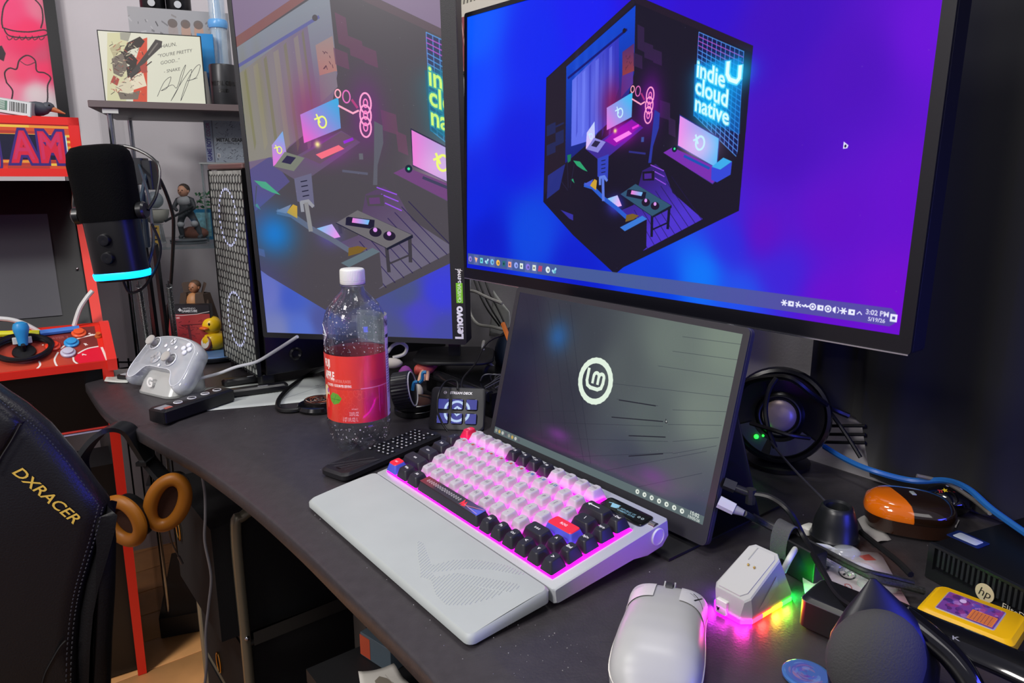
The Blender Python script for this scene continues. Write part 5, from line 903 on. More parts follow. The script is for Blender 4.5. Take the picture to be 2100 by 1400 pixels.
for k, (t, z, s_) in enumerate((('METAL GEAR', th_*.50, .0125), ('SOLID', th_*.34, .0095))):
    V, T = tris(t, .05); vv = [];
    for x, y in V: an = -math.pi/2 + (x*s_*.8)/tw; vv.append(((tw+.0005)*math.cos(an), (tw+.0005)*math.sin(an), z + y*s_))
    g.add(vv, T)
g.out('embossed_lettering', m('#0a0a0b', .3), tm)
a, b = loc(CM, 431, 130, .10), loc(CM, 466, 130, .10); tr_ = (b.x-a.x)/2
tu = cth('clear_tube', 'tall clear tube with blue streaks standing behind the black lettered tin', 'tube', (a.x+b.x)/2 + .004, .165, TOPZ)
g = G(); g.lathe([(tr_, 0), (tr_, .30), (tr_-.0015, .30), (tr_-.0015, .001)], 28); g.out('tube_wall', m('#cfe4f0', .05, alpha=.3, spec=1), tu)
g = G(); g.lathe([(tr_*.45, .002), (tr_*.55, .07), (tr_*.3, .14), (tr_*.5, .22), (tr_*.2, .29), (.0001, .295)], 16); g.out('blue_filling', m('#3c8fd0', .25, tr=.3), tu)
g = G(); g.lathe([(tr_+.002, .185), (tr_+.004, .190), (tr_+.004, .198), (tr_+.002, .203)], 28); g.out('tube_collar', m('#5f9fd8', .3), tu)
# inside, middle shelf
Z1 = sh_z + .0055
def ctop(px, py, y): q = loc(CM, px, py, y); return q
rs = cth('shelf_riser', 'white riser holding the handheld game case inside the cabinet', 'stand', .235, .16, Z1); q = loc(CM, 440, 333, .13); rh = q.z - Z1
g = G(); g.box(-.055, .13, -.03, .05, rh-.004, rh); g.out('riser_top', m('#b6bcbc', .3), rs)
for x in (-.05, .125): g = G(); g.box(x-.002, x+.002, -.028, .048, 0, rh-.004); g.out('riser_leg', m('#b6c4c6', .1, tr=.8, ior=1.2), rs)
a, b, c_ = loc(CM, 424, 329, .135), loc(CM, 506, 329, .135), loc(CM, 417, 243, .135); gw, gh = b.x-a.x, c_.z-a.z
gc = cth('handheld_game_box', 'upright grey game box with GAME BOY COLOR down its side, inside the glass cabinet', 'game box', (a.x+b.x)/2, .135, Z1+rh+.0004); g = G(); g.box(-gw/2, gw/2, 0, .018, 0, gh); g.out('box_body', m('#8f949c', .4), gc)
cv = Cv(400, 420, (168, 180, 194)); cv.rect(0, 0, 78, 420, (150, 160, 184)); cv.line([(82, 0), (82, 420)], 6, (40, 40, 60)); cv.text('GAME BOY', 56, 290, 58, (50, 44, 120), 1, .04, (0, -1), (-1, 0), .8); cv.text('COLOR', 56, 92, 50, (140, 60, 120), 1, .03, (0, -1), (-1, 0), .8)
for _ in range(120): x, y = rng.uniform(110, 380), rng.uniform(10, 410); cv.line([(x, y), (x+rng.uniform(-26, 26), y+rng.uniform(-26, 26))], rng.uniform(2, 8), [(60, 64, 72), (110, 118, 130), (200, 208, 216)][int(rng.integers(3))], .75)
cv.rect(96, 170, 390, 214, (196, 204, 212), .8); cv.text('METAL GEAR', 244, 208, 50, (30, 30, 36), 1, .04, sx=.9); cv.text('SOLID', 244, 228, 18, (30, 30, 36), 1, .03); cv.rect(110, 330, 140, 372, (220, 224, 228)); cv.text('E', 125, 366, 36, (20, 20, 24))
sheet('box_print', [[(-gw/2, -.0006, 0), (gw/2, -.0006, 0)], [(-gw/2, -.0006, gh), (gw/2, -.0006, gh)]], cv.mat(r=.4), gc)
q = loc(CM, 322, 500, .10); gb = cth('dome_display', 'clear lidded dome over a grey globe on a white bowl, inside the cabinet', 'display dome', q.x, .14, Z1)
g = G(); g.lathe([(.018, 0), (.016, .004), (.012, .040), (.014, .044), (.0001, .045)], 24); g.out('glass_stem', m('#c8d0d2', .05, tr=.7, ior=1.2), gb)
g = G(); g.lathe([(.012, .046), (.024, .054), (.029, .068), (.030, .078), (.028, .078), (.026, .066), (.0001, .058)], 28); g.out('bowl', m('#b9bab0', .4), gb)
g = G(); g.sph((0, 0, .100), .020, 20); g.out('globe', m('#8d97a0', .3), gb)
g = G(); g.lathe([(.030, .079), (.031, .115), (.026, .128), (.010, .134), (.0001, .135)], 28, cap=(False, True)); g.out('dome', m('#8fa2aa', .04, alpha=.16, spec=1), gb)
q = loc(CM, 316, 466, .05); yt = cth('yellow_tag', 'small yellow card with a black cassette drawing, leaning in the cabinet', 'card', q.x, .06, Z1); g = G(); g.box(-.009, .009, 0, .001, 0, .045); g.out('tag_card', m('#c9a64a', .6), yt)
g = G(); g.box(-.006, .006, -.0006, 0, .012, .026); g.box(-.005, .005, -.0006, 0, .038, .041); g.out('tag_print', m('#2a2418', .6), yt)
g = G(); g.box(-.0045, .0045, -.0009, -.0006, .015, .022); g.out('tag_window', m('#b8964a', .6), yt)
# plain little figurines (soldier with a stick, cloaked figure) - generic shapes
def figure(name, label, M, H_, coat, skin, hair, hd=1.0):
    t = thing(name, label, 'figurine', mat=M); k = H_ / (.0735 + .0265*hd); HX = lambda g: setattr(g, 'M', Matrix.Translation((0, 0, .0735*k)) @ Matrix.Scale(hd, 4) @ Matrix.Translation((0, 0, -.0735*k)))
    me = bpy.data.meshes.new(name + '_body'); V = [(0, 0, .046), (0, 0, .056), (0, -.002*1, .068), (0, -.002, .074), (-.013, 0, .066), (-.018, -.006, .054), (-.008, -.014, .048), (.013, 0, .066), (.019, -.004, .053), (.010, -.014, .046), (-.007, 0, .044), (-.010, -.005, .024), (-.012, .002, .003), (-.013, -.006, .001), (.008, 0, .044), (.016, .002, .025), (.021, .006, .003), (.020, -.002, .001)]
    E_ = [(0, 1), (1, 2), (2, 3), (2, 4), (4, 5), (5, 6), (2, 7), (7, 8), (8, 9), (0, 10), (10, 11), (11, 12), (12, 13), (0, 14), (14, 15), (15, 16), (16, 17)]
    rad = [.0085, .0085, .010, .004, .0048, .0038, .003, .0048, .0038, .003, .0068, .0055, .0042, .0035, .0068, .0055, .0042, .0035]
    me.from_pydata([tuple(Vector(v) * k) for v in V], E_, []); o = bpy.data.objects.new('figure_body', me); COL.objects.link(o); o.parent = t
    sk = o.modifiers.new('skin', 'SKIN'); sd_ = me.skin_vertices[0].data
    for i, r_ in enumerate(rad): sd_[i].radius = (r_*k, r_*k)
    sd_[0].use_root = True; sb = o.modifiers.new('sub', 'SUBSURF'); sb.levels = sb.render_levels = 2; me.materials.append(coat)
    g = G(); HX(g); g.sph((0, -.003*k, .083*k), (.0105*k, .0115*k, .0125*k), 18); g.sph((0, -.0145*k, .082*k), (.0018*k, .003*k, .0024*k), 8); g.sph((-.0105*k, -.002*k, .082*k), (.0018*k, .003*k, .0035*k), 8); g.sph((.0105*k, -.002*k, .082*k), (.0018*k, .003*k, .0035*k), 8); g.out('head', skin, t)
    g = G(); HX(g); g.sph((0, .0005*k, .0865*k), (.0118*k, .0122*k, .0115*k), 16); g.out('hair', hair, t)
    g = G(); HX(g); g.sph((-.0038*k, -.0137*k, .0845*k), (.0016*k, .0008*k, .001*k), 8); g.sph((.0038*k, -.0137*k, .0845*k), (.0016*k, .0008*k, .001*k), 8); g.out('eyes', BLKG, t)
    return t, k
q = loc(CM, 385, 500, .06); hM = CM @ Matrix.Translation((q.x, .10, Z1 + .0125)) @ Matrix.Rotation(R(-25), 4, 'Z')
pb_ = cth('display_stand', 'stepped grey round base under the toy soldier', 'stand', q.x, .10, Z1); g = G(); g.lathe([(.040, 0), (.041, .003), (.039, .005), (.039, .007), (.041, .009), (.038, .012), (.0001, .012)], 36); g.out('base_disc', m('#6f777c', .3, .6), pb_)
g = G(); g.lathe([(.0405, .0052), (.0405, .0068)], 36, cap=(False, False)); g.out('base_groove', m('#2a2e33', .4), pb_)
fg, k = figure('toy_soldier', 'toy soldier figurine in dark grey fatigues holding a dark rod, on a round base', hM, .128, m('#34383d', .6), m('#b98a70', .5), m('#3a302a', .6), .85)
g = G(); g.cyl((-.030*k, -.018*k, .030*k), (.022*k, -.014*k, .056*k), .0022*k, seg=8); g.out('rod', m('#26282c', .4), fg)
g = G(); g.sph((0, -.001*k, .064*k), (.0135*k, .0105*k, .010*k), 14); g.sph((-.009*k, -.005*k, .024*k), (.0066*k, .0066*k, .006*k), 10); g.sph((.015*k, -.002*k, .025*k), (.0066*k, .0066*k, .006*k), 10); g.out('padding', m('#8e9296', .6), fg)
g = G(); g.sph((.006*k, .012*k, .008*k), (.026*k, .012*k, .012*k), 14); g.out('brown_rubble', m('#5a3426', .7), fg)
q = loc(CM, 418, 478, .16); bf = cth('blue_photo_frame', 'small bright blue frame standing behind the toy soldier', 'frame', q.x, .20, Z1, R(-8)); g = G(); g.box(-.022, .022, 0, .006, 0, .075); g.out('frame_body', m('#2277a6', .4), bf)
g = G(); g.box(-.017, .017, -.0008, 0, .008, .067); g.out('frame_picture', m('#7fb6c4', .4, noise=(90, .5)), bf)
q = loc(CM, 412, 370, .2); gp_ = cth('green_plant_toy', 'green leafy toy shrub inside the glass cabinet', 'toy plant', q.x+.005, .24, Z1)
g = G(); g.cyl((0, 0, 0), (0, 0, .05), .004, seg=8); g.out('stem', m('#4a3a28', .7), gp_)
g = G()
for _ in range(90): a, b, c = rng.uniform(-.022, .022), rng.uniform(-.018, .018), rng.uniform(.05, .115); s_ = rng.uniform(.004, .008); d1, d2 = Vector(rng.normal(size=3)).normalized()*s_, Vector(rng.normal(size=3)).normalized()*s_*.6; p = Vector((a, b, c)); g.add([p-d1, p+d2, p+d1, p-d2], [(0, 1, 2, 3)])
g.out('leaves', m('#2f7a48', .6), gp_)['kind'] = 'stuff'

# ------------------------------------------------------------------ microphone on a spring arm
mt0, mt1 = at(203, 322, y=.95), at(254, 574, y=.95); ax = (mt0 - mt1); ML = ax.length; az = ax.normalized()
xx = (at(300, 450, y=.95) - at(150, 470, y=.95)).normalized(); yy_ = az.cross(xx).normalized(); xx = yy_.cross(az).normalized()
MM = Matrix(((xx.x, yy_.x, az.x, mt1.x), (xx.y, yy_.y, az.y, mt1.y), (xx.z, yy_.z, az.z, mt1.z), (0, 0, 0, 1)))
mic = thing('studio_microphone', 'large black microphone with a foam cover and cyan light ring, hanging at the left', 'microphone', mat=MM)
def mring(w_, d_, r_, z): return [(x, y, z) for x, y in rrect(w_, d_, r_, 6)]
g = G(); g.loft([mring(.058, .042, .018, 0), mring(.062, .046, .018, .004), mring(.065, .049, .020, .010), mring(.066, .050, .020, .085)]); g.out('mic_body', m('#08080a', .38), mic)
fm = m('#060607', .95, bump=(900, 1), spec=.1); g = G(); g.loft([mring(.062, .044, .018, .080), mring(.070, .052, .020, .078), mring(.073, .055, .022, .086), mring(.075, .057, .024, .120), mring(.077, .059, .026, .150), mring(.074, .056, .027, .164), mring(.062, .046, .022, .171), mring(.040, .028, .013, .1735)]); g.out('foam_cover', fm, mic)
g = G(); g.loft([mring(.0640, .0480, .0185, .003), mring(.0660, .0500, .0195, .005), mring(.0675, .0515, .020, .0105), mring(.0665, .0505, .020, .012)], cap=(False, False)); g.out('light_ring', m('#10b4ff', .4, em=2.6, emcol='#08a0ff'), mic)
for z, nm in ((.032, 'dial'), (.055, 'dial')): g = G(); g.M = Matrix.Translation((0, -.0262, z)) @ Matrix.Rotation(R(90), 4, 'X'); g.lathe([(.0080, -.004), (.0080, .002), (.0072, .004), (.005, .0045), (.0001, .0035)], 24); g.out(nm, m('#101013', .25), mic)
for s_ in (-1, 1): g = G(); g.M = Matrix.Translation((s_*.031, 0, .088)) @ Matrix.Rotation(R(90)*s_, 4, 'Y'); g.lathe([(.007, 0), (.007, .006), (.011, .007), (.0115, .014), (.0095, .0165), (.0001, .0168)], 20); g.out('yoke_knob', m('#17181a', .3), mic)
g = G(); g.tube([(-.048, .004, .088), (-.056, .020, .108), (-.052, .045, .150), (0, .052, .175), (.050, .045, .150), (.056, .020, .110), (.048, .004, .088)], .0022, 8); g.out('yoke', m('#141416', .3), mic)
g = G(); g.tube([(.048, .006, .070), (.052, .01, .040), (.040, .012, .012), (.020, .010, -.012), (0, .008, -.018), (-.004, .004, .004)], .0018, 6); g.out('mic_cord', CABLE, mic)
arm = thing('boom_arm', 'black spring-balanced boom arm rising from the left end of the desk', 'boom arm', nu(.30, -1.47, .0005))
AI = arm.matrix_world.copy(); AI = Matrix.Translation(arm.location).inverted()
L3 = lambda v: AI @ v
base_p = arm.location.copy(); el0 = at(300, 470, y=1.22); el1 = at(285, 348, y=1.12); e2 = at(303, 350, y=1.10)
b0_, b1_ = at(335, 745, y=1.36), at(303, 500, y=1.24)
g = G(); g.lathe([(.022, 0), (.022, .012), (.012, .014), (.010, .030), (.0001, .031)], 24); g.out('clamp_base', BLK, arm)
for dx in (-.006, .012): g = G(); g.cyl(L3(b0_ + Vector((dx, 0, 0))), L3(b1_ + Vector((dx, 0, 0))), .0052, seg=4); g.out('arm_bar', m('#101114', .35), arm)
sprm = m('#5c5e60', .3, .8)
for dx in (-.026, .028):
    a, b = L3(b0_ + Vector((dx, .0, .035))), L3(b0_.lerp(b1_, .68) + Vector((dx, 0, 0))); g = G(); n_ = 44; d_ = (b-a); u_ = d_.cross(Vector((0, 1, 0))).normalized(); v_ = d_.normalized().cross(u_)
    g.tube([a + d_*(i/(n_*6)) + (u_*math.cos(i*math.pi/3) + v_*math.sin(i*math.pi/3))*.0052 for i in range(n_*6+1)], .0011, 5, 0, 0); g.tube([a, a - d_*.06 + u_*.003, a - d_*.11, a - d_*.13 - u_*.004, a - d_*.10 - u_*.006], .0012, 5); g.tube([b, b + d_*.08], .0012, 5); g.out('spring', sprm, arm)
g = G(); g.M = AI @ Matrix.Translation(at(282, 350, y=1.20)); g.rbox(.030, .024, -.022, .020, .004, .001); g.rbox(.016, .030, -.03, .016, .003, .001, cx=.022); g.out('elbow_bracket', m('#1a1c20', .35), arm)
g = G(); g.cyl(L3(at(292, 395, y=1.20)), L3(at(303, 505, y=1.24)), .0045, seg=8); g.cyl(L3(at(300, 352, y=1.19)), L3(at(283, 440, y=1.15)), .0030, seg=8); g.cyl(L3(at(283, 440, y=1.15)), L3(at(286, 452, y=1.00)), .004, seg=8); g.out('upper_link', m('#33414d', .3, .5), arm)
g = G(); g.tube([at(285, 338, y=1.19), at(305, 340, y=1.20), at(330, 372, y=1.22), at(352, 430, y=1.25), at(356, 470, y=1.28), at(352, 560, y=1.32), at(345, 640, y=1.36), at(342, 690, y=1.37)], .0030, 8); tag(g.out('hanging_cable', CABLE), 'black cable drooping from the boom arm elbow down past the cabinet', 'cable')
g = G(); g.tube([at(285, 338, y=1.19), at(290, 352, y=1.17), at(304, 400, y=1.12), at(311, 450, y=1.06), at(314, 500, y=1.0), at(303, 545, y=.99)], .0022, 8); tag(g.out('microphone_cable', m('#1c2a36', .4)), 'thin cable running down the right side of the microphone', 'cable')

# ------------------------------------------------------------------ controller on its charging stand
cc = at(343, 728, y=1.225); CT = frame(cc, R(-30), R(-42)); gp = thing('game_controller', 'translucent pale game controller resting tilted on a silver charging stand', 'game controller', mat=CT)
pts = [(-5, 3.3), (-2, 3.9), (2, 3.9), (5, 3.3), (6.9, 2.0), (7.5, -.6), (7.9, -3.6), (7.5, -5.4), (6.3, -6.0), (5.1, -5.2), (3.6, -3.1), (0, -2.9), (-3.6, -3.1), (-5.1, -5.2), (-6.3, -6.0), (-7.5, -5.4), (-7.9, -3.6), (-7.5, -.6), (-6.9, 2.0)]
cs = .0102; ol = [(v.x*cs, v.y*cs) for v in spline([(x, y, 0) for x, y in pts], 3, True)]
def oring(ins, y): A = offs(ol, -ins) if False else [(x*(1-ins), z*(1-ins*1.4) ) for x, z in ol]; return [(x, y + (.010 if False else 0) , z) for x, z in A]
shell = m('#c4c8cf', .12, alpha=.62, coat=.6); g = G(); g.loft([oring(.14, .030), oring(.05, .026), oring(0, .014), oring(.0, .008), oring(.03, .001), oring(.09, -.002)]); g.out('shell', shell, gp, sharp=50)
g = G()
for _ in range(46): x, z = rng.uniform(-.06, .06), rng.uniform(-.02, .03) ; x = x if rng.random() < .6 else math.copysign(rng.uniform(.05, .066), x); z = z if abs(x) < .05 else rng.uniform(-.045, .02); s_ = rng.uniform(.002, .007); g.box(x-s_, x+s_, .006, .010 + rng.uniform(0, .004), z-s_*.6, z+s_*.6, int(rng.integers(3)))
for x in (-.052, .058): g.cyl((x, .002, -.030), (x, .012, -.030), .012, seg=20, mi=1)
g.out('circuitry', [m('#8a90a0', .4), m('#b9bcc4', .2, .6), m('#6a7080', .4)], gp)
g = G(); P = [(x*.9, -.0024, z*.87) for x, z in ol]; g.tube(P, .0007, 5, 0, 0, True); g.out('seam', m('#dadde2', .2), gp)
def stick(x, z, nm):
    g = G(); g.M = Matrix.Translation((x, -.003, z)) @ Matrix.Rotation(R(90), 4, 'X'); g.lathe([(.0125, -.001), (.0130, .001), (.0118, .0018), (.0105, .0005)], 28, cap=(True, False)); r_ = g.out('stick_ring', m('#d5d8dc', .2), gp)
    g = G(); g.M = Matrix.Translation((x, -.003, z)) @ Matrix.Rotation(R(90), 4, 'X'); g.lathe([(.0055, 0), (.0048, .008), (.0092, .0105), (.0098, .0125), (.0090, .0140), (.0070, .0135), (.0001, .0130)], 28); g.out('thumb_stick', m('#a9a6a2', .6), gp)
stick(-.044, .017, 0); stick(.020, -.008, 1)
g = G(); g.M = Matrix.Translation((-.021, -.0028, -.009)) @ Matrix.Rotation(R(90), 4, 'X'); g.lathe([(.0118, 0), (.0118, .0012), (.0105, .002), (.0001, .0012)], 28); g.box(-.0026, .0026, -.009, .009, .001, .0036); g.box(-.009, .009, -.0026, .0026, .001, .0036); g.out('direction_pad', m('#c9ccd0', .15, .4), gp)
for x, z in ((.044, .024), (.052, .0165), (.036, .0165), (.044, .009)): g = G(); g.M = Matrix.Translation((x, -.0028, z)) @ Matrix.Rotation(R(90), 4, 'X'); g.lathe([(.0048, 0), (.0048, .002), (.0036, .0034), (.0001, .0038)], 18); g.out('face_button', m('#dfe2ec', .2), gp)
for x, z, w_ in ((-.013, .016, .0032), (.015, .016, .0032), (0, .009, .0028), (-.001, -.022, .0028)): g = G(); g.M = Matrix.Translation((x, -.0026, z)) @ Matrix.Rotation(R(90), 4, 'X'); g.lathe([(w_, 0), (w_, .0012), (.0001, .0016)], 14); g.out('small_button', m('#e6e8ee', .3), gp)
g = G(); g.M = Matrix.Translation((0, -.0027, .026)) @ Matrix.Rotation(R(90), 4, 'X'); g.lathe([(.0066, 0), (.0066, .0012), (.0001, .0016)], 20); hb = g.out('home_button', m('#cfd2d8', .25), gp)
g = G(); g.M = Matrix.Translation((0, -.0045, .026)) @ Matrix.Rotation(R(90), 4, 'X'); [g.add([(-.004*s_, -.0045, 0), (-.0028*s_, -.0045, 0), (.004*s_, .0045, 0), (.0028*s_, .0045, 0)], [(0, 1, 2, 3)]) for s_ in (1, -1)]; g.out('button_mark', BLK, hb)
# the silver stand
Dp = at(325, 812, z=0); DM = Matrix.Translation((Dp.x + .010, Dp.y + .034, DT)) @ Matrix.Rotation(R(-30), 4, 'Z'); ds = thing('charging_stand', 'silver-grey charging stand with a round letter mark, under the pale game controller', 'charging stand', mat=DM)
g = G(); rings = []
for z, w_, d_, y0 in ((.0008, .098, .075, 0), (.004, .102, .078, 0), (.020, .100, .070, .004), (.042, .092, .052, .014), (.060, .080, .030, .026), (.063, .070, .024, .028)): rings.append([(x, y + y0, z) for x, y in rrect(w_, d_, min(.022, d_*.4), 6)])
g.loft(rings); g.out('stand_body', m('#b4b6b4', .28, .15), ds, sharp=50)
g = G(); g.loft([[(x, y, z) for x, y in rrect(.104, .080, .022, 6)] for z in (.0006, .0032)]); g.out('foot_rim', m('#8d8f8e', .4), ds)
g = G(); g.M = Matrix.Translation((-.008, -.0362, .024)) @ Matrix.Rotation(R(76), 4, 'X'); words(g, 'G', Matrix.Translation((0, -.008, .001)), .022, bold=.045); g.out('stand_mark', m('#e4e4e2', .4), ds)
g = G(); g.tube([at(392, 783, y=1.20), at(410, 776, y=1.22), at(450, 765, y=1.235), at(485, 752, y=1.24), at(525, 742, y=1.235), at(560, 722, y=1.20), at(610, 690, y=1.165)], .0028, 8); tag(g.out('white_charging_cable', m('#b4b6bc', .4)), 'pale cable running from the charging stand past the computer tower', 'cable')

# ------------------------------------------------------------------ motion remote, papers, folding tools
a, b = at(328, 855, z=.01), at(428, 822, z=.01); d_ = (b-a).normalized(); yw = math.atan2(d_.y, d_.x); L_r = .148
wr = thing('motion_remote', 'black motion game remote with white round buttons at the desk edge', 'remote', Vector((a.x, a.y, DT)) + d_*.062 - Vector((0, 0, 0)), yw)
g = G(); g.rbox(L_r*.92, .037, .0008, .024, .004, .003); g.out('remote_body', m('#101013', .35), wr)
for i, x in enumerate((-.028, -.002, .024, .048)): g = G(); g.torus((x, 0, .0242), .0062, .0009, 20, 5); g.M = Matrix.Translation((x, 0, .0238)); g.lathe([(.0055, 0), (.0055, .0012), (.0001, .0018)], 18, 1); g.out('round_button', [m('#d2d2d6', .3), m('#2a2a30' if i % 2 else '#6a6a70', .3)], wr)
g = G(); g.box(-.066, -.046, -.010, .006, .0238, .0246); g.out('speaker_panel', m('#8a8a90', .5), wr)
g = G(); g.box(-.060, -.048, -.014, -.006, .0238, .0248); g.out('orange_print', m('#a8564a', .5), wr)
def paper(name, label, P, mat, n=8, cat='paper', z0=.0008, curl=.002, pr_=None):
    a, b, c, d = [Vector(p) for p in P]; grid = [[(a.lerp(b, i/n)).lerp(d.lerp(c, i/n), j/n) + Vector((0, 0, z0 + curl*(i/n - .5)**2*4*(.5+.5*math.sin(j)))) for i in range(n+1)] for j in range(n+1)]
    o = sheet(name, grid, mat, None, thick=.0003); tag(o, label, cat); return o
cv = Cv(700, 160, (186, 192, 188)); cv.text('. . . . . . . . . . . . . . . .', 340, 84, 34, (90, 96, 96), .8, .0); cv.line([(20, 120), (260, 108)], 2, (150, 156, 154)); cv.rect(10, 118, 150, 150, (170, 176, 174)); cv.rect(430, 20, 690, 120, (176, 182, 180)); cv.text('MPC', 640, 70, 16, (90, 90, 96), 1, 0); cv.line([(430, 130), (690, 60)], 3, (140, 146, 146)); cv.line([(0, 112), (120, 120)], 3, (150, 160, 160))
paper('long_envelope', 'long white envelope lying behind the motion remote and the bottle', [at(372, 848, z=0), at(700, 818, z=0), at(660, 772, z=0), at(425, 797, z=0)], cv.mat(r=.6))
cv = Cv(160, 160, (186, 190, 184)); [cv.rect(16, 16 + i*14, 120 - (i*31 % 50), 19 + i*14, (130, 134, 130)) for i in range(9)]
paper('receipt', 'small printed receipt lying at the left corner of the desk', [at(214, 783, z=0), at(262, 786, z=0), at(268, 757, z=0), at(229, 757, z=0)], cv.mat(r=.6))
g = G(); p_ = at(250, 778, z=.0); g.M = Matrix.Translation((p_.x+.02, p_.y, DT + .0012)) @ Matrix.Rotation(R(-20), 4, 'Z'); g.rbox(.055, .022, 0, .008, .003, .001); kt = thing('small_key_fob', 'small black fob lying on the receipt beside the charging stand', 'fob'); g.out('fob_body', BLK, kt); g = G(); g.M = Matrix.Translation((p_.x+.02, p_.y, DT + .0092)) @ Matrix.Rotation(R(-20), 4, 'Z'); g.rbox(.046, .014, 0, .0006, .002, .0001); g.out('fob_label', m('#a9acb0', .5), kt)
for nm, P0, P1, w_, z_, lab in (('folding_knife', (455, 808), (590, 790), .022, .0014, 'black folding pocket tool with a slot, on the white envelope'), ('flat_black_case', (456, 785), (540, 772), .022, .0006, 'slim black case lying just behind the folding tool')):
    a, b = at(*P0, z=.008), at(*P1, z=.008); d_ = b-a; t = thing(nm, lab, 'tool' if 'knife' in nm else 'case', ((a.x+b.x)/2, (a.y+b.y)/2, DT+z_), math.atan2(d_.y, d_.x)); g = G(); g.rbox(d_.length, w_, 0, .013, .006, .003); g.out(nm + '_body', m('#131316', .3), t)
    g = G(); g.rbox(d_.length*.16, .003, .0128, .0134, .001, .0002, cx=.012, cy=-.004); g.out('slot', m('#8f9296', .4), t)
g = G(); g.tube([at(672, 752, y=1.13), at(640, 765, z=.004), at(600, 790, z=.004), at(575, 815, z=.004), at(570, 835, z=.004), at(585, 842, z=.004), at(620, 838, z=.004), at(660, 818, z=.004), at(705, 795, z=.004)], .0042, 8); tag(g.out('looped_black_cable', CABLE), 'thick black cable looping over the white envelope beside the bottle', 'cable')
p_ = at(655, 838, z=.0); t = thing('round_tin', 'low round black tin with a patterned orange lid beside the bottle', 'tin', (p_.x, p_.y, DT + .0006)); g = G(); g.lathe([(.034, 0), (.036, .004), (.033, .009), (.030, .010), (.0001, .010)], 32); g.out('tin_base', m('#0a0a0c', .15), t)
cv = Cv(200, 200, (30, 22, 20)); [cv.line([(x := rng.uniform(10, 180), y := rng.uniform(10, 180)), (x + rng.uniform(8, 26), y + rng.uniform(-8, 8))], 6, [(176, 96, 60), (190, 180, 170), (120, 60, 50)][int(rng.integers(3))]) for _ in range(70)]
sheet('tin_lid', [[(.024*r_*math.cos(a), .024*r_*math.sin(a) + .004, .0150) for a in np.linspace(0, 2*math.pi, 24)] for r_ in (.02, 1)], cv.mat(r=.35), t); g = G(); g.lathe([(.0245, .010), (.0250, .014), (.024, .0148), (.0001, .0148)], 28, cy=.004); g.out('lid_rim', m('#1a1412', .3), t)

# ------------------------------------------------------------------ computer tower with a honeycomb front
t0, t1 = at(460, 722, z=.03), at(529, 764, z=.03); tx = (t1 - t0).normalized(); TWd = (t1 - t0).length; tyaw = math.atan2(tx.y, tx.x)
TM = Matrix.Translation((t0.x, t0.y, DT)) @ Matrix.Rotation(tyaw, 4, 'Z'); tw_ = thing('computer_tower', 'computer tower with a grey honeycomb front and lit fan rings, left of the upright monitor', 'computer', mat=TM)
TH = .388; g = G(); g.M = Matrix.Translation((TWd/2, .205, 0)); g.rbox(TWd, .38, .022, TH-.006, .002, .001); g.out('tower_case', m('#09090b', .3), tw_)
g = G(); g.M = Matrix.Translation((TWd/2, .20, 0)); g.rbox(TWd+.004, .40, TH-.006, TH+.004, .003, .002); g.out('top_plate', m('#6d5452', .4, .3), tw_)
for x in (.02, TWd-.02):
    for y in (.02, .37): g = G(); g.M = Matrix.Translation((x, y, 0)); g.rbox(.025, .025, .0005, .022, .004, .001); g.out('foot', BLK, tw_)
g = G(); g.box(.002, TWd-.002, .0009, .005, .024, TH-.008); g.out('filter_panel', m('#8d918d', .5, noise=(60, .4)), tw_)
g = G(); hr = .0090; Wn, Hn = int(TWd/(hr*1.732)) + 1, int(TH/(hr*1.5))
for j in range(Hn):
    for i in range(Wn):
        cx, cz = i*hr*1.732 + (j % 2)*hr*.866, .028 + j*hr*1.5
        if cz > TH-.012 or cx > TWd: continue
        vo = [(min(max(cx + hr*math.sin(R(60*k)), .001), TWd-.001), 0, min(cz + hr*math.cos(R(60*k)), TH-.008)) for k in range(6)]; vi = [(cx + (v[0]-cx)*.86, 0, cz + (v[2]-cz)*.86) for v in vo]; vd = [(v[0], .0008, v[2]) for v in vi]
        g.add(vo + vi + vd, [(k, (k+1) % 6, 6+(k+1) % 6, 6+k) for k in range(6)] + [(6+k, 6+(k+1) % 6, 12+(k+1) % 6, 12+k) for k in range(6)])
g.out('honeycomb_front', m('#303334', .4), tw_)['kind'] = 'stuff'
for x_ in (0, TWd-.002): g = G(); g.box(x_, x_+.002, -.001, .006, .022, TH-.006); g.out('front_edge', m('#0b0b0d', .3), tw_)
for k, zc in enumerate((.112, .298)):
    g = G()
    for i in range(30): a = 2*math.pi*i/30; g.M = Matrix.Translation((TWd/2 + .050*math.cos(a), -.0002, zc + .050*math.sin(a))); g.rbox(.0030, .0006, -.0022, .0022, .0002, .0001)
    g.out('fan_light_ring', m('#b4b8e0', .4, em=1.1), tw_)
g = G(); g.M = Matrix.Translation((TWd, .07, .055)) @ Matrix.Rotation(R(90), 4, 'Y'); g.lathe([(.012, 0), (.012, .004), (.009, .006), (.006, .002), (.0001, .002)], 22); g.out('side_screw', m('#1a1a1d', .25), tw_)
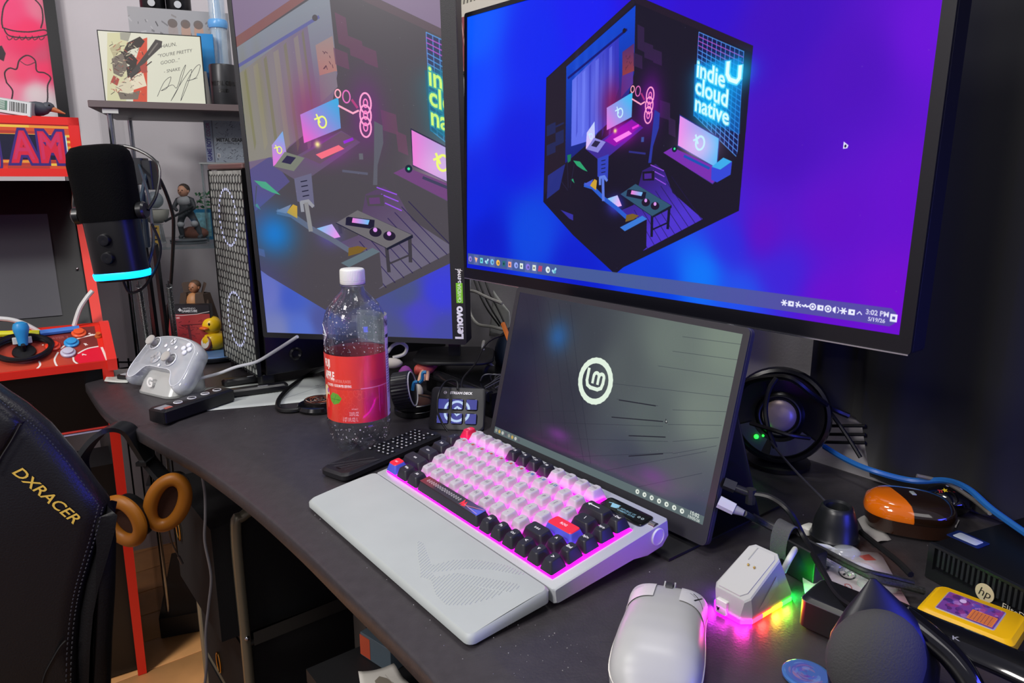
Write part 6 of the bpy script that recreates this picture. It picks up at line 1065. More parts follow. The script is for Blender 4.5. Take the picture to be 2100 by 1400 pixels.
# duck, blue coaster disc, game box, cloaked figure behind
p_ = at(418, 735, z=.012); q_ = Vector((p_.x, p_.y + .055, DT)); t = thing('blue_disc', 'round blue-topped disc with a dark rim under the rubber duck', 'disc', (q_.x - .002, q_.y, DT + .0006)); g = G(); g.lathe([(.058, 0), (.062, .004), (.062, .009), (.059, .011)], 40); g.out('disc_rim', m('#10141c', .3), t)
g = G(); g.lathe([(.059, .0108), (.057, .0135), (.0001, .016)], 40); g.out('disc_top', m('#5f86b8', .35), t)
dq = at(446, 712, y=q_.y + .012); t = thing('rubber_duck', 'yellow rubber duck with an orange bill, half hidden by the computer tower', 'duck', (dq.x - .004, q_.y + .012, DT + .0155), R(-28)); g = G(); g.sph((0, 0, .020), (.023, .027, .021), 22); g.sph((0, -.004, .053), (.0195, .0195, .0195), 22); g.sph((0, .026, .026), (.010, .014, .010), 12); g.out('duck_body', m('#e2b81c', .3), t, sharp=80)
g = G(); g.sph((0, -.024, .049), (.0115, .008, .0042), 16); g.out('bill', m('#d8611e', .35), t)
for s_ in (-1, 1): g = G(); g.sph((s_*.0105, -.0195, .058), (.0024, .0018, .0032), 10); g.out('eye', BLK, t)
g = G(); g.M = Matrix.Translation((0, -.0195, .018)) @ Matrix.Rotation(R(78), 4, 'X'); g.lathe([(.0150, -.004), (.0150, .004), (.0122, .0055), (.0120, .0045)], 28, cap=(True, False)); g.out('collar_ring', m('#7a3a2a', .4), t)
g = G(); g.M = Matrix.Translation((0, -.0235, .0185)) @ Matrix.Rotation(R(78), 4, 'X'); g.lathe([(.0118, -.002), (.0118, .0015), (.0001, .003)], 24); g.out('belly_plate', m('#d8d4cc', .4), t)
a, b = at(349, 742, y=1.45), at(443, 742, y=1.47); hgt = at(345, 625, y=1.46).z - DT; t = thing('game_case', 'red-fronted game case with a dark GAMECUBE header, standing behind the controller', 'game case', ((a.x+b.x)/2, 1.46, DT+.0006), R(4)); w_ = (b-a).length; g = G(); g.box(-w_/2, w_/2, 0, .014, 0, hgt); g.out('case_body', m('#141216', .35), t)
cv = Cv(420, 500, (140, 48, 50)); cv.field([(0, 150, (150, 50, 56)), (400, 200, (156, 60, 58)), (100, 400, (104, 20, 26)), (350, 450, (150, 40, 44))], 3); cv.rect(0, 0, 420, 84, (40, 38, 42)); cv.line([(0, 92), (150, 96), (300, 84), (420, 62)], 6, (190, 180, 180)); cv.poly([(110, 44), (130, 26), (150, 44), (130, 62)], (190, 190, 194)); cv.text('NINTENDO', 222, 40, 24, (190, 190, 194), 1, .01); cv.text('GAMECUBE', 222, 66, 30, (200, 200, 204), 1, .04); cv.text('KONAMI', 66, 128, 28, (206, 170, 170), 1, .02)
for _ in range(70): x, y = rng.uniform(90, 400), rng.uniform(150, 480); cv.line([(x, y), (x+rng.uniform(-50, 50), y+rng.uniform(-18, 18))], rng.uniform(3, 9), (78, 26, 32), .7)
cv.line([(200, 190), (220, 460)], 26, (70, 30, 38), .8); cv.line([(130, 190), (340, 180)], 7, (70, 26, 30)); 
sheet('case_print', [[(-w_/2+.002, -.0006, .001), (w_/2-.002, -.0006, .001)], [(-w_/2+.002, -.0006, hgt-.001), (w_/2-.002, -.0006, hgt-.001)]], cv.mat(r=.25), t)
fz_ = at(405, 640, y=1.56); t, k = figure('cloaked_figurine', 'bare-chested figurine in an open brown coat standing behind the game case', Matrix.Translation((fz_.x, 1.56, DT + .0006)) @ Matrix.Rotation(R(-12), 4, 'Z'), at(405, 572, y=1.56).z - DT, m('#4a3a30', .7), m('#96664a', .5), m('#4a3422', .6), .62)
H0_ = k*.1; g = G(); g.sph((0, -.006*k, .060*k), (.0095*k, .0075*k, .013*k), 14); g.out('chest', m('#a8764c', .5), t)
g = G()
for s_ in (-1, 1): g.loft([[(s_*x*k, y*k, z*k) for x, y in P_] for z, P_ in ((.020, ((.008, -.016), (.024, -.012), (.028, .010), (.010, .018), (.006, .014), (.022, .006), (.020, -.008), (.008, -.012))), (.050, ((.007, -.014), (.020, -.010), (.022, .008), (.008, .013), (.005, .010), (.018, .005), (.016, -.006), (.007, -.010))), (.072, ((.006, -.010), (.016, -.008), (.017, .006), (.006, .010), (.004, .008), (.013, .004), (.012, -.004), (.006, -.008))))])
for s_ in (-1, 1): g.loft([[(s_*.004*k, .006*k, .072*k), (s_*.014*k, -.004*k, .072*k), (s_*.013*k, -.002*k, .074*k)], [(s_*.006*k, .010*k, .085*k), (s_*.018*k, -.002*k, .083*k), (s_*.017*k, 0, .085*k)]])
g.out('coat', m('#3e3028', .8), t)
q2_ = at(371, 700, y=1.40); t = thing('pale_mushroom_toy', 'tiny toy with a pale round cap standing before the red game case', 'toy', (q2_.x, 1.40, DT + .0006)); zc = q2_.z - DT; g = G(); g.cyl((0, 0, 0), (0, 0, zc*.9), .006, .004, 12); g.out('toy_stem', m('#3a3436', .6), t); g = G(); g.sph((0, 0, zc*.85), (.0115, .0115, .009), 18, half=True); g.out('toy_cap', m('#aaa890', .5), t)

# ------------------------------------------------------------------ gaming chair back
CF = frame(at(120, 1100, y=.72), R(14)); ch_ = thing('gaming_chair', 'black leather gaming chair back with yellow DXRACER lettering, in the left foreground', 'chair', mat=CF)
def cl(px, py, y=0): return loc(CF, px, py, y)
def slab(name, P, y0, th, mat, rnd=.012, par=ch_, dome=.0):
    A = [(v.x, v.z) for v in [cl(px, py, 0) for px, py in P]]; rings = []; cx, cz = np.mean([a[0] for a in A]), np.mean([a[1] for a in A])
    for ins, y in ((rnd, y0+th), (rnd*.3, y0+th-rnd*.5), (0, y0+th*.6), (0, y0+rnd), (rnd*.2, y0+rnd*.4), (rnd*.6, y0+rnd*.05), (rnd*1.2, y0-dome*.3), (rnd*2.0, y0-dome*.5)): rings.append([(x, y, z) for x, z in offs(A, ins)])
    g = G(); g.loft(rings); return g.out(name, mat, par, sharp=60)
lea = m('#131315', .33, bump=(500, .35), spec=.6); lea2 = m('#0c0c0e', .5, bump=(400, .4), spec=.3)
fan = [(-700, 1150), (-640, 930), (-480, 790), (-300, 735), (-140, 735), (-60, 770), (0, 812), (40, 838), (90, 880), (140, 938), (185, 1000), (215, 1040), (206, 1080), (190, 1140), (172, 1200), (160, 1260), (155, 1330), (152, 1460), (-680, 1460)]
slab('leather_panel', fan, 0, .035, lea, .010, dome=.012)
slab('side_bolster', [(214, 1040), (224, 1058), (230, 1120), (228, 1220), (222, 1320), (218, 1460), (150, 1460), (152, 1330), (158, 1260), (170, 1200), (188, 1140), (204, 1080)], .004, .022, lea2, .008, dome=.006)
slab('shoulder_wing', [(-150, 745), (-60, 778), (0, 820), (30, 845), (52, 862), (34, 895), (12, 930), (-4, 962), (-60, 1000), (-150, 980)], -.010, .03, lea, .007, dome=.004)
def stitch(P, y, off_=.0): 
    g = G(); S_ = spline([tuple(cl(px, py, y)) for px, py in P], 14)
    for a, b in zip(S_[::2], S_[1::2]): g.tube([tuple(a + Vector((0, y, 0))), tuple(a.lerp(b, .8) + Vector((0, y, 0)))], .0007, 4, 0, 0)
    return g
sg = stitch([(214, 1036), (200, 1090), (182, 1150), (166, 1206), (156, 1262), (150, 1330), (148, 1400)], -.005); sg.out('stitching', m('#3a3a3e', .6), ch_)['kind'] = 'stuff'
sg = stitch([(206, 1032), (192, 1088), (174, 1148), (158, 1204), (148, 1260), (142, 1330), (140, 1400)], -.007); sg.out('stitching', m('#34343a', .6), ch_)['kind'] = 'stuff'
sg = stitch([(10, 822), (60, 858), (100, 893), (140, 940), (180, 995), (208, 1034)], -.006); sg.out('stitching', m('#2a2e3c', .6), ch_)['kind'] = 'stuff'
g = G(); g.tube([tuple(cl(px, py) + Vector((0, -.0115, 0))) for px, py in ((52, 862), (34, 895), (12, 930), (-4, 962))], .0012, 6); g.out('seam', m('#050506', .6), ch_); g = G(); g.tube([tuple(cl(px, py) + Vector((0, -.007, 0))) for px, py in ((140, 1305), (128, 1318), (112, 1345), (98, 1372), (90, 1400))], .0012, 6); g.out('seam', m('#050506', .6), ch_)
q0_, q1_ = cl(36, 958), cl(160, 1062); dd_ = (q1_ - q0_); an = math.atan2(dd_.z, dd_.x); g = G()
words(g, 'DXRACER', Matrix.Translation((q0_ + q1_)/2 + Vector((0, -.0075, 0))) @ Matrix.Rotation(R(90), 4, 'X') @ Matrix.Rotation(an, 4, 'Z') @ Matrix.Translation((0, -.0042, 0)), dd_.length/5.0, bold=.012, sx=1.12, shear=.25); g.out('brand_lettering', m('#d9b44a', .4), ch_)

# ------------------------------------------------------------------ headphones hung under the desk edge
hp_ = thing('headphones', 'black headphones with orange-brown ear cushions, hanging from the desk edge', 'headphones', at(300, 1000, y=1.0)); HL = lambda px, py, y: at(px, py, y=y) - hp_.location
g = G(); P = [HL(205, 1020, .985), HL(175, 985, .985), HL(166, 945, .99), HL(192, 902, 1.0), HL(228, 876, 1.015), HL(262, 880, 1.03), HL(285, 912, 1.045), HL(310, 950, 1.05), HL(345, 990, 1.04)]
S_ = spline(P, 6); rings = []
for i, p in enumerate(S_): t_ = (S_[min(i+1, len(S_)-1)] - S_[max(i-1, 0)]).normalized(); n_ = Vector((0, 1, 0)); b_ = t_.cross(n_).normalized(); rings.append([tuple(p + n_*sy*.016 + b_*sx*.0035) for sx, sy in ((-1, -1), (-1, 1), (1, 1), (1, -1))])
g.loft(rings); g.out('headband', m('#1a1b1d', .35), hp_, sharp=60)
def cup(px, py, y, rx, ry, rot, yaw):
    M = Matrix.Translation(HL(px, py, y)) @ Matrix.Rotation(R(yaw), 4, 'Z') @ Matrix.Rotation(R(90), 4, 'X') @ Matrix.Rotation(R(rot), 4, 'Z')
    g = G(); g.M = M; rr = []; n_ = 36
    for q in [2*math.pi*i/14 for i in range(15)]: rr.append([((rx + .0105*math.cos(q))*math.cos(a), (ry + .0105*math.cos(q))*math.sin(a), .0095*math.sin(q)) for a in [2*math.pi*j/n_ for j in range(n_)]])
    g.loft(rr, cap=(False, False)); g.out('ear_cushion', m('#a8661a', .45), hp_, sharp=70)
    g = G(); g.M = M; g.loft([[(rx*k*math.cos(a), ry*k*math.sin(a), z) for a in [2*math.pi*j/n_ for j in range(n_)]] for k, z in ((.9, -.030), (1.1, -.024), (1.15, -.006), (.9, -.004))]); g.out('ear_cup', BLK, hp_)
    g = G(); g.M = M; g.loft([[(rx*k*math.cos(a), ry*k*math.sin(a), z) for a in [2*math.pi*j/n_ for j in range(n_)]] for k, z in ((.85, -.003), (.0001, -.0035))], cap=(True, False)); g.out('ear_mesh', m('#3a1e12', .8, bump=(900, .8)), hp_)
cup(344, 1030, 1.005, .0225, .0385, -24, 12); cup(254, 1068, .985, .0260, .0320, 35, -15)
hk = thing('hanger_hook', 'small black hook under the desk edge holding the headphones', 'hook', at(280, 880, y=1.03)); g = G(); g.box(-.008, .008, .0, .03, -.060, -.054); g.box(-.008, .008, .026, .03, -.054, -.030); g.out('hook_plate', m('#17181a', .3), hk)
g = G(); g.tube([at(346, 1085, y=1.01), at(352, 1110, y=1.03), at(362, 1132, y=1.04), at(372, 1152, y=1.04)], .0012, 6); g.cyl(at(366, 1140, y=1.04), at(374, 1156, y=1.04), .0024, seg=8); tag(g.out('audio_cable', m('#4c4440', .4)), 'short audio cable with a plug dangling below the orange headphones', 'cable')

# ------------------------------------------------------------------ under the desk: drawer cart, desk clutter, wire rack
crt = thing('drawer_cart', 'metal-framed cart of black fabric drawers with ring pulls under the desk', 'drawer cart')
tubm = m('#8a8470', .35, .5); u0, u1, n0, n1 = -1.385, -1.10, .30, .66
for n_ in (n0, n1): g = G(); g.tube([nu(n_, u0, -DT+.004), nu(n_, u0, -.40), nu(n_, u0, -.30)], .0085, 12, 0, 4); g.tube([nu(n_, u1, -DT+.004), nu(n_, u1, -.40), nu(n_, u1, -.185), nu(n_+(.012 if n_ == n0 else -.012), u1, -.160), nu(n_+(.05 if n_ == n0 else -.05), u1, -.148)], .0085, 12); g.out('frame_tube', tubm, crt)
g = G(); g.cyl(nu(n0+.03, u1, -.150), nu(n1-.03, u1, -.150), .0085, seg=10); g.cyl(nu(n0, u0, -.30), nu(n1, u0, -.30), .0085, seg=10); g.out('top_rail', tubm, crt)
for k, (zt_, zb_, pull, ru, rz_) in enumerate(((-.175, -.375, .03, -1.33, -.262), (-.395, -.545, .0, -1.345, -.405), (-.565, -.70, .0, -1.262, -.512))):
    g = G(); P = []
    for z in (zb_, zt_): P.append([tuple(nu(n_, u_, z)) for n_, u_ in ((n0-.004-pull, u0+.012), (n0-.004-pull, u1-.014), (n1-.02, u1-.014), (n1-.02, u0+.012))])
    g.loft(P); dr = g.out('fabric_drawer', m('#0e0e10', .85, bump=(800, .6)), crt)
    g = G(); c_ = nu(n0-.0075-pull, ru, rz_); g.torus(c_, .020, .0016, 26, 6, n=NN, sx=.62, sy=1.0); g.out('ring_pull', m('#c9a050', .2, 1), dr)
    for z in (zb_-.010,): g = G(); g.cyl(nu(n0, u1+.002, z), nu(n1, u1+.002, z), .0045, seg=8); g.cyl(nu(n0, u0, z), nu(n0, u1, z), .0045, seg=8); g.out('cross_rail', tubm if k else m('#3c3a36', .4, .4), crt)
    g = G(); g.add([nu(n0+.01, u1+.0105, zb_+.012), nu(n1-.02, u1+.0105, zb_+.020), nu(n1-.02, u1+.0105, zb_-.006), nu(n0+.01, u1+.0105, zb_-.012)], [(0, 1, 2, 3)]); g.out('side_strap', m('#35332f', .6), crt)
for z in (-.37, -.56): g = G(); g.sph(nu(n0, u1+.009, z), .0045, 10); g.out('bolt', CHROME, crt)
g = G(); g.tube([at(412, 962, y=1.0), at(420, 1010, y=1.0), at(421, 1060, y=1.0), at(420, 1110, y=1.0), at(433, 1180, y=1.0), at(428, 1240, y=1.0), at(422, 1300, y=1.0), at(424, 1360, y=1.0), at(418, 1420, y=1.0)], .0022, 8); tag(g.out('grey_hanging_cable', m('#77777c', .4)), 'thin grey cable hanging down from under the desk edge', 'cable')
bx_ = thing('storage_box', 'black box standing on the floor under the desk', 'box'); g = G(); nubox(g, .34, .74, -.93, -.58, -DT+.0006, -.352); g.out('box_body', m('#0d0d0f', .7), bx_); g = G(); nubox(g, .337, .743, -.933, -.577, -.372, -.350); g.out('box_lid', m('#121214', .6), bx_)
gb_ = thing('small_printed_box', 'small blue-grey and orange box on the black box under the desk', 'box'); p_ = at(790, 1372, plane=((0, 0, DT-.35), Vector((0, 0, 1)))); GMx = Matrix.Translation((p_.x, p_.y + .03, DT-.3495)) @ Matrix.Rotation(R(-40), 4, 'Z'); g = G(); g.M = GMx; g.rbox(.070, .05, 0, .040, .001, .0006); g.out('box_body', m('#4a565e', .4), gb_)
g = G(); g.M = GMx; g.box(-.0355, -.012, -.0256, .0, .002, .036); g.out('orange_side', m('#a8452c', .5), gb_)
g = G(); g.M = GMx; g.lathe([(.008, .0402), (.0001, .0406)], 16, cx=.012); g.out('white_dot', m('#c8ccd4', .5), gb_)
cv = Cv(200, 160, (196, 192, 184)); cv.poly([(70, 60), (100, 40), (130, 60), (150, 100), (100, 90), (70, 84)], (120, 112, 100)); cv.line([(130, 40), (150, 130)], 3, (160, 154, 146))
paper('crumpled_paper', 'white stained paper sheet lying low under the desk edge', [at(745, 1440, z=-.30), at(850, 1420, z=-.30), at(808, 1365, z=-.30), at(735, 1382, z=-.30)], cv.mat(r=.7), curl=.004)
bpy.data.objects['crumpled_paper'].location.z = -.0
wr_ = thing('wire_rack', 'black wire rack standing on the floor behind the arcade machine', 'wire rack'); 
for i in range(5): g = G(); x0 = at(262 + i*22, 905 + i*4, y=1.66); g.cyl((x0.x, 1.66, .30), (x0.x, 1.66, DT-.05), .0022, seg=6); g.out('upright_wire', BLK, wr_)
for z in (.32, .50, .68): g = G(); a, b = at(255, 900, y=1.662), at(355, 900, y=1.662); g.cyl((a.x, 1.662, z), (b.x, 1.662, z), .0022, seg=6); g.out('cross_wire', BLK, wr_)

# ------------------------------------------------------------------ wall behind the monitors: picture, arm, cables
bkM = Matrix.Translation(WB - NN*.002) @ Matrix.Rotation(math.atan2(UU.y, UU.x), 4, 'Z')
def bq(px, py): return loc(bkM, px, py)
a, b, c_ = bq(928, 60), bq(1105, 60), bq(945, 150); top_ = a.z + .22; cv = Cv(500, 560, (176, 176, 160)); pw2, ph2 = b.x - a.x, top_ - c_.z
for k in range(26):
    x = k*22 - 20; cv.line([(x, 0), (x+26, 150), (x-8, 330)], 7, (64, 66, 60)); 
for j in range(8):
    for i in range(12): cv.poly([(i*44 + (j % 2)*22, j*26), (i*44+16 + (j % 2)*22, j*26+12), (i*44 + (j % 2)*22, j*26+24)], (86, 88, 80), .8)
cv.rect(0, 330, 500, 372, (190, 188, 176)); cv.rect(0, 372, 500, 560, (130, 66, 74))
for i in range(20): cv.line([(i*28, 372), (i*28+40, 560)], 5, (184, 150, 140)); cv.line([(i*28+30, 372), (i*28-10, 560)], 3, (60, 30, 34))
pc_ = thing('patterned_picture', 'black, cream and maroon zigzag picture on the wall between the two big monitors', 'picture', mat=bkM @ Matrix.Translation(((a.x+b.x)/2, 0, c_.z))); g = G(); g.box(-pw2/2-.004, pw2/2+.004, -.010, 0, -.004, ph2+.004); g.out('backing', m('#2a2a2c', .5), pc_)
sheet('picture_print', [[(-pw2/2, -.0106, 0), (pw2/2, -.0106, 0)], [(-pw2/2, -.0106, ph2), (pw2/2, -.0106, ph2)]], cv.mat(r=.5), pc_)
arm2 = thing('swing_arm', 'black desk-mounted arm carrying the large wide monitor', 'arm', nu(.82, -.80, .0005)); AL = lambda v: Vector(v) - arm2.location
mp = MAINM @ Vector((.02, .155, 0)); el = at(1045, 610, n=.83)
g = G(); g.cyl((0, 0, .012), (0, 0, el.z - arm2.location.z + .02), .019, seg=18); g.out('post', BLK, arm2); g = G(); g.rbox(.10, .08, 0, .012, .01, .002); g.out('post_base', BLK, arm2)
g = G(); g.tube([Vector((0, 0, el.z - arm2.location.z)), AL(el + Vector((.09, -.06, -.005))), AL(mp + NN*.04 + Vector((0, 0, -.12))), AL(mp)], lambda t: .030 - .006*t, 12, 0, 4); g.out('arm_link', BLK, arm2)
def cable(name, label, P, r=.0022, mat=None, seg=7): g = G(); g.tube(P, r, seg); return tag(g.out(name, mat or CABLE), label, 'cable')
wm_ = m('#bdbcb4', .45)
cable('white_cable', 'white cable crossing the wall right beside the upright monitor, upper of three', [at(958, 596, n=.86), at(975, 598, n=.86), at(1000, 610, n=.85), at(1030, 622, n=.85)], .0032, wm_)
cable('white_cable', 'white cable dropping and bending right beside the upright monitor', [at(966, 560, n=.87), at(962, 600, n=.865), at(964, 640, n=.86), at(980, 664, n=.86), at(1010, 670, n=.86), at(1040, 678, n=.85)], .0032, wm_)
cable('white_cable', 'white cable hanging in front of the dark blue bag behind the portable monitor', [at(992, 700, n=.76), at(990, 715, n=.74), at(1000, 740, n=.74), at(1018, 758, n=.74), at(1045, 785, n=.74)], .0030, wm_)
for i, d_ in enumerate((0, 9, 22)): cable('black_wall_cable', 'thin black cable running down the wall beside the upright monitor, %s of three' % ('leftmost', 'middle', 'rightmost')[i], [at(966 + d_, 555, n=.875), at(982 + d_, 600, n=.87), at(1000 + d_, 635, n=.865), at(1024 + d_*.6, 668, n=.86)], .0019)['group'] = 'black cables on the wall beside the upright monitor'
P = [at(1003, 690, n=.888), at(1050, 690, n=.888), at(1045, 640, n=.888), at(1012, 596, n=.888)]
wb_ = paper('white_bag', 'crumpled white plastic bag hanging on the wall behind the black cables', P, m('#d4d6d0', .5, bump=(40, 1)), n=10, cat='bag', z0=0, curl=.004)
bb = thing('dark_blue_bag', 'dark blue rounded bag with an orange strap, half hidden by the portable monitor', 'bag', nu(.785, -.815, .0005)); q = at(1050, 735, n=.77) - bb.location
g = G(); g.sph((q.x + .018, q.y + .016, .056), (.050, .050, .055), 28); g.out('bag_body', m('#0b1b2e', .55), bb); g = G(); c0 = Vector((q.x + .012, q.y + .012, .075)); fd = (Vector((0, 0, CH)) - (bb.location + c0)).normalized()
g.tube([at(1032, 664, n=.745) - bb.location, at(1040, 685, n=.733) - bb.location, at(1048, 705, n=.725) - bb.location], .0045, 6); g.out('strap', m('#b8642a', .5), bb)
# black box with a reel and small things behind the bottle and control pad
hb_ = thing('hub_box', 'low glossy black box behind the control pad', 'box'); g = G(); nubox(g, .635, .775, -1.06, -.865, .0006, .040); g.out('box_body', m('#101013', .2), hb_); g = G(); g.cyl(nu(.636, -1.055, .034), nu(.636, -.87, .034), .009, seg=14); g.out('rounded_edge', m('#17171a', .15), hb_)
lid = thing('wire_mesh_cover', 'dark crumpled mesh heap on the black box behind the control pad', 'mesh cover'); g = G()
for i in range(9): g.tube([nu(.66 + .02*math.sin(i), -.93 + .008*i, .042), nu(.67 + .012*i*.5, -.92 + .006*i, .054), nu(.72, -.875 + .002*i, .044)], .0012, 5)
lid_o = g.out('mesh_wires', m('#3a3a40', .4), lid); lid_o['kind'] = 'stuff'
p_ = at(828, 800, y=1.075); t = thing('ribbed_ring', 'black ribbed ring with a pale rim leaning right of the bottle', 'lens ring', mat=frame(p_, R(80), 0, R(30)) @ Matrix.Rotation(R(78), 4, 'X'))
g = G(); NR = 72; rg = lambda z, r: [((r + (.0009 if j % 2 else 0))*math.cos(2*math.pi*j/NR), (r + (.0009 if j % 2 else 0))*math.sin(2*math.pi*j/NR), z) for j in range(NR)]
g.loft([rg(-.014, .027), rg(-.012, .0285), rg(.012, .0285), rg(.014, .027)]); g.out('ring_body', m('#1b1b1e', .4), t, sharp=15); g = G(); g.torus((0, 0, .0145), .0265, .0012, 36, 6); g.out('rim', m('#c8c8c8', .4), t)
p_ = at(842, 858, z=0); t = thing('stacked_lens_caps', 'stack of round black caps on the desk right of the bottle', 'caps', (p_.x + .004, p_.y + .03, DT + .0006))
for k, z in enumerate((0, .0105)): g = G(); g.lathe([(.0325, z), (.034, z+.0015), (.034, z+.0085), (.0325, z+.0098), (.026, z+.0098), (.0255, z+.0085), (.0001, z+.0085)], 36); g.out('cap', m('#0d0d0f', .3), t)
q = at(872, 762, y=1.20); t = thing('red_toy_glove', 'little red toy hand with peach fingers lying behind the black ring', 'toy', (q.x, 1.20, q.z - .006), R(20))
g = G(); g.sph((0, 0, .012), (.018, .013, .011), 18); g.sph((.012, .002, .016), (.011, .009, .009), 14); g.sph((-.012, 0, .010), (.008, .008, .010), 12); g.out('red_palm', m('#a8423a', .6), t, sharp=80)
for k in range(3): g = G(); g.tube([(-.006 + k*.004, -.010, .010 - k*.001), (-.012 + k*.006, -.017, .004), (-.016 + k*.007, -.021, -.004)], lambda u: .0042 - .0012*u, 9); g.out('finger', m('#b88c74', .6), t)
t2 = thing('purple_cloth_toy', 'pale and purple soft toy scrap behind the black ring', 'toy', (at(832, 770, y=1.17).x, 1.17, at(832, 775, y=1.17).z)); g = G(); g.sph((0, 0, 0), (.014, .008, .022), 14); g.sph((.012, 0, -.022), (.010, .008, .016), 12); g.out('purple_scrap', m('#6e2a72', .8), t2, sharp=80); g = G(); g.sph((-.024, 0, .026), (.020, .010, .009), 14); g.out('pale_scrap', m('#a09a92', .8), t2, sharp=80); g = G(); g.sph((.020, 0, -.024), (.009, .007, .014), 12); g.out('pale_scrap', m('#a09a92', .8), t2, sharp=80)
for nm, P, lab in (('blue_clip', [at(846, 800, y=1.06), at(849, 785, y=1.06), at(856, 783, y=1.06)], 'small sky-blue clip standing up beside the black ring, lower left one'), ('blue_clip', [at(860, 784, y=1.07), at(866, 778, y=1.07), at(867, 765, y=1.07), at(874, 763, y=1.07)], 'small sky-blue clip just above the other clip, behind the bottle')):
    g = G(); g.tube(P, .0028, 6); tag(g.out(nm, m('#2a86b4', .4)), lab, 'clip')
cable('white_loop_cable', 'white cable loop behind the bottle under the upright monitor', [at(795, 722, y=1.22), at(806, 708, y=1.22), at(822, 703, y=1.22), at(834, 712, y=1.22), at(828, 726, y=1.22), at(806, 733, y=1.22)], .0032, wm_)
cable('pad_cable', 'thin black cable looping left of the control pad', [at(938, 798, y=1.04), at(936, 782, y=1.05), at(915, 782, y=1.04), at(900, 806, y=1.01), at(897, 840, y=.995), at(906, 866, y=.99), at(918, 884, y=.985)], .0016)
cable('pad_power_cable', 'thin black cable rising from the control pad towards the wall', [at(946, 798, y=1.045), at(950, 775, y=1.08), at(975, 745, y=1.14), at(990, 715, y=1.18), at(1010, 695, y=1.20), at(1045, 684, y=1.22)], .0016)
for px, py in ((1213, 606), (1314, 630), (1422, 646)):
    lx = (suv(MAINM, MW, MH, px, py)[0]-.5)*MW; g = G(); g.M = Matrix.Translation((lx, .012, -.2035)); g.box(-.0035, .0035, -.004, .012, -.012, .001); g.out('lower_tab', BLK, mm)

# ------------------------------------------------------------------ right side: black curtain, speaker, cables
uc0 = at(1664, 770, n=.875).dot(UU) ; N_ = 90; cols_ = []
ue = at(1765, 900, n=.875).dot(UU)
for i in range(N_ + 1):
    u_ = uc0 + i * (1.15 - uc0) / N_; n_ = .875 + .006*math.sin(u_*55) + .003*math.sin(u_*131 + 1)
    zb_ = np.interp(u_, [uc0, uc0 + .02, ue, ue + .004], [at(1660, 800, n=.875).z, at(1690, 832, n=.875).z, at(1765, 868, n=.875).z, DT + .0015]); n_ = min(n_, .886)
    cols_.append([Vector(((NN*n_ + UU*u_).x, (NN*n_ + UU*u_).y, zb_ + (2.35 - zb_)*t)) for t in np.linspace(0, 1, 12)])
cu = sheet('black_curtain', [[c[j] for c in cols_] for j in range(12)], m('#0c0c13', .9, sheen=.1), None, thick=.002); tag(cu, 'large black cloth hung over the wall at the right side of the desk', 'curtain')
for i, (y0, y1) in enumerate(((873, 871), (890, 889), (906, 906))): cable('black_strung_cable', 'black cable strung level between speaker and curtain, %s of three' % ('top', 'middle', 'bottom')[i], [at(1680, y0, n=.868), at(1720, (y0+y1)/2 + 1, n=.868), at(1775, y1 + 2, n=.868)], .0022)['group'] = 'level cables right of the speaker'
cable('black_slanting_cable', 'black cable slanting down over the level cables right of the speaker', [at(1670, 810, n=.862), at(1700, 842, n=.862), at(1735, 890, n=.862), at(1765, 938, n=.862)], .0026)
cable('arched_black_cable', 'thick black cable arching over the top of the round speaker', [at(1512, 800, n=.80), at(1540, 781, n=.78), at(1585, 773, n=.77), at(1625, 778, n=.77), at(1665, 808, n=.79), at(1705, 836, n=.84), at(1740, 852, n=.858)], .0038)
sp_c = at(1598, 852, n=.80); SPM = frame(sp_c, R(-24), R(-8)); spk = thing('round_speaker', 'round black desktop speaker with a silver dome and a green light', 'speaker', mat=SPM); g = G(); g.M = Matrix.Rotation(R(90), 4, 'X')
g.lathe([(.045, -.050), (.058, -.035), (.062, -.005), (.060, .002), (.056, .003), (.053, -.002), (.030, -.006), (.026, -.002), (.0001, -.002)], 44); g.out('housing', m('#0a0a0d', .25), spk)
g = G(); g.M = Matrix.Rotation(R(90), 4, 'X'); g.lathe([(.0190, -.001), (.0205, .0), (.0185, .004), (.012, .0075), (.0001, .009)], 30); g.out('dome', m('#a08e82', .4, .35), spk)
g = G(); g.M = Matrix.Rotation(R(90), 4, 'X'); g.torus((0, 0, 0), .0245, .0022, 36, 8); g.out('surround', BLK, spk)
g = G(); g.M = Matrix.Rotation(R(90), 4, 'X')
for a0, a1 in ((200, 250), (262, 330)): g.add([((r)*math.cos(R(a)), r*math.sin(R(a)), .0032) for r in (.033, .051) for a in np.linspace(a0, a1, 10)], [(i, i+1, 10+i+1, 10+i) for i in range(9)])
g.out('face_panel', m('#35363a', .4), spk)
for i, (px, py, r_) in enumerate(((1551, 895, .0030), (1565, 893, .0015))): q = loc(SPM, px, py, -.0045); g = G(); g.sph(tuple(q), r_, 10); g.out('status_light', m('#30ff50', .3, em=5, emcol='#18e828'), spk)
l = bpy.data.lights.new('speaker_light', 'POINT'); l.energy = .0012; l.color = (.05, 1, .1); l.shadow_soft_size = .003; lo_ = bpy.data.objects.new('speaker_light', l); COL.objects.link(lo_); lo_.parent = spk; q = loc(SPM, 1553, 900, -.012); lo_.location = q
zf = (DT - sp_c.z); g = G(); f0 = SPM.inverted() @ Vector((sp_c.x + .01, sp_c.y + .012, DT + .001)); g.M = SPM.inverted() @ Matrix.Translation((sp_c.x + .012, sp_c.y + .022, 0)); g.lathe([(.040, DT + .0008), (.040, DT + .006), (.020, DT + .012), (.016, DT + .03)], 28); g.out('speaker_foot', BLK, spk)
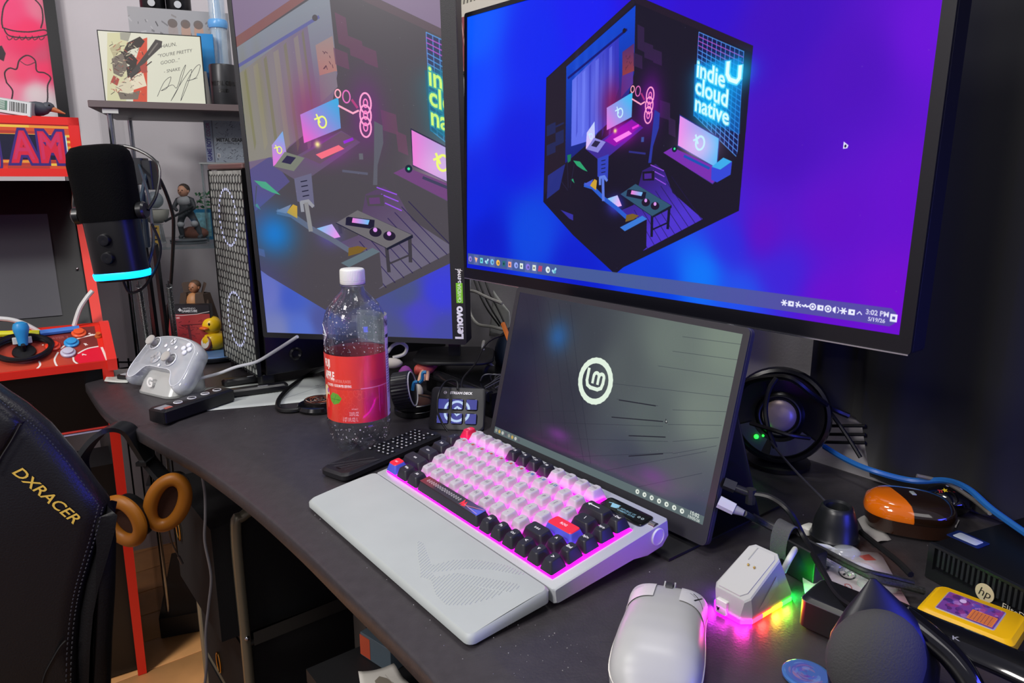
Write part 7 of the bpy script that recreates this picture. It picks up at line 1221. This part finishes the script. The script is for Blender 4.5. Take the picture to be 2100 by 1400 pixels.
cable('speaker_cord', 'black cord running down across the front of the speaker', [at(1592, 775, n=.765), at(1577, 800, n=.755), at(1570, 840, n=.75), at(1576, 880, n=.745), at(1590, 918, n=.745)], .0030)
cable('crossing_cord', 'black cord crossing low over the speaker face', [at(1540, 868, n=.755), at(1580, 880, n=.74), at(1620, 892, n=.745), at(1660, 898, n=.77)], .0026)
cable('coiled_thin_cord', 'thin dark cord running from the speaker down to the black cone', [at(1580, 905, n=.74), at(1610, 942, n=.72), at(1650, 985, n=.71), at(1685, 1020, n=.70), at(1705, 1043, n=.695)], .0014, m('#2a2a30', .5))
cable('blue_network_cable', 'bright blue network cable running along the wall over the mini computer', [at(1690, 915, n=.85), at(1735, 942, n=.84), at(1790, 965, n=.83), at(1870, 985, z=.024), at(1940, 985, z=.036), at(1985, 1002, z=.044), at(2035, 1045, z=.043), at(2120, 1105, z=.043)], .0034, m('#2060a8', .4))
cable('grey_flat_cable', 'pale grey cord peeking out below the blue network cable', [at(1880, 975, z=.035), at(1940, 990, z=.030), at(1990, 1020, z=.030), at(2030, 1052, z=.040)], .0022, m('#6c6862', .5))
# plugs in the portable monitor's right edge and their cables
pr0 = PORM @ Vector((PW/2+.010, .006, -.065)); t = thing('black_angled_plug', 'black angled plug in the right edge of the portable monitor', 'plug'); P = [at(1484, 990, y=.664), at(1508, 1000, y=.660), at(1540, 1012, y=.655)]
g = G(); g.cyl(P[0], P[1], .0062, seg=4); g.out('plug_body', m('#2a2b2e', .3), t); g = G(); g.cyl(P[1], P[2], .0040, seg=12); g.cyl(P[2] - Vector((0, 0, .010)), P[2] + Vector((0, 0, .005)), .0050, seg=8); g.out('plug_elbow', m('#202124', .25), t)
cable('smooth_black_cable', 'smooth black cable curving from the angled plug to the foreground', [P[2], at(1580, 1020, y=.645), at(1618, 1048, y=.628), at(1648, 1100, z=.036), at(1684, 1165, z=.032), at(1716, 1218, z=.030), at(1755, 1248, z=.034), at(1815, 1275, z=.034), at(1880, 1310, z=.030)], .0030)
P = [at(1474, 1028, y=.652), at(1506, 1044, y=.645), at(1526, 1052, y=.64)]; t = thing('white_plug', 'white plug in the lower right edge of the portable monitor', 'plug'); g = G(); g.cyl(P[0], P[1], .0065, .0062, seg=8); g.out('plug_body', m('#b4b6ba', .35), t); g = G(); g.cyl(P[1], P[2], .0048, .0030, seg=12); g.out('strain_relief', m('#7c7e82', .4), t)
PB = [P[2], at(1560, 1070, z=.030), at(1595, 1088, z=.024), at(1640, 1108, z=.022), at(1700, 1138, z=.020), at(1760, 1170, z=.019), at(1800, 1188, z=.018), at(1850, 1200, z=.014), at(1895, 1212, z=.010)]
cable('braided_cable', 'braided black and white cable from the white plug across the blister pack', PB, .0032, m('#1e1f22', .6, noise=(700, .9)), 8)
cable('second_braided_cable', 'second braided cable running just beside the first from the plug', [p + Vector((-.006, .007, .004)) for p in PB[1:]], .0024, m('#17181a', .5, noise=(700, .9)), 8)
cable('black_paired_cable', 'black cable passing behind the cone towards the mini computer', [at(1765, 1090, z=.012), at(1800, 1118, z=.012), at(1840, 1150, z=.012), at(1868, 1178, z=.012)], .0030)
s0 = at(1610, 1118, z=.022); t = thing('grey_strap_loop', 'grey hook-and-loop strap standing as a loop around the braided cables', 'strap', (s0.x, s0.y, DT + .0235), R(-62)); g = G(); rr = []
for i in range(33): a = 2*math.pi*i/32; rr.append([(x_*.0095, math.cos(a)*.010*k, math.sin(a)*.0225*k) for x_, k in ((-1, 1), (1, 1), (1, .93), (-1, .93))])
g.loft(rr, cap=(False, False)); g.out('strap_band', m('#4b4c50', .85, bump=(900, .8)), t)
# cone, papers, amber case, round toy
p_ = at(1720, 1124, z=0); t = thing('black_cone', 'matte black rubber cone with an open top behind the blister pack', 'cone', (p_.x, p_.y + .012, DT + .0006)); g = G(); g.lathe([(.0235, 0), (.0240, .008), (.0225, .010), (.0205, .024), (.0165, .036), (.0150, .040), (.0135, .041), (.0110, .039), (.0090, .026), (.0001, .024)], 36); g.out('cone_body', m('#16181a', .35), t)
wh = m('#a8a4a0', .8)
paper('torn_tissue', 'torn pale tissue under the amber case', [at(1758, 1068, z=0), at(1790, 1120, z=0), at(1828, 1108, z=0), at(1790, 1055, z=0)], wh, n=5, curl=.003); paper('torn_label', 'torn grey paper scrap between amber case and mini computer', [at(1932, 1066, z=0), at(1960, 1085, z=0), at(1968, 1068, z=0), at(1945, 1056, z=0)], wh, n=4, curl=.002)
q = at(1658, 1088, z=.004); t = thing('white_cube_plug', 'tiny white plug end beside the black cone', 'plug', (q.x, q.y, DT + .0006), .5); g = G(); g.rbox(.016, .012, 0, .010, .003, .002); g.out('plug_body', m('#b8b8b2', .4), t)
p_ = at(1862, 1092, z=0); AMx = Matrix.Translation((p_.x + .004, p_.y + .010, DT + .0008)) @ Matrix.Rotation(R(-24), 4, 'Z'); t = thing('amber_case', 'oval glossy case with a bright orange end and a smoky brown lid', 'case', mat=AMx)
def oval(rx, ry, z, n_=36, p=2.6): return [(rx*math.copysign(abs(math.cos(a))**(2/p), math.cos(a)), ry*math.copysign(abs(math.sin(a))**(2/p), math.sin(a)), z) for a in [2*math.pi*i/n_ for i in range(n_)]]
g = G(); g.loft([oval(.036, .026, 0), oval(.041, .030, .003), oval(.043, .032, .017), oval(.0435, .0325, .0185)]); g.out('case_base', m('#2c170c', .12, coat=1), t)
g = G(); RG = [oval(.0440, .0330, .0190), oval(.0445, .0335, .0215), oval(.0425, .0315, .030), oval(.035, .026, .0355), oval(.022, .016, .0378), oval(.0001, .0001, .0385)]; g.loft(RG)
lm2 = m('#1e120a', .09, coat=1).copy(); nt = lm2.node_tree; N1 = nt.nodes.new('ShaderNodeTexCoord'); N2 = nt.nodes.new('ShaderNodeSeparateXYZ'); N3 = nt.nodes.new('ShaderNodeMath'); N3.operation = 'MULTIPLY_ADD'; N3.inputs[1].default_value = .45; N4 = nt.nodes.new('ShaderNodeMapRange'); N4.inputs['From Min'].default_value = -.0135; N4.inputs['From Max'].default_value = -.0125; N5 = nt.nodes.new('ShaderNodeMix'); N5.data_type = 'RGBA'
N5.inputs['A'].default_value = (*lin('#d8690c'), 1); N5.inputs['B'].default_value = (*lin('#1e120a'), 1); nt.links.new(N1.outputs['Object'], N2.inputs[0]); nt.links.new(N2.outputs['Y'], N3.inputs[0]); nt.links.new(N2.outputs['X'], N3.inputs[2]); nt.links.new(N3.outputs[0], N4.inputs['Value']); nt.links.new(N4.outputs['Result'], N5.inputs['Factor']); nt.links.new(N5.outputs['Result'], nt.nodes['Principled BSDF'].inputs['Base Color'])
g.out('case_lid', lm2, t, sharp=60); g = G(); g.M = Matrix.Translation((.002, .004, .0378)) @ Matrix.Rotation(.3, 4, 'Z'); g.rbox(.0045, .009, 0, .0012, .0006, .0002); g.out('lid_badge', m('#8f979c', .3), t)
p_ = at(1955, 1046, z=.004); t = thing('round_black_gadget', 'small domed black gadget with red lettering, yellow star and three white studs', 'gadget', (p_.x, p_.y + .012, DT + .0006), R(-20)); g = G(); g.lathe([(.019, 0), (.0235, .006), (.0245, .012), (.021, .019), (.012, .0235), (.0001, .025)], 36); g.out('gadget_body', m('#08080b', .08, coat=1), t)
g = G(); words(g, 'TURBO', Matrix.Translation((-.004, -.0115, .0222)) @ Matrix.Rotation(R(28), 4, 'X'), .0055, bold=.05); g.out('red_lettering', m('#a82020', .4), t)
g = G(); g.M = Matrix.Translation((-.006, -.0085, .0245)) @ Matrix.Rotation(R(28), 4, 'X'); g.add([(.0034*(1 if i % 2 else .45)*math.cos(i*math.pi/5), .0034*(1 if i % 2 else .45)*math.sin(i*math.pi/5), .0004) for i in range(10)], [tuple(range(10))]); g.out('yellow_star', m('#d0b41e', .4), t)
for i in range(3): g = G(); g.sph((.000 + i*.0065, .010 - i*.002, .0235), .0018, 8); g.out('white_stud', m('#e0e0e0', .3), t)
# blister pack
cv = Cv(520, 320, (188, 172, 180)); cv.field([(40, 60, (196, 160, 172)), (260, 60, (180, 176, 170)), (480, 60, (190, 176, 178)), (100, 240, (186, 176, 180)), (300, 200, (176, 168, 166)), (480, 280, (200, 160, 176)), (330, 280, (194, 184, 188))], 3)
cv.poly([(370, 30), (440, 14), (470, 50), (400, 56)], (200, 90, 80)); cv.ring(260, 140, 46, 8, (16, 16, 18), 34); cv.line([(236, 150), (284, 126)], 9, (16, 16, 18)); cv.line([(250, 128), (262, 156)], 6, (16, 16, 18))
cv.text('play', 380, 218, 60, (150, 60, 60), .9, 0, (-1, 0), (0, 1)); cv.text('G', 240, 200, 60, (150, 70, 66), .8, 0, (-1, 0), (0, 1)); cv.line([(10, 120), (120, 110)], 3, (120, 110, 116)); cv.line([(430, 240), (510, 236)], 4, (150, 120, 132))
Pb = [at(1655, 1238, z=.006), at(1872, 1252, z=.006), at(1806, 1133, z=.006), at(1636, 1122, z=.006)]
bp = thing('blister_pack', 'pinkish-white printed card pack with clear plastic bubbles under the cables', 'package'); cpr = cv.mat(r=.3, coat=.8); o = sheet('printed_card', [[Pb[0].lerp(Pb[1], i/4).lerp(Pb[3].lerp(Pb[2], i/4), j/4) for i in range(5)] for j in range(5)], cpr, bp, thick=.003)
clr = m('#e8eef2', .04, alpha=.28, spec=1, coat=1)
for px, py, r_, h_ in ((1706, 1160, .013, .009), (1800, 1200, .018, .008), (1762, 1172, .015, .008), (1735, 1132, .014, .006)): q = at(px, py, z=.006); g = G(); g.sph((q.x, q.y, q.z), (r_, r_*.8, h_), 20, half=True); g.out('clear_bubble', clr, bp)
q = at(1683, 1150, z=.010); t = thing('small_black_tag', 'small black plastic tag lying on the blister pack', 'tag', (q.x, q.y, DT + .0070), R(-60)); g = G(); g.rbox(.022, .012, 0, .003, .002, .0006); g.out('tag_body', m('#1c1e20', .4), t); g = G(); g.box(-.003, .004, -.002, .002, .003, .0032); g.out('tag_mark', m('#3c4044', .5), t)
# black adapters
a_, b_ = at(1640, 1225, z=.028), at(1790, 1288, z=.028); d_ = b_ - a_; yw = math.atan2(d_.y, d_.x); nn_ = Vector((-math.sin(yw), math.cos(yw), 0))
t = thing('power_brick', 'black power brick with a thin pale seam right of the mouse dock', 'power adapter', ((a_ + b_)/2 + nn_*.022 - Vector((0, 0, .028))), yw); g = G(); g.rbox(d_.length, .044, .0008, .030, .006, .003); g.out('brick_body', m('#101113', .4), t); g = G(); g.loft([[(x, y, z) for x, y in rrect(d_.length + .0006, .0446, .006, 4)] for z in (.0265, .0272)]); g.out('brick_seam', m('#55565a', .4), t)
q = at(1642, 1200, z=0); t = thing('small_black_block', 'small upright black block behind the mouse dock', 'adapter', (q.x + .006, q.y + .014, DT + .0006), R(-62)); g = G(); g.rbox(.040, .016, 0, .034, .002, .001); g.out('block_body', m('#0e0f11', .4), t)
# mini computer
Hp = nu(.684, -.243, .0006); HM = Matrix.Translation(Hp) @ Matrix.Rotation(math.atan2(UU.y, UU.x) - R(15), 4, 'Z'); hpc = thing('mini_computer', 'flat black mini computer with slotted front, round hp badge and EliteDesk lettering', 'computer', mat=HM)
g = G(); g.M = Matrix.Translation((.0885, .088, 0)); g.rbox(.177, .172, .002, .0345, .003, .001); g.out('pc_case', m('#0d0e12', .35), hpc)
g = G(); g.box(0, .177, -.0015, .002, .0005, .0105); g.box(0, .177, -.0015, .002, .0325, .0350); g.box(0, .006, -.0015, .002, .0105, .0325); g.out('front_frame', m('#17191b', .35), hpc, sharp=20)
vb = G(); vb.box(-.0011, .0011, -.0008, .002, .0150, .0320); v0 = vb.out('vent_slat', m('#232629', .35), hpc); v0.location = (.0105, 0, 0)
for i in range(1, 36): place(v0, (.0105 + i*.0046, 0, 0))
g = G(); g.M = Matrix.Translation((.0560, -.0020, .0150)) @ Matrix.Rotation(R(90), 4, 'X'); g.lathe([(.0082, 0), (.0082, .0006), (.0001, .0008)], 30); bg_ = g.out('round_badge', m('#c8bb98', .3), hpc)
g = G(); words(g, 'hp', Matrix.Translation((.0560, -.0032, .0120)) @ Matrix.Rotation(R(90), 4, 'X'), .0110, bold=-.005, shear=.25); g.out('badge_letters', m('#222222', .4), bg_)
g = G(); words(g, 'EliteDesk', Matrix.Translation((.086, -.0020, .0095)) @ Matrix.Rotation(R(90), 4, 'X'), .0078, bold=.0); g.out('model_lettering', m('#bdb8a8', .4), hpc)
g = G(); g.box(.125, .140, -.0018, 0, .004, .009); g.out('port', m('#030304', .4), hpc)
sq = HM.inverted() @ at(1985, 1105, z=.0355); g = G(); g.M = Matrix.Translation((sq.x, sq.y, .0346)) @ Matrix.Rotation(R(4), 4, 'Z'); g.rbox(.030, .020, 0, .0003, .002, .0001); g.out('blue_sticker', m('#12245e', .35), hpc); g = G(); g.M = Matrix.Translation((sq.x, sq.y, .0350)) @ Matrix.Rotation(R(4), 4, 'Z'); g.rbox(.022, .013, 0, .0002, .002, .0001); g.out('white_label', m('#b8c2d2', .4), hpc)
# yellow cartridge
q0, q1, q2 = at(1878, 1243, z=.022), at(1947, 1202, z=.022), at(2078, 1322, z=.022); ex = (q2 - q0); ex.z = 0; Lx = ex.length; yw = math.atan2(ex.y, ex.x); Ly = abs((q1 - q0).dot(Vector((-math.sin(yw), math.cos(yw), 0))))
YM = Matrix.Translation(((q0 + q2)/2 + Vector((-math.sin(yw), math.cos(yw), 0))*Ly/2 - Vector((0, 0, .0165)))) @ Matrix.Rotation(yw, 4, 'Z'); yc = thing('yellow_cartridge', 'bright yellow game cartridge with a purple picture label, in front of the mini computer', 'cartridge', mat=YM)
g = G(); g.rbox(Lx, Ly, 0, .0165, .006, .003); g.out('cartridge_shell', m('#e0ac08', .35), yc)
g = G(); g.rbox(Lx*.62, Ly*.66, .0160, .0169, .002, .0003, cx=-.002); g.out('label_border', m('#9a94a0', .4), yc)
cv = Cv(360, 220, (110, 60, 130)); 
for _ in range(110): x, y = rng.uniform(0, 350), rng.uniform(0, 210); cv.disc(x, y, rng.uniform(6, 26), [(140, 50, 110), (90, 50, 120), (70, 70, 150), (170, 120, 170), (60, 30, 80)][int(rng.integers(5))], al=.6)
cv.rect(190, 96, 350, 210, (214, 120, 50), .95); [cv.line([(200, 112 + i*16), (340, 112 + i*16)], 3, (120, 60, 60)) for i in range(6)]; [cv.line([(210 + i*22, 104), (210 + i*22, 204)], 3, (120, 60, 60)) for i in range(6)]; cv.disc(110, 50, 22, (196, 170, 200))
sheet('label_print', [[(-Lx*.295-.002, -Ly*.31, .0172), (Lx*.295-.002, -Ly*.31, .0172)], [(-Lx*.295-.002, Ly*.31, .0172), (Lx*.295-.002, Ly*.31, .0172)]], cv.mat(r=.3), yc)
# foreground headset and glossy band
hs = thing('black_headset', 'blurred black headset with a grey fabric ear cushion in the right foreground', 'headset', at(1795, 1352, y=.415)); HZ = lambda px, py, y: at(px, py, y=y) - hs.location
g = G(); g.sph((0, 0, 0), (.0315, .022, .0345), 32); g.out('ear_cushion', m('#3d3d3e', .95, bump=(700, .6)), hs)
g = G(); RH = []
for px, py, r_, y in ((1790, 1186, .002, .452), (1795, 1212, .010, .450), (1800, 1250, .022, .448), (1805, 1300, .034, .446), (1810, 1360, .040, .446), (1812, 1430, .038, .446)): c = HZ(px, py, y); RH.append([(c.x + r_*math.cos(a), c.y + r_*.4*math.sin(a), c.z) for a in [2*math.pi*i/28 for i in range(28)]])
g.loft(RH); g.out('ear_housing', m('#12131c', .45), hs)
g = G(); g.tube([HZ(1850, 1262, .455), HZ(1900, 1300, .445), HZ(1950, 1345, .435), HZ(1990, 1400, .425), HZ(2010, 1450, .42)], .0085, 12); g.out('glossy_arm', m('#08080a', .12, coat=1), hs)
gb2 = thing('glossy_black_band', 'glossy black curved headband lying across the lower right corner', 'headband'); g = G(); S_ = spline([at(1830, 1258, z=.045), at(1900, 1290, z=.045), at(1980, 1322, z=.043), at(2060, 1356, z=.041), at(2140, 1392, z=.040)], 6); rings = []
for i, p in enumerate(S_): t_ = (S_[min(i+1, len(S_)-1)] - S_[max(i-1, 0)]).normalized(); b_ = t_.cross(Vector((0, 0, 1))).normalized(); rings.append([tuple(p + b_*(.016*math.cos(a)) + Vector((0, 0, .009*math.sin(a)))) for a in [2*math.pi*k/14 for k in range(14)]])
g.loft(rings); g.out('band', m('#08080a', .14, coat=1), gb2)
for ch__, px, py in (('C', 1904, 1290), ('K', 1960, 1312)): q = at(px, py, z=.0555); g = G(); words(g, ch__, Matrix.Translation(q) @ Matrix.Rotation(R(-30), 4, 'Z'), .007); g.out('letter', m('#8a8a8e', .5), gb2)
p_ = at(1654, 1382, z=.003); t = thing('blue_iridescent_disc', 'shimmering blue and violet round disc at the front edge of the desk', 'disc', (p_.x, p_.y, DT + .0006)); g = G(); g.lathe([(.0165, 0), (.0175, .001), (.0175, .0025), (.0160, .0032), (.0001, .0030)], 44); g.out('disc_body', m('#4a78b8', .12, .3), t)
cv = Cv(220, 220, (70, 100, 170)); [cv.disc(rng.uniform(30, 190), rng.uniform(30, 190), rng.uniform(8, 34), [(90, 80, 170), (150, 110, 150), (70, 110, 190), (110, 140, 200), (90, 70, 150)][int(rng.integers(5))], rng.uniform(6, 20), .5, rng.uniform(0, 3)) for _ in range(60)]
sheet('disc_print', [[(.0150*r_*math.cos(a), .0150*r_*math.sin(a), .0034) for a in np.linspace(0, 2*math.pi, 30)] for r_ in (.02, 1)], cv.mat(r=.15, coat=1), t)
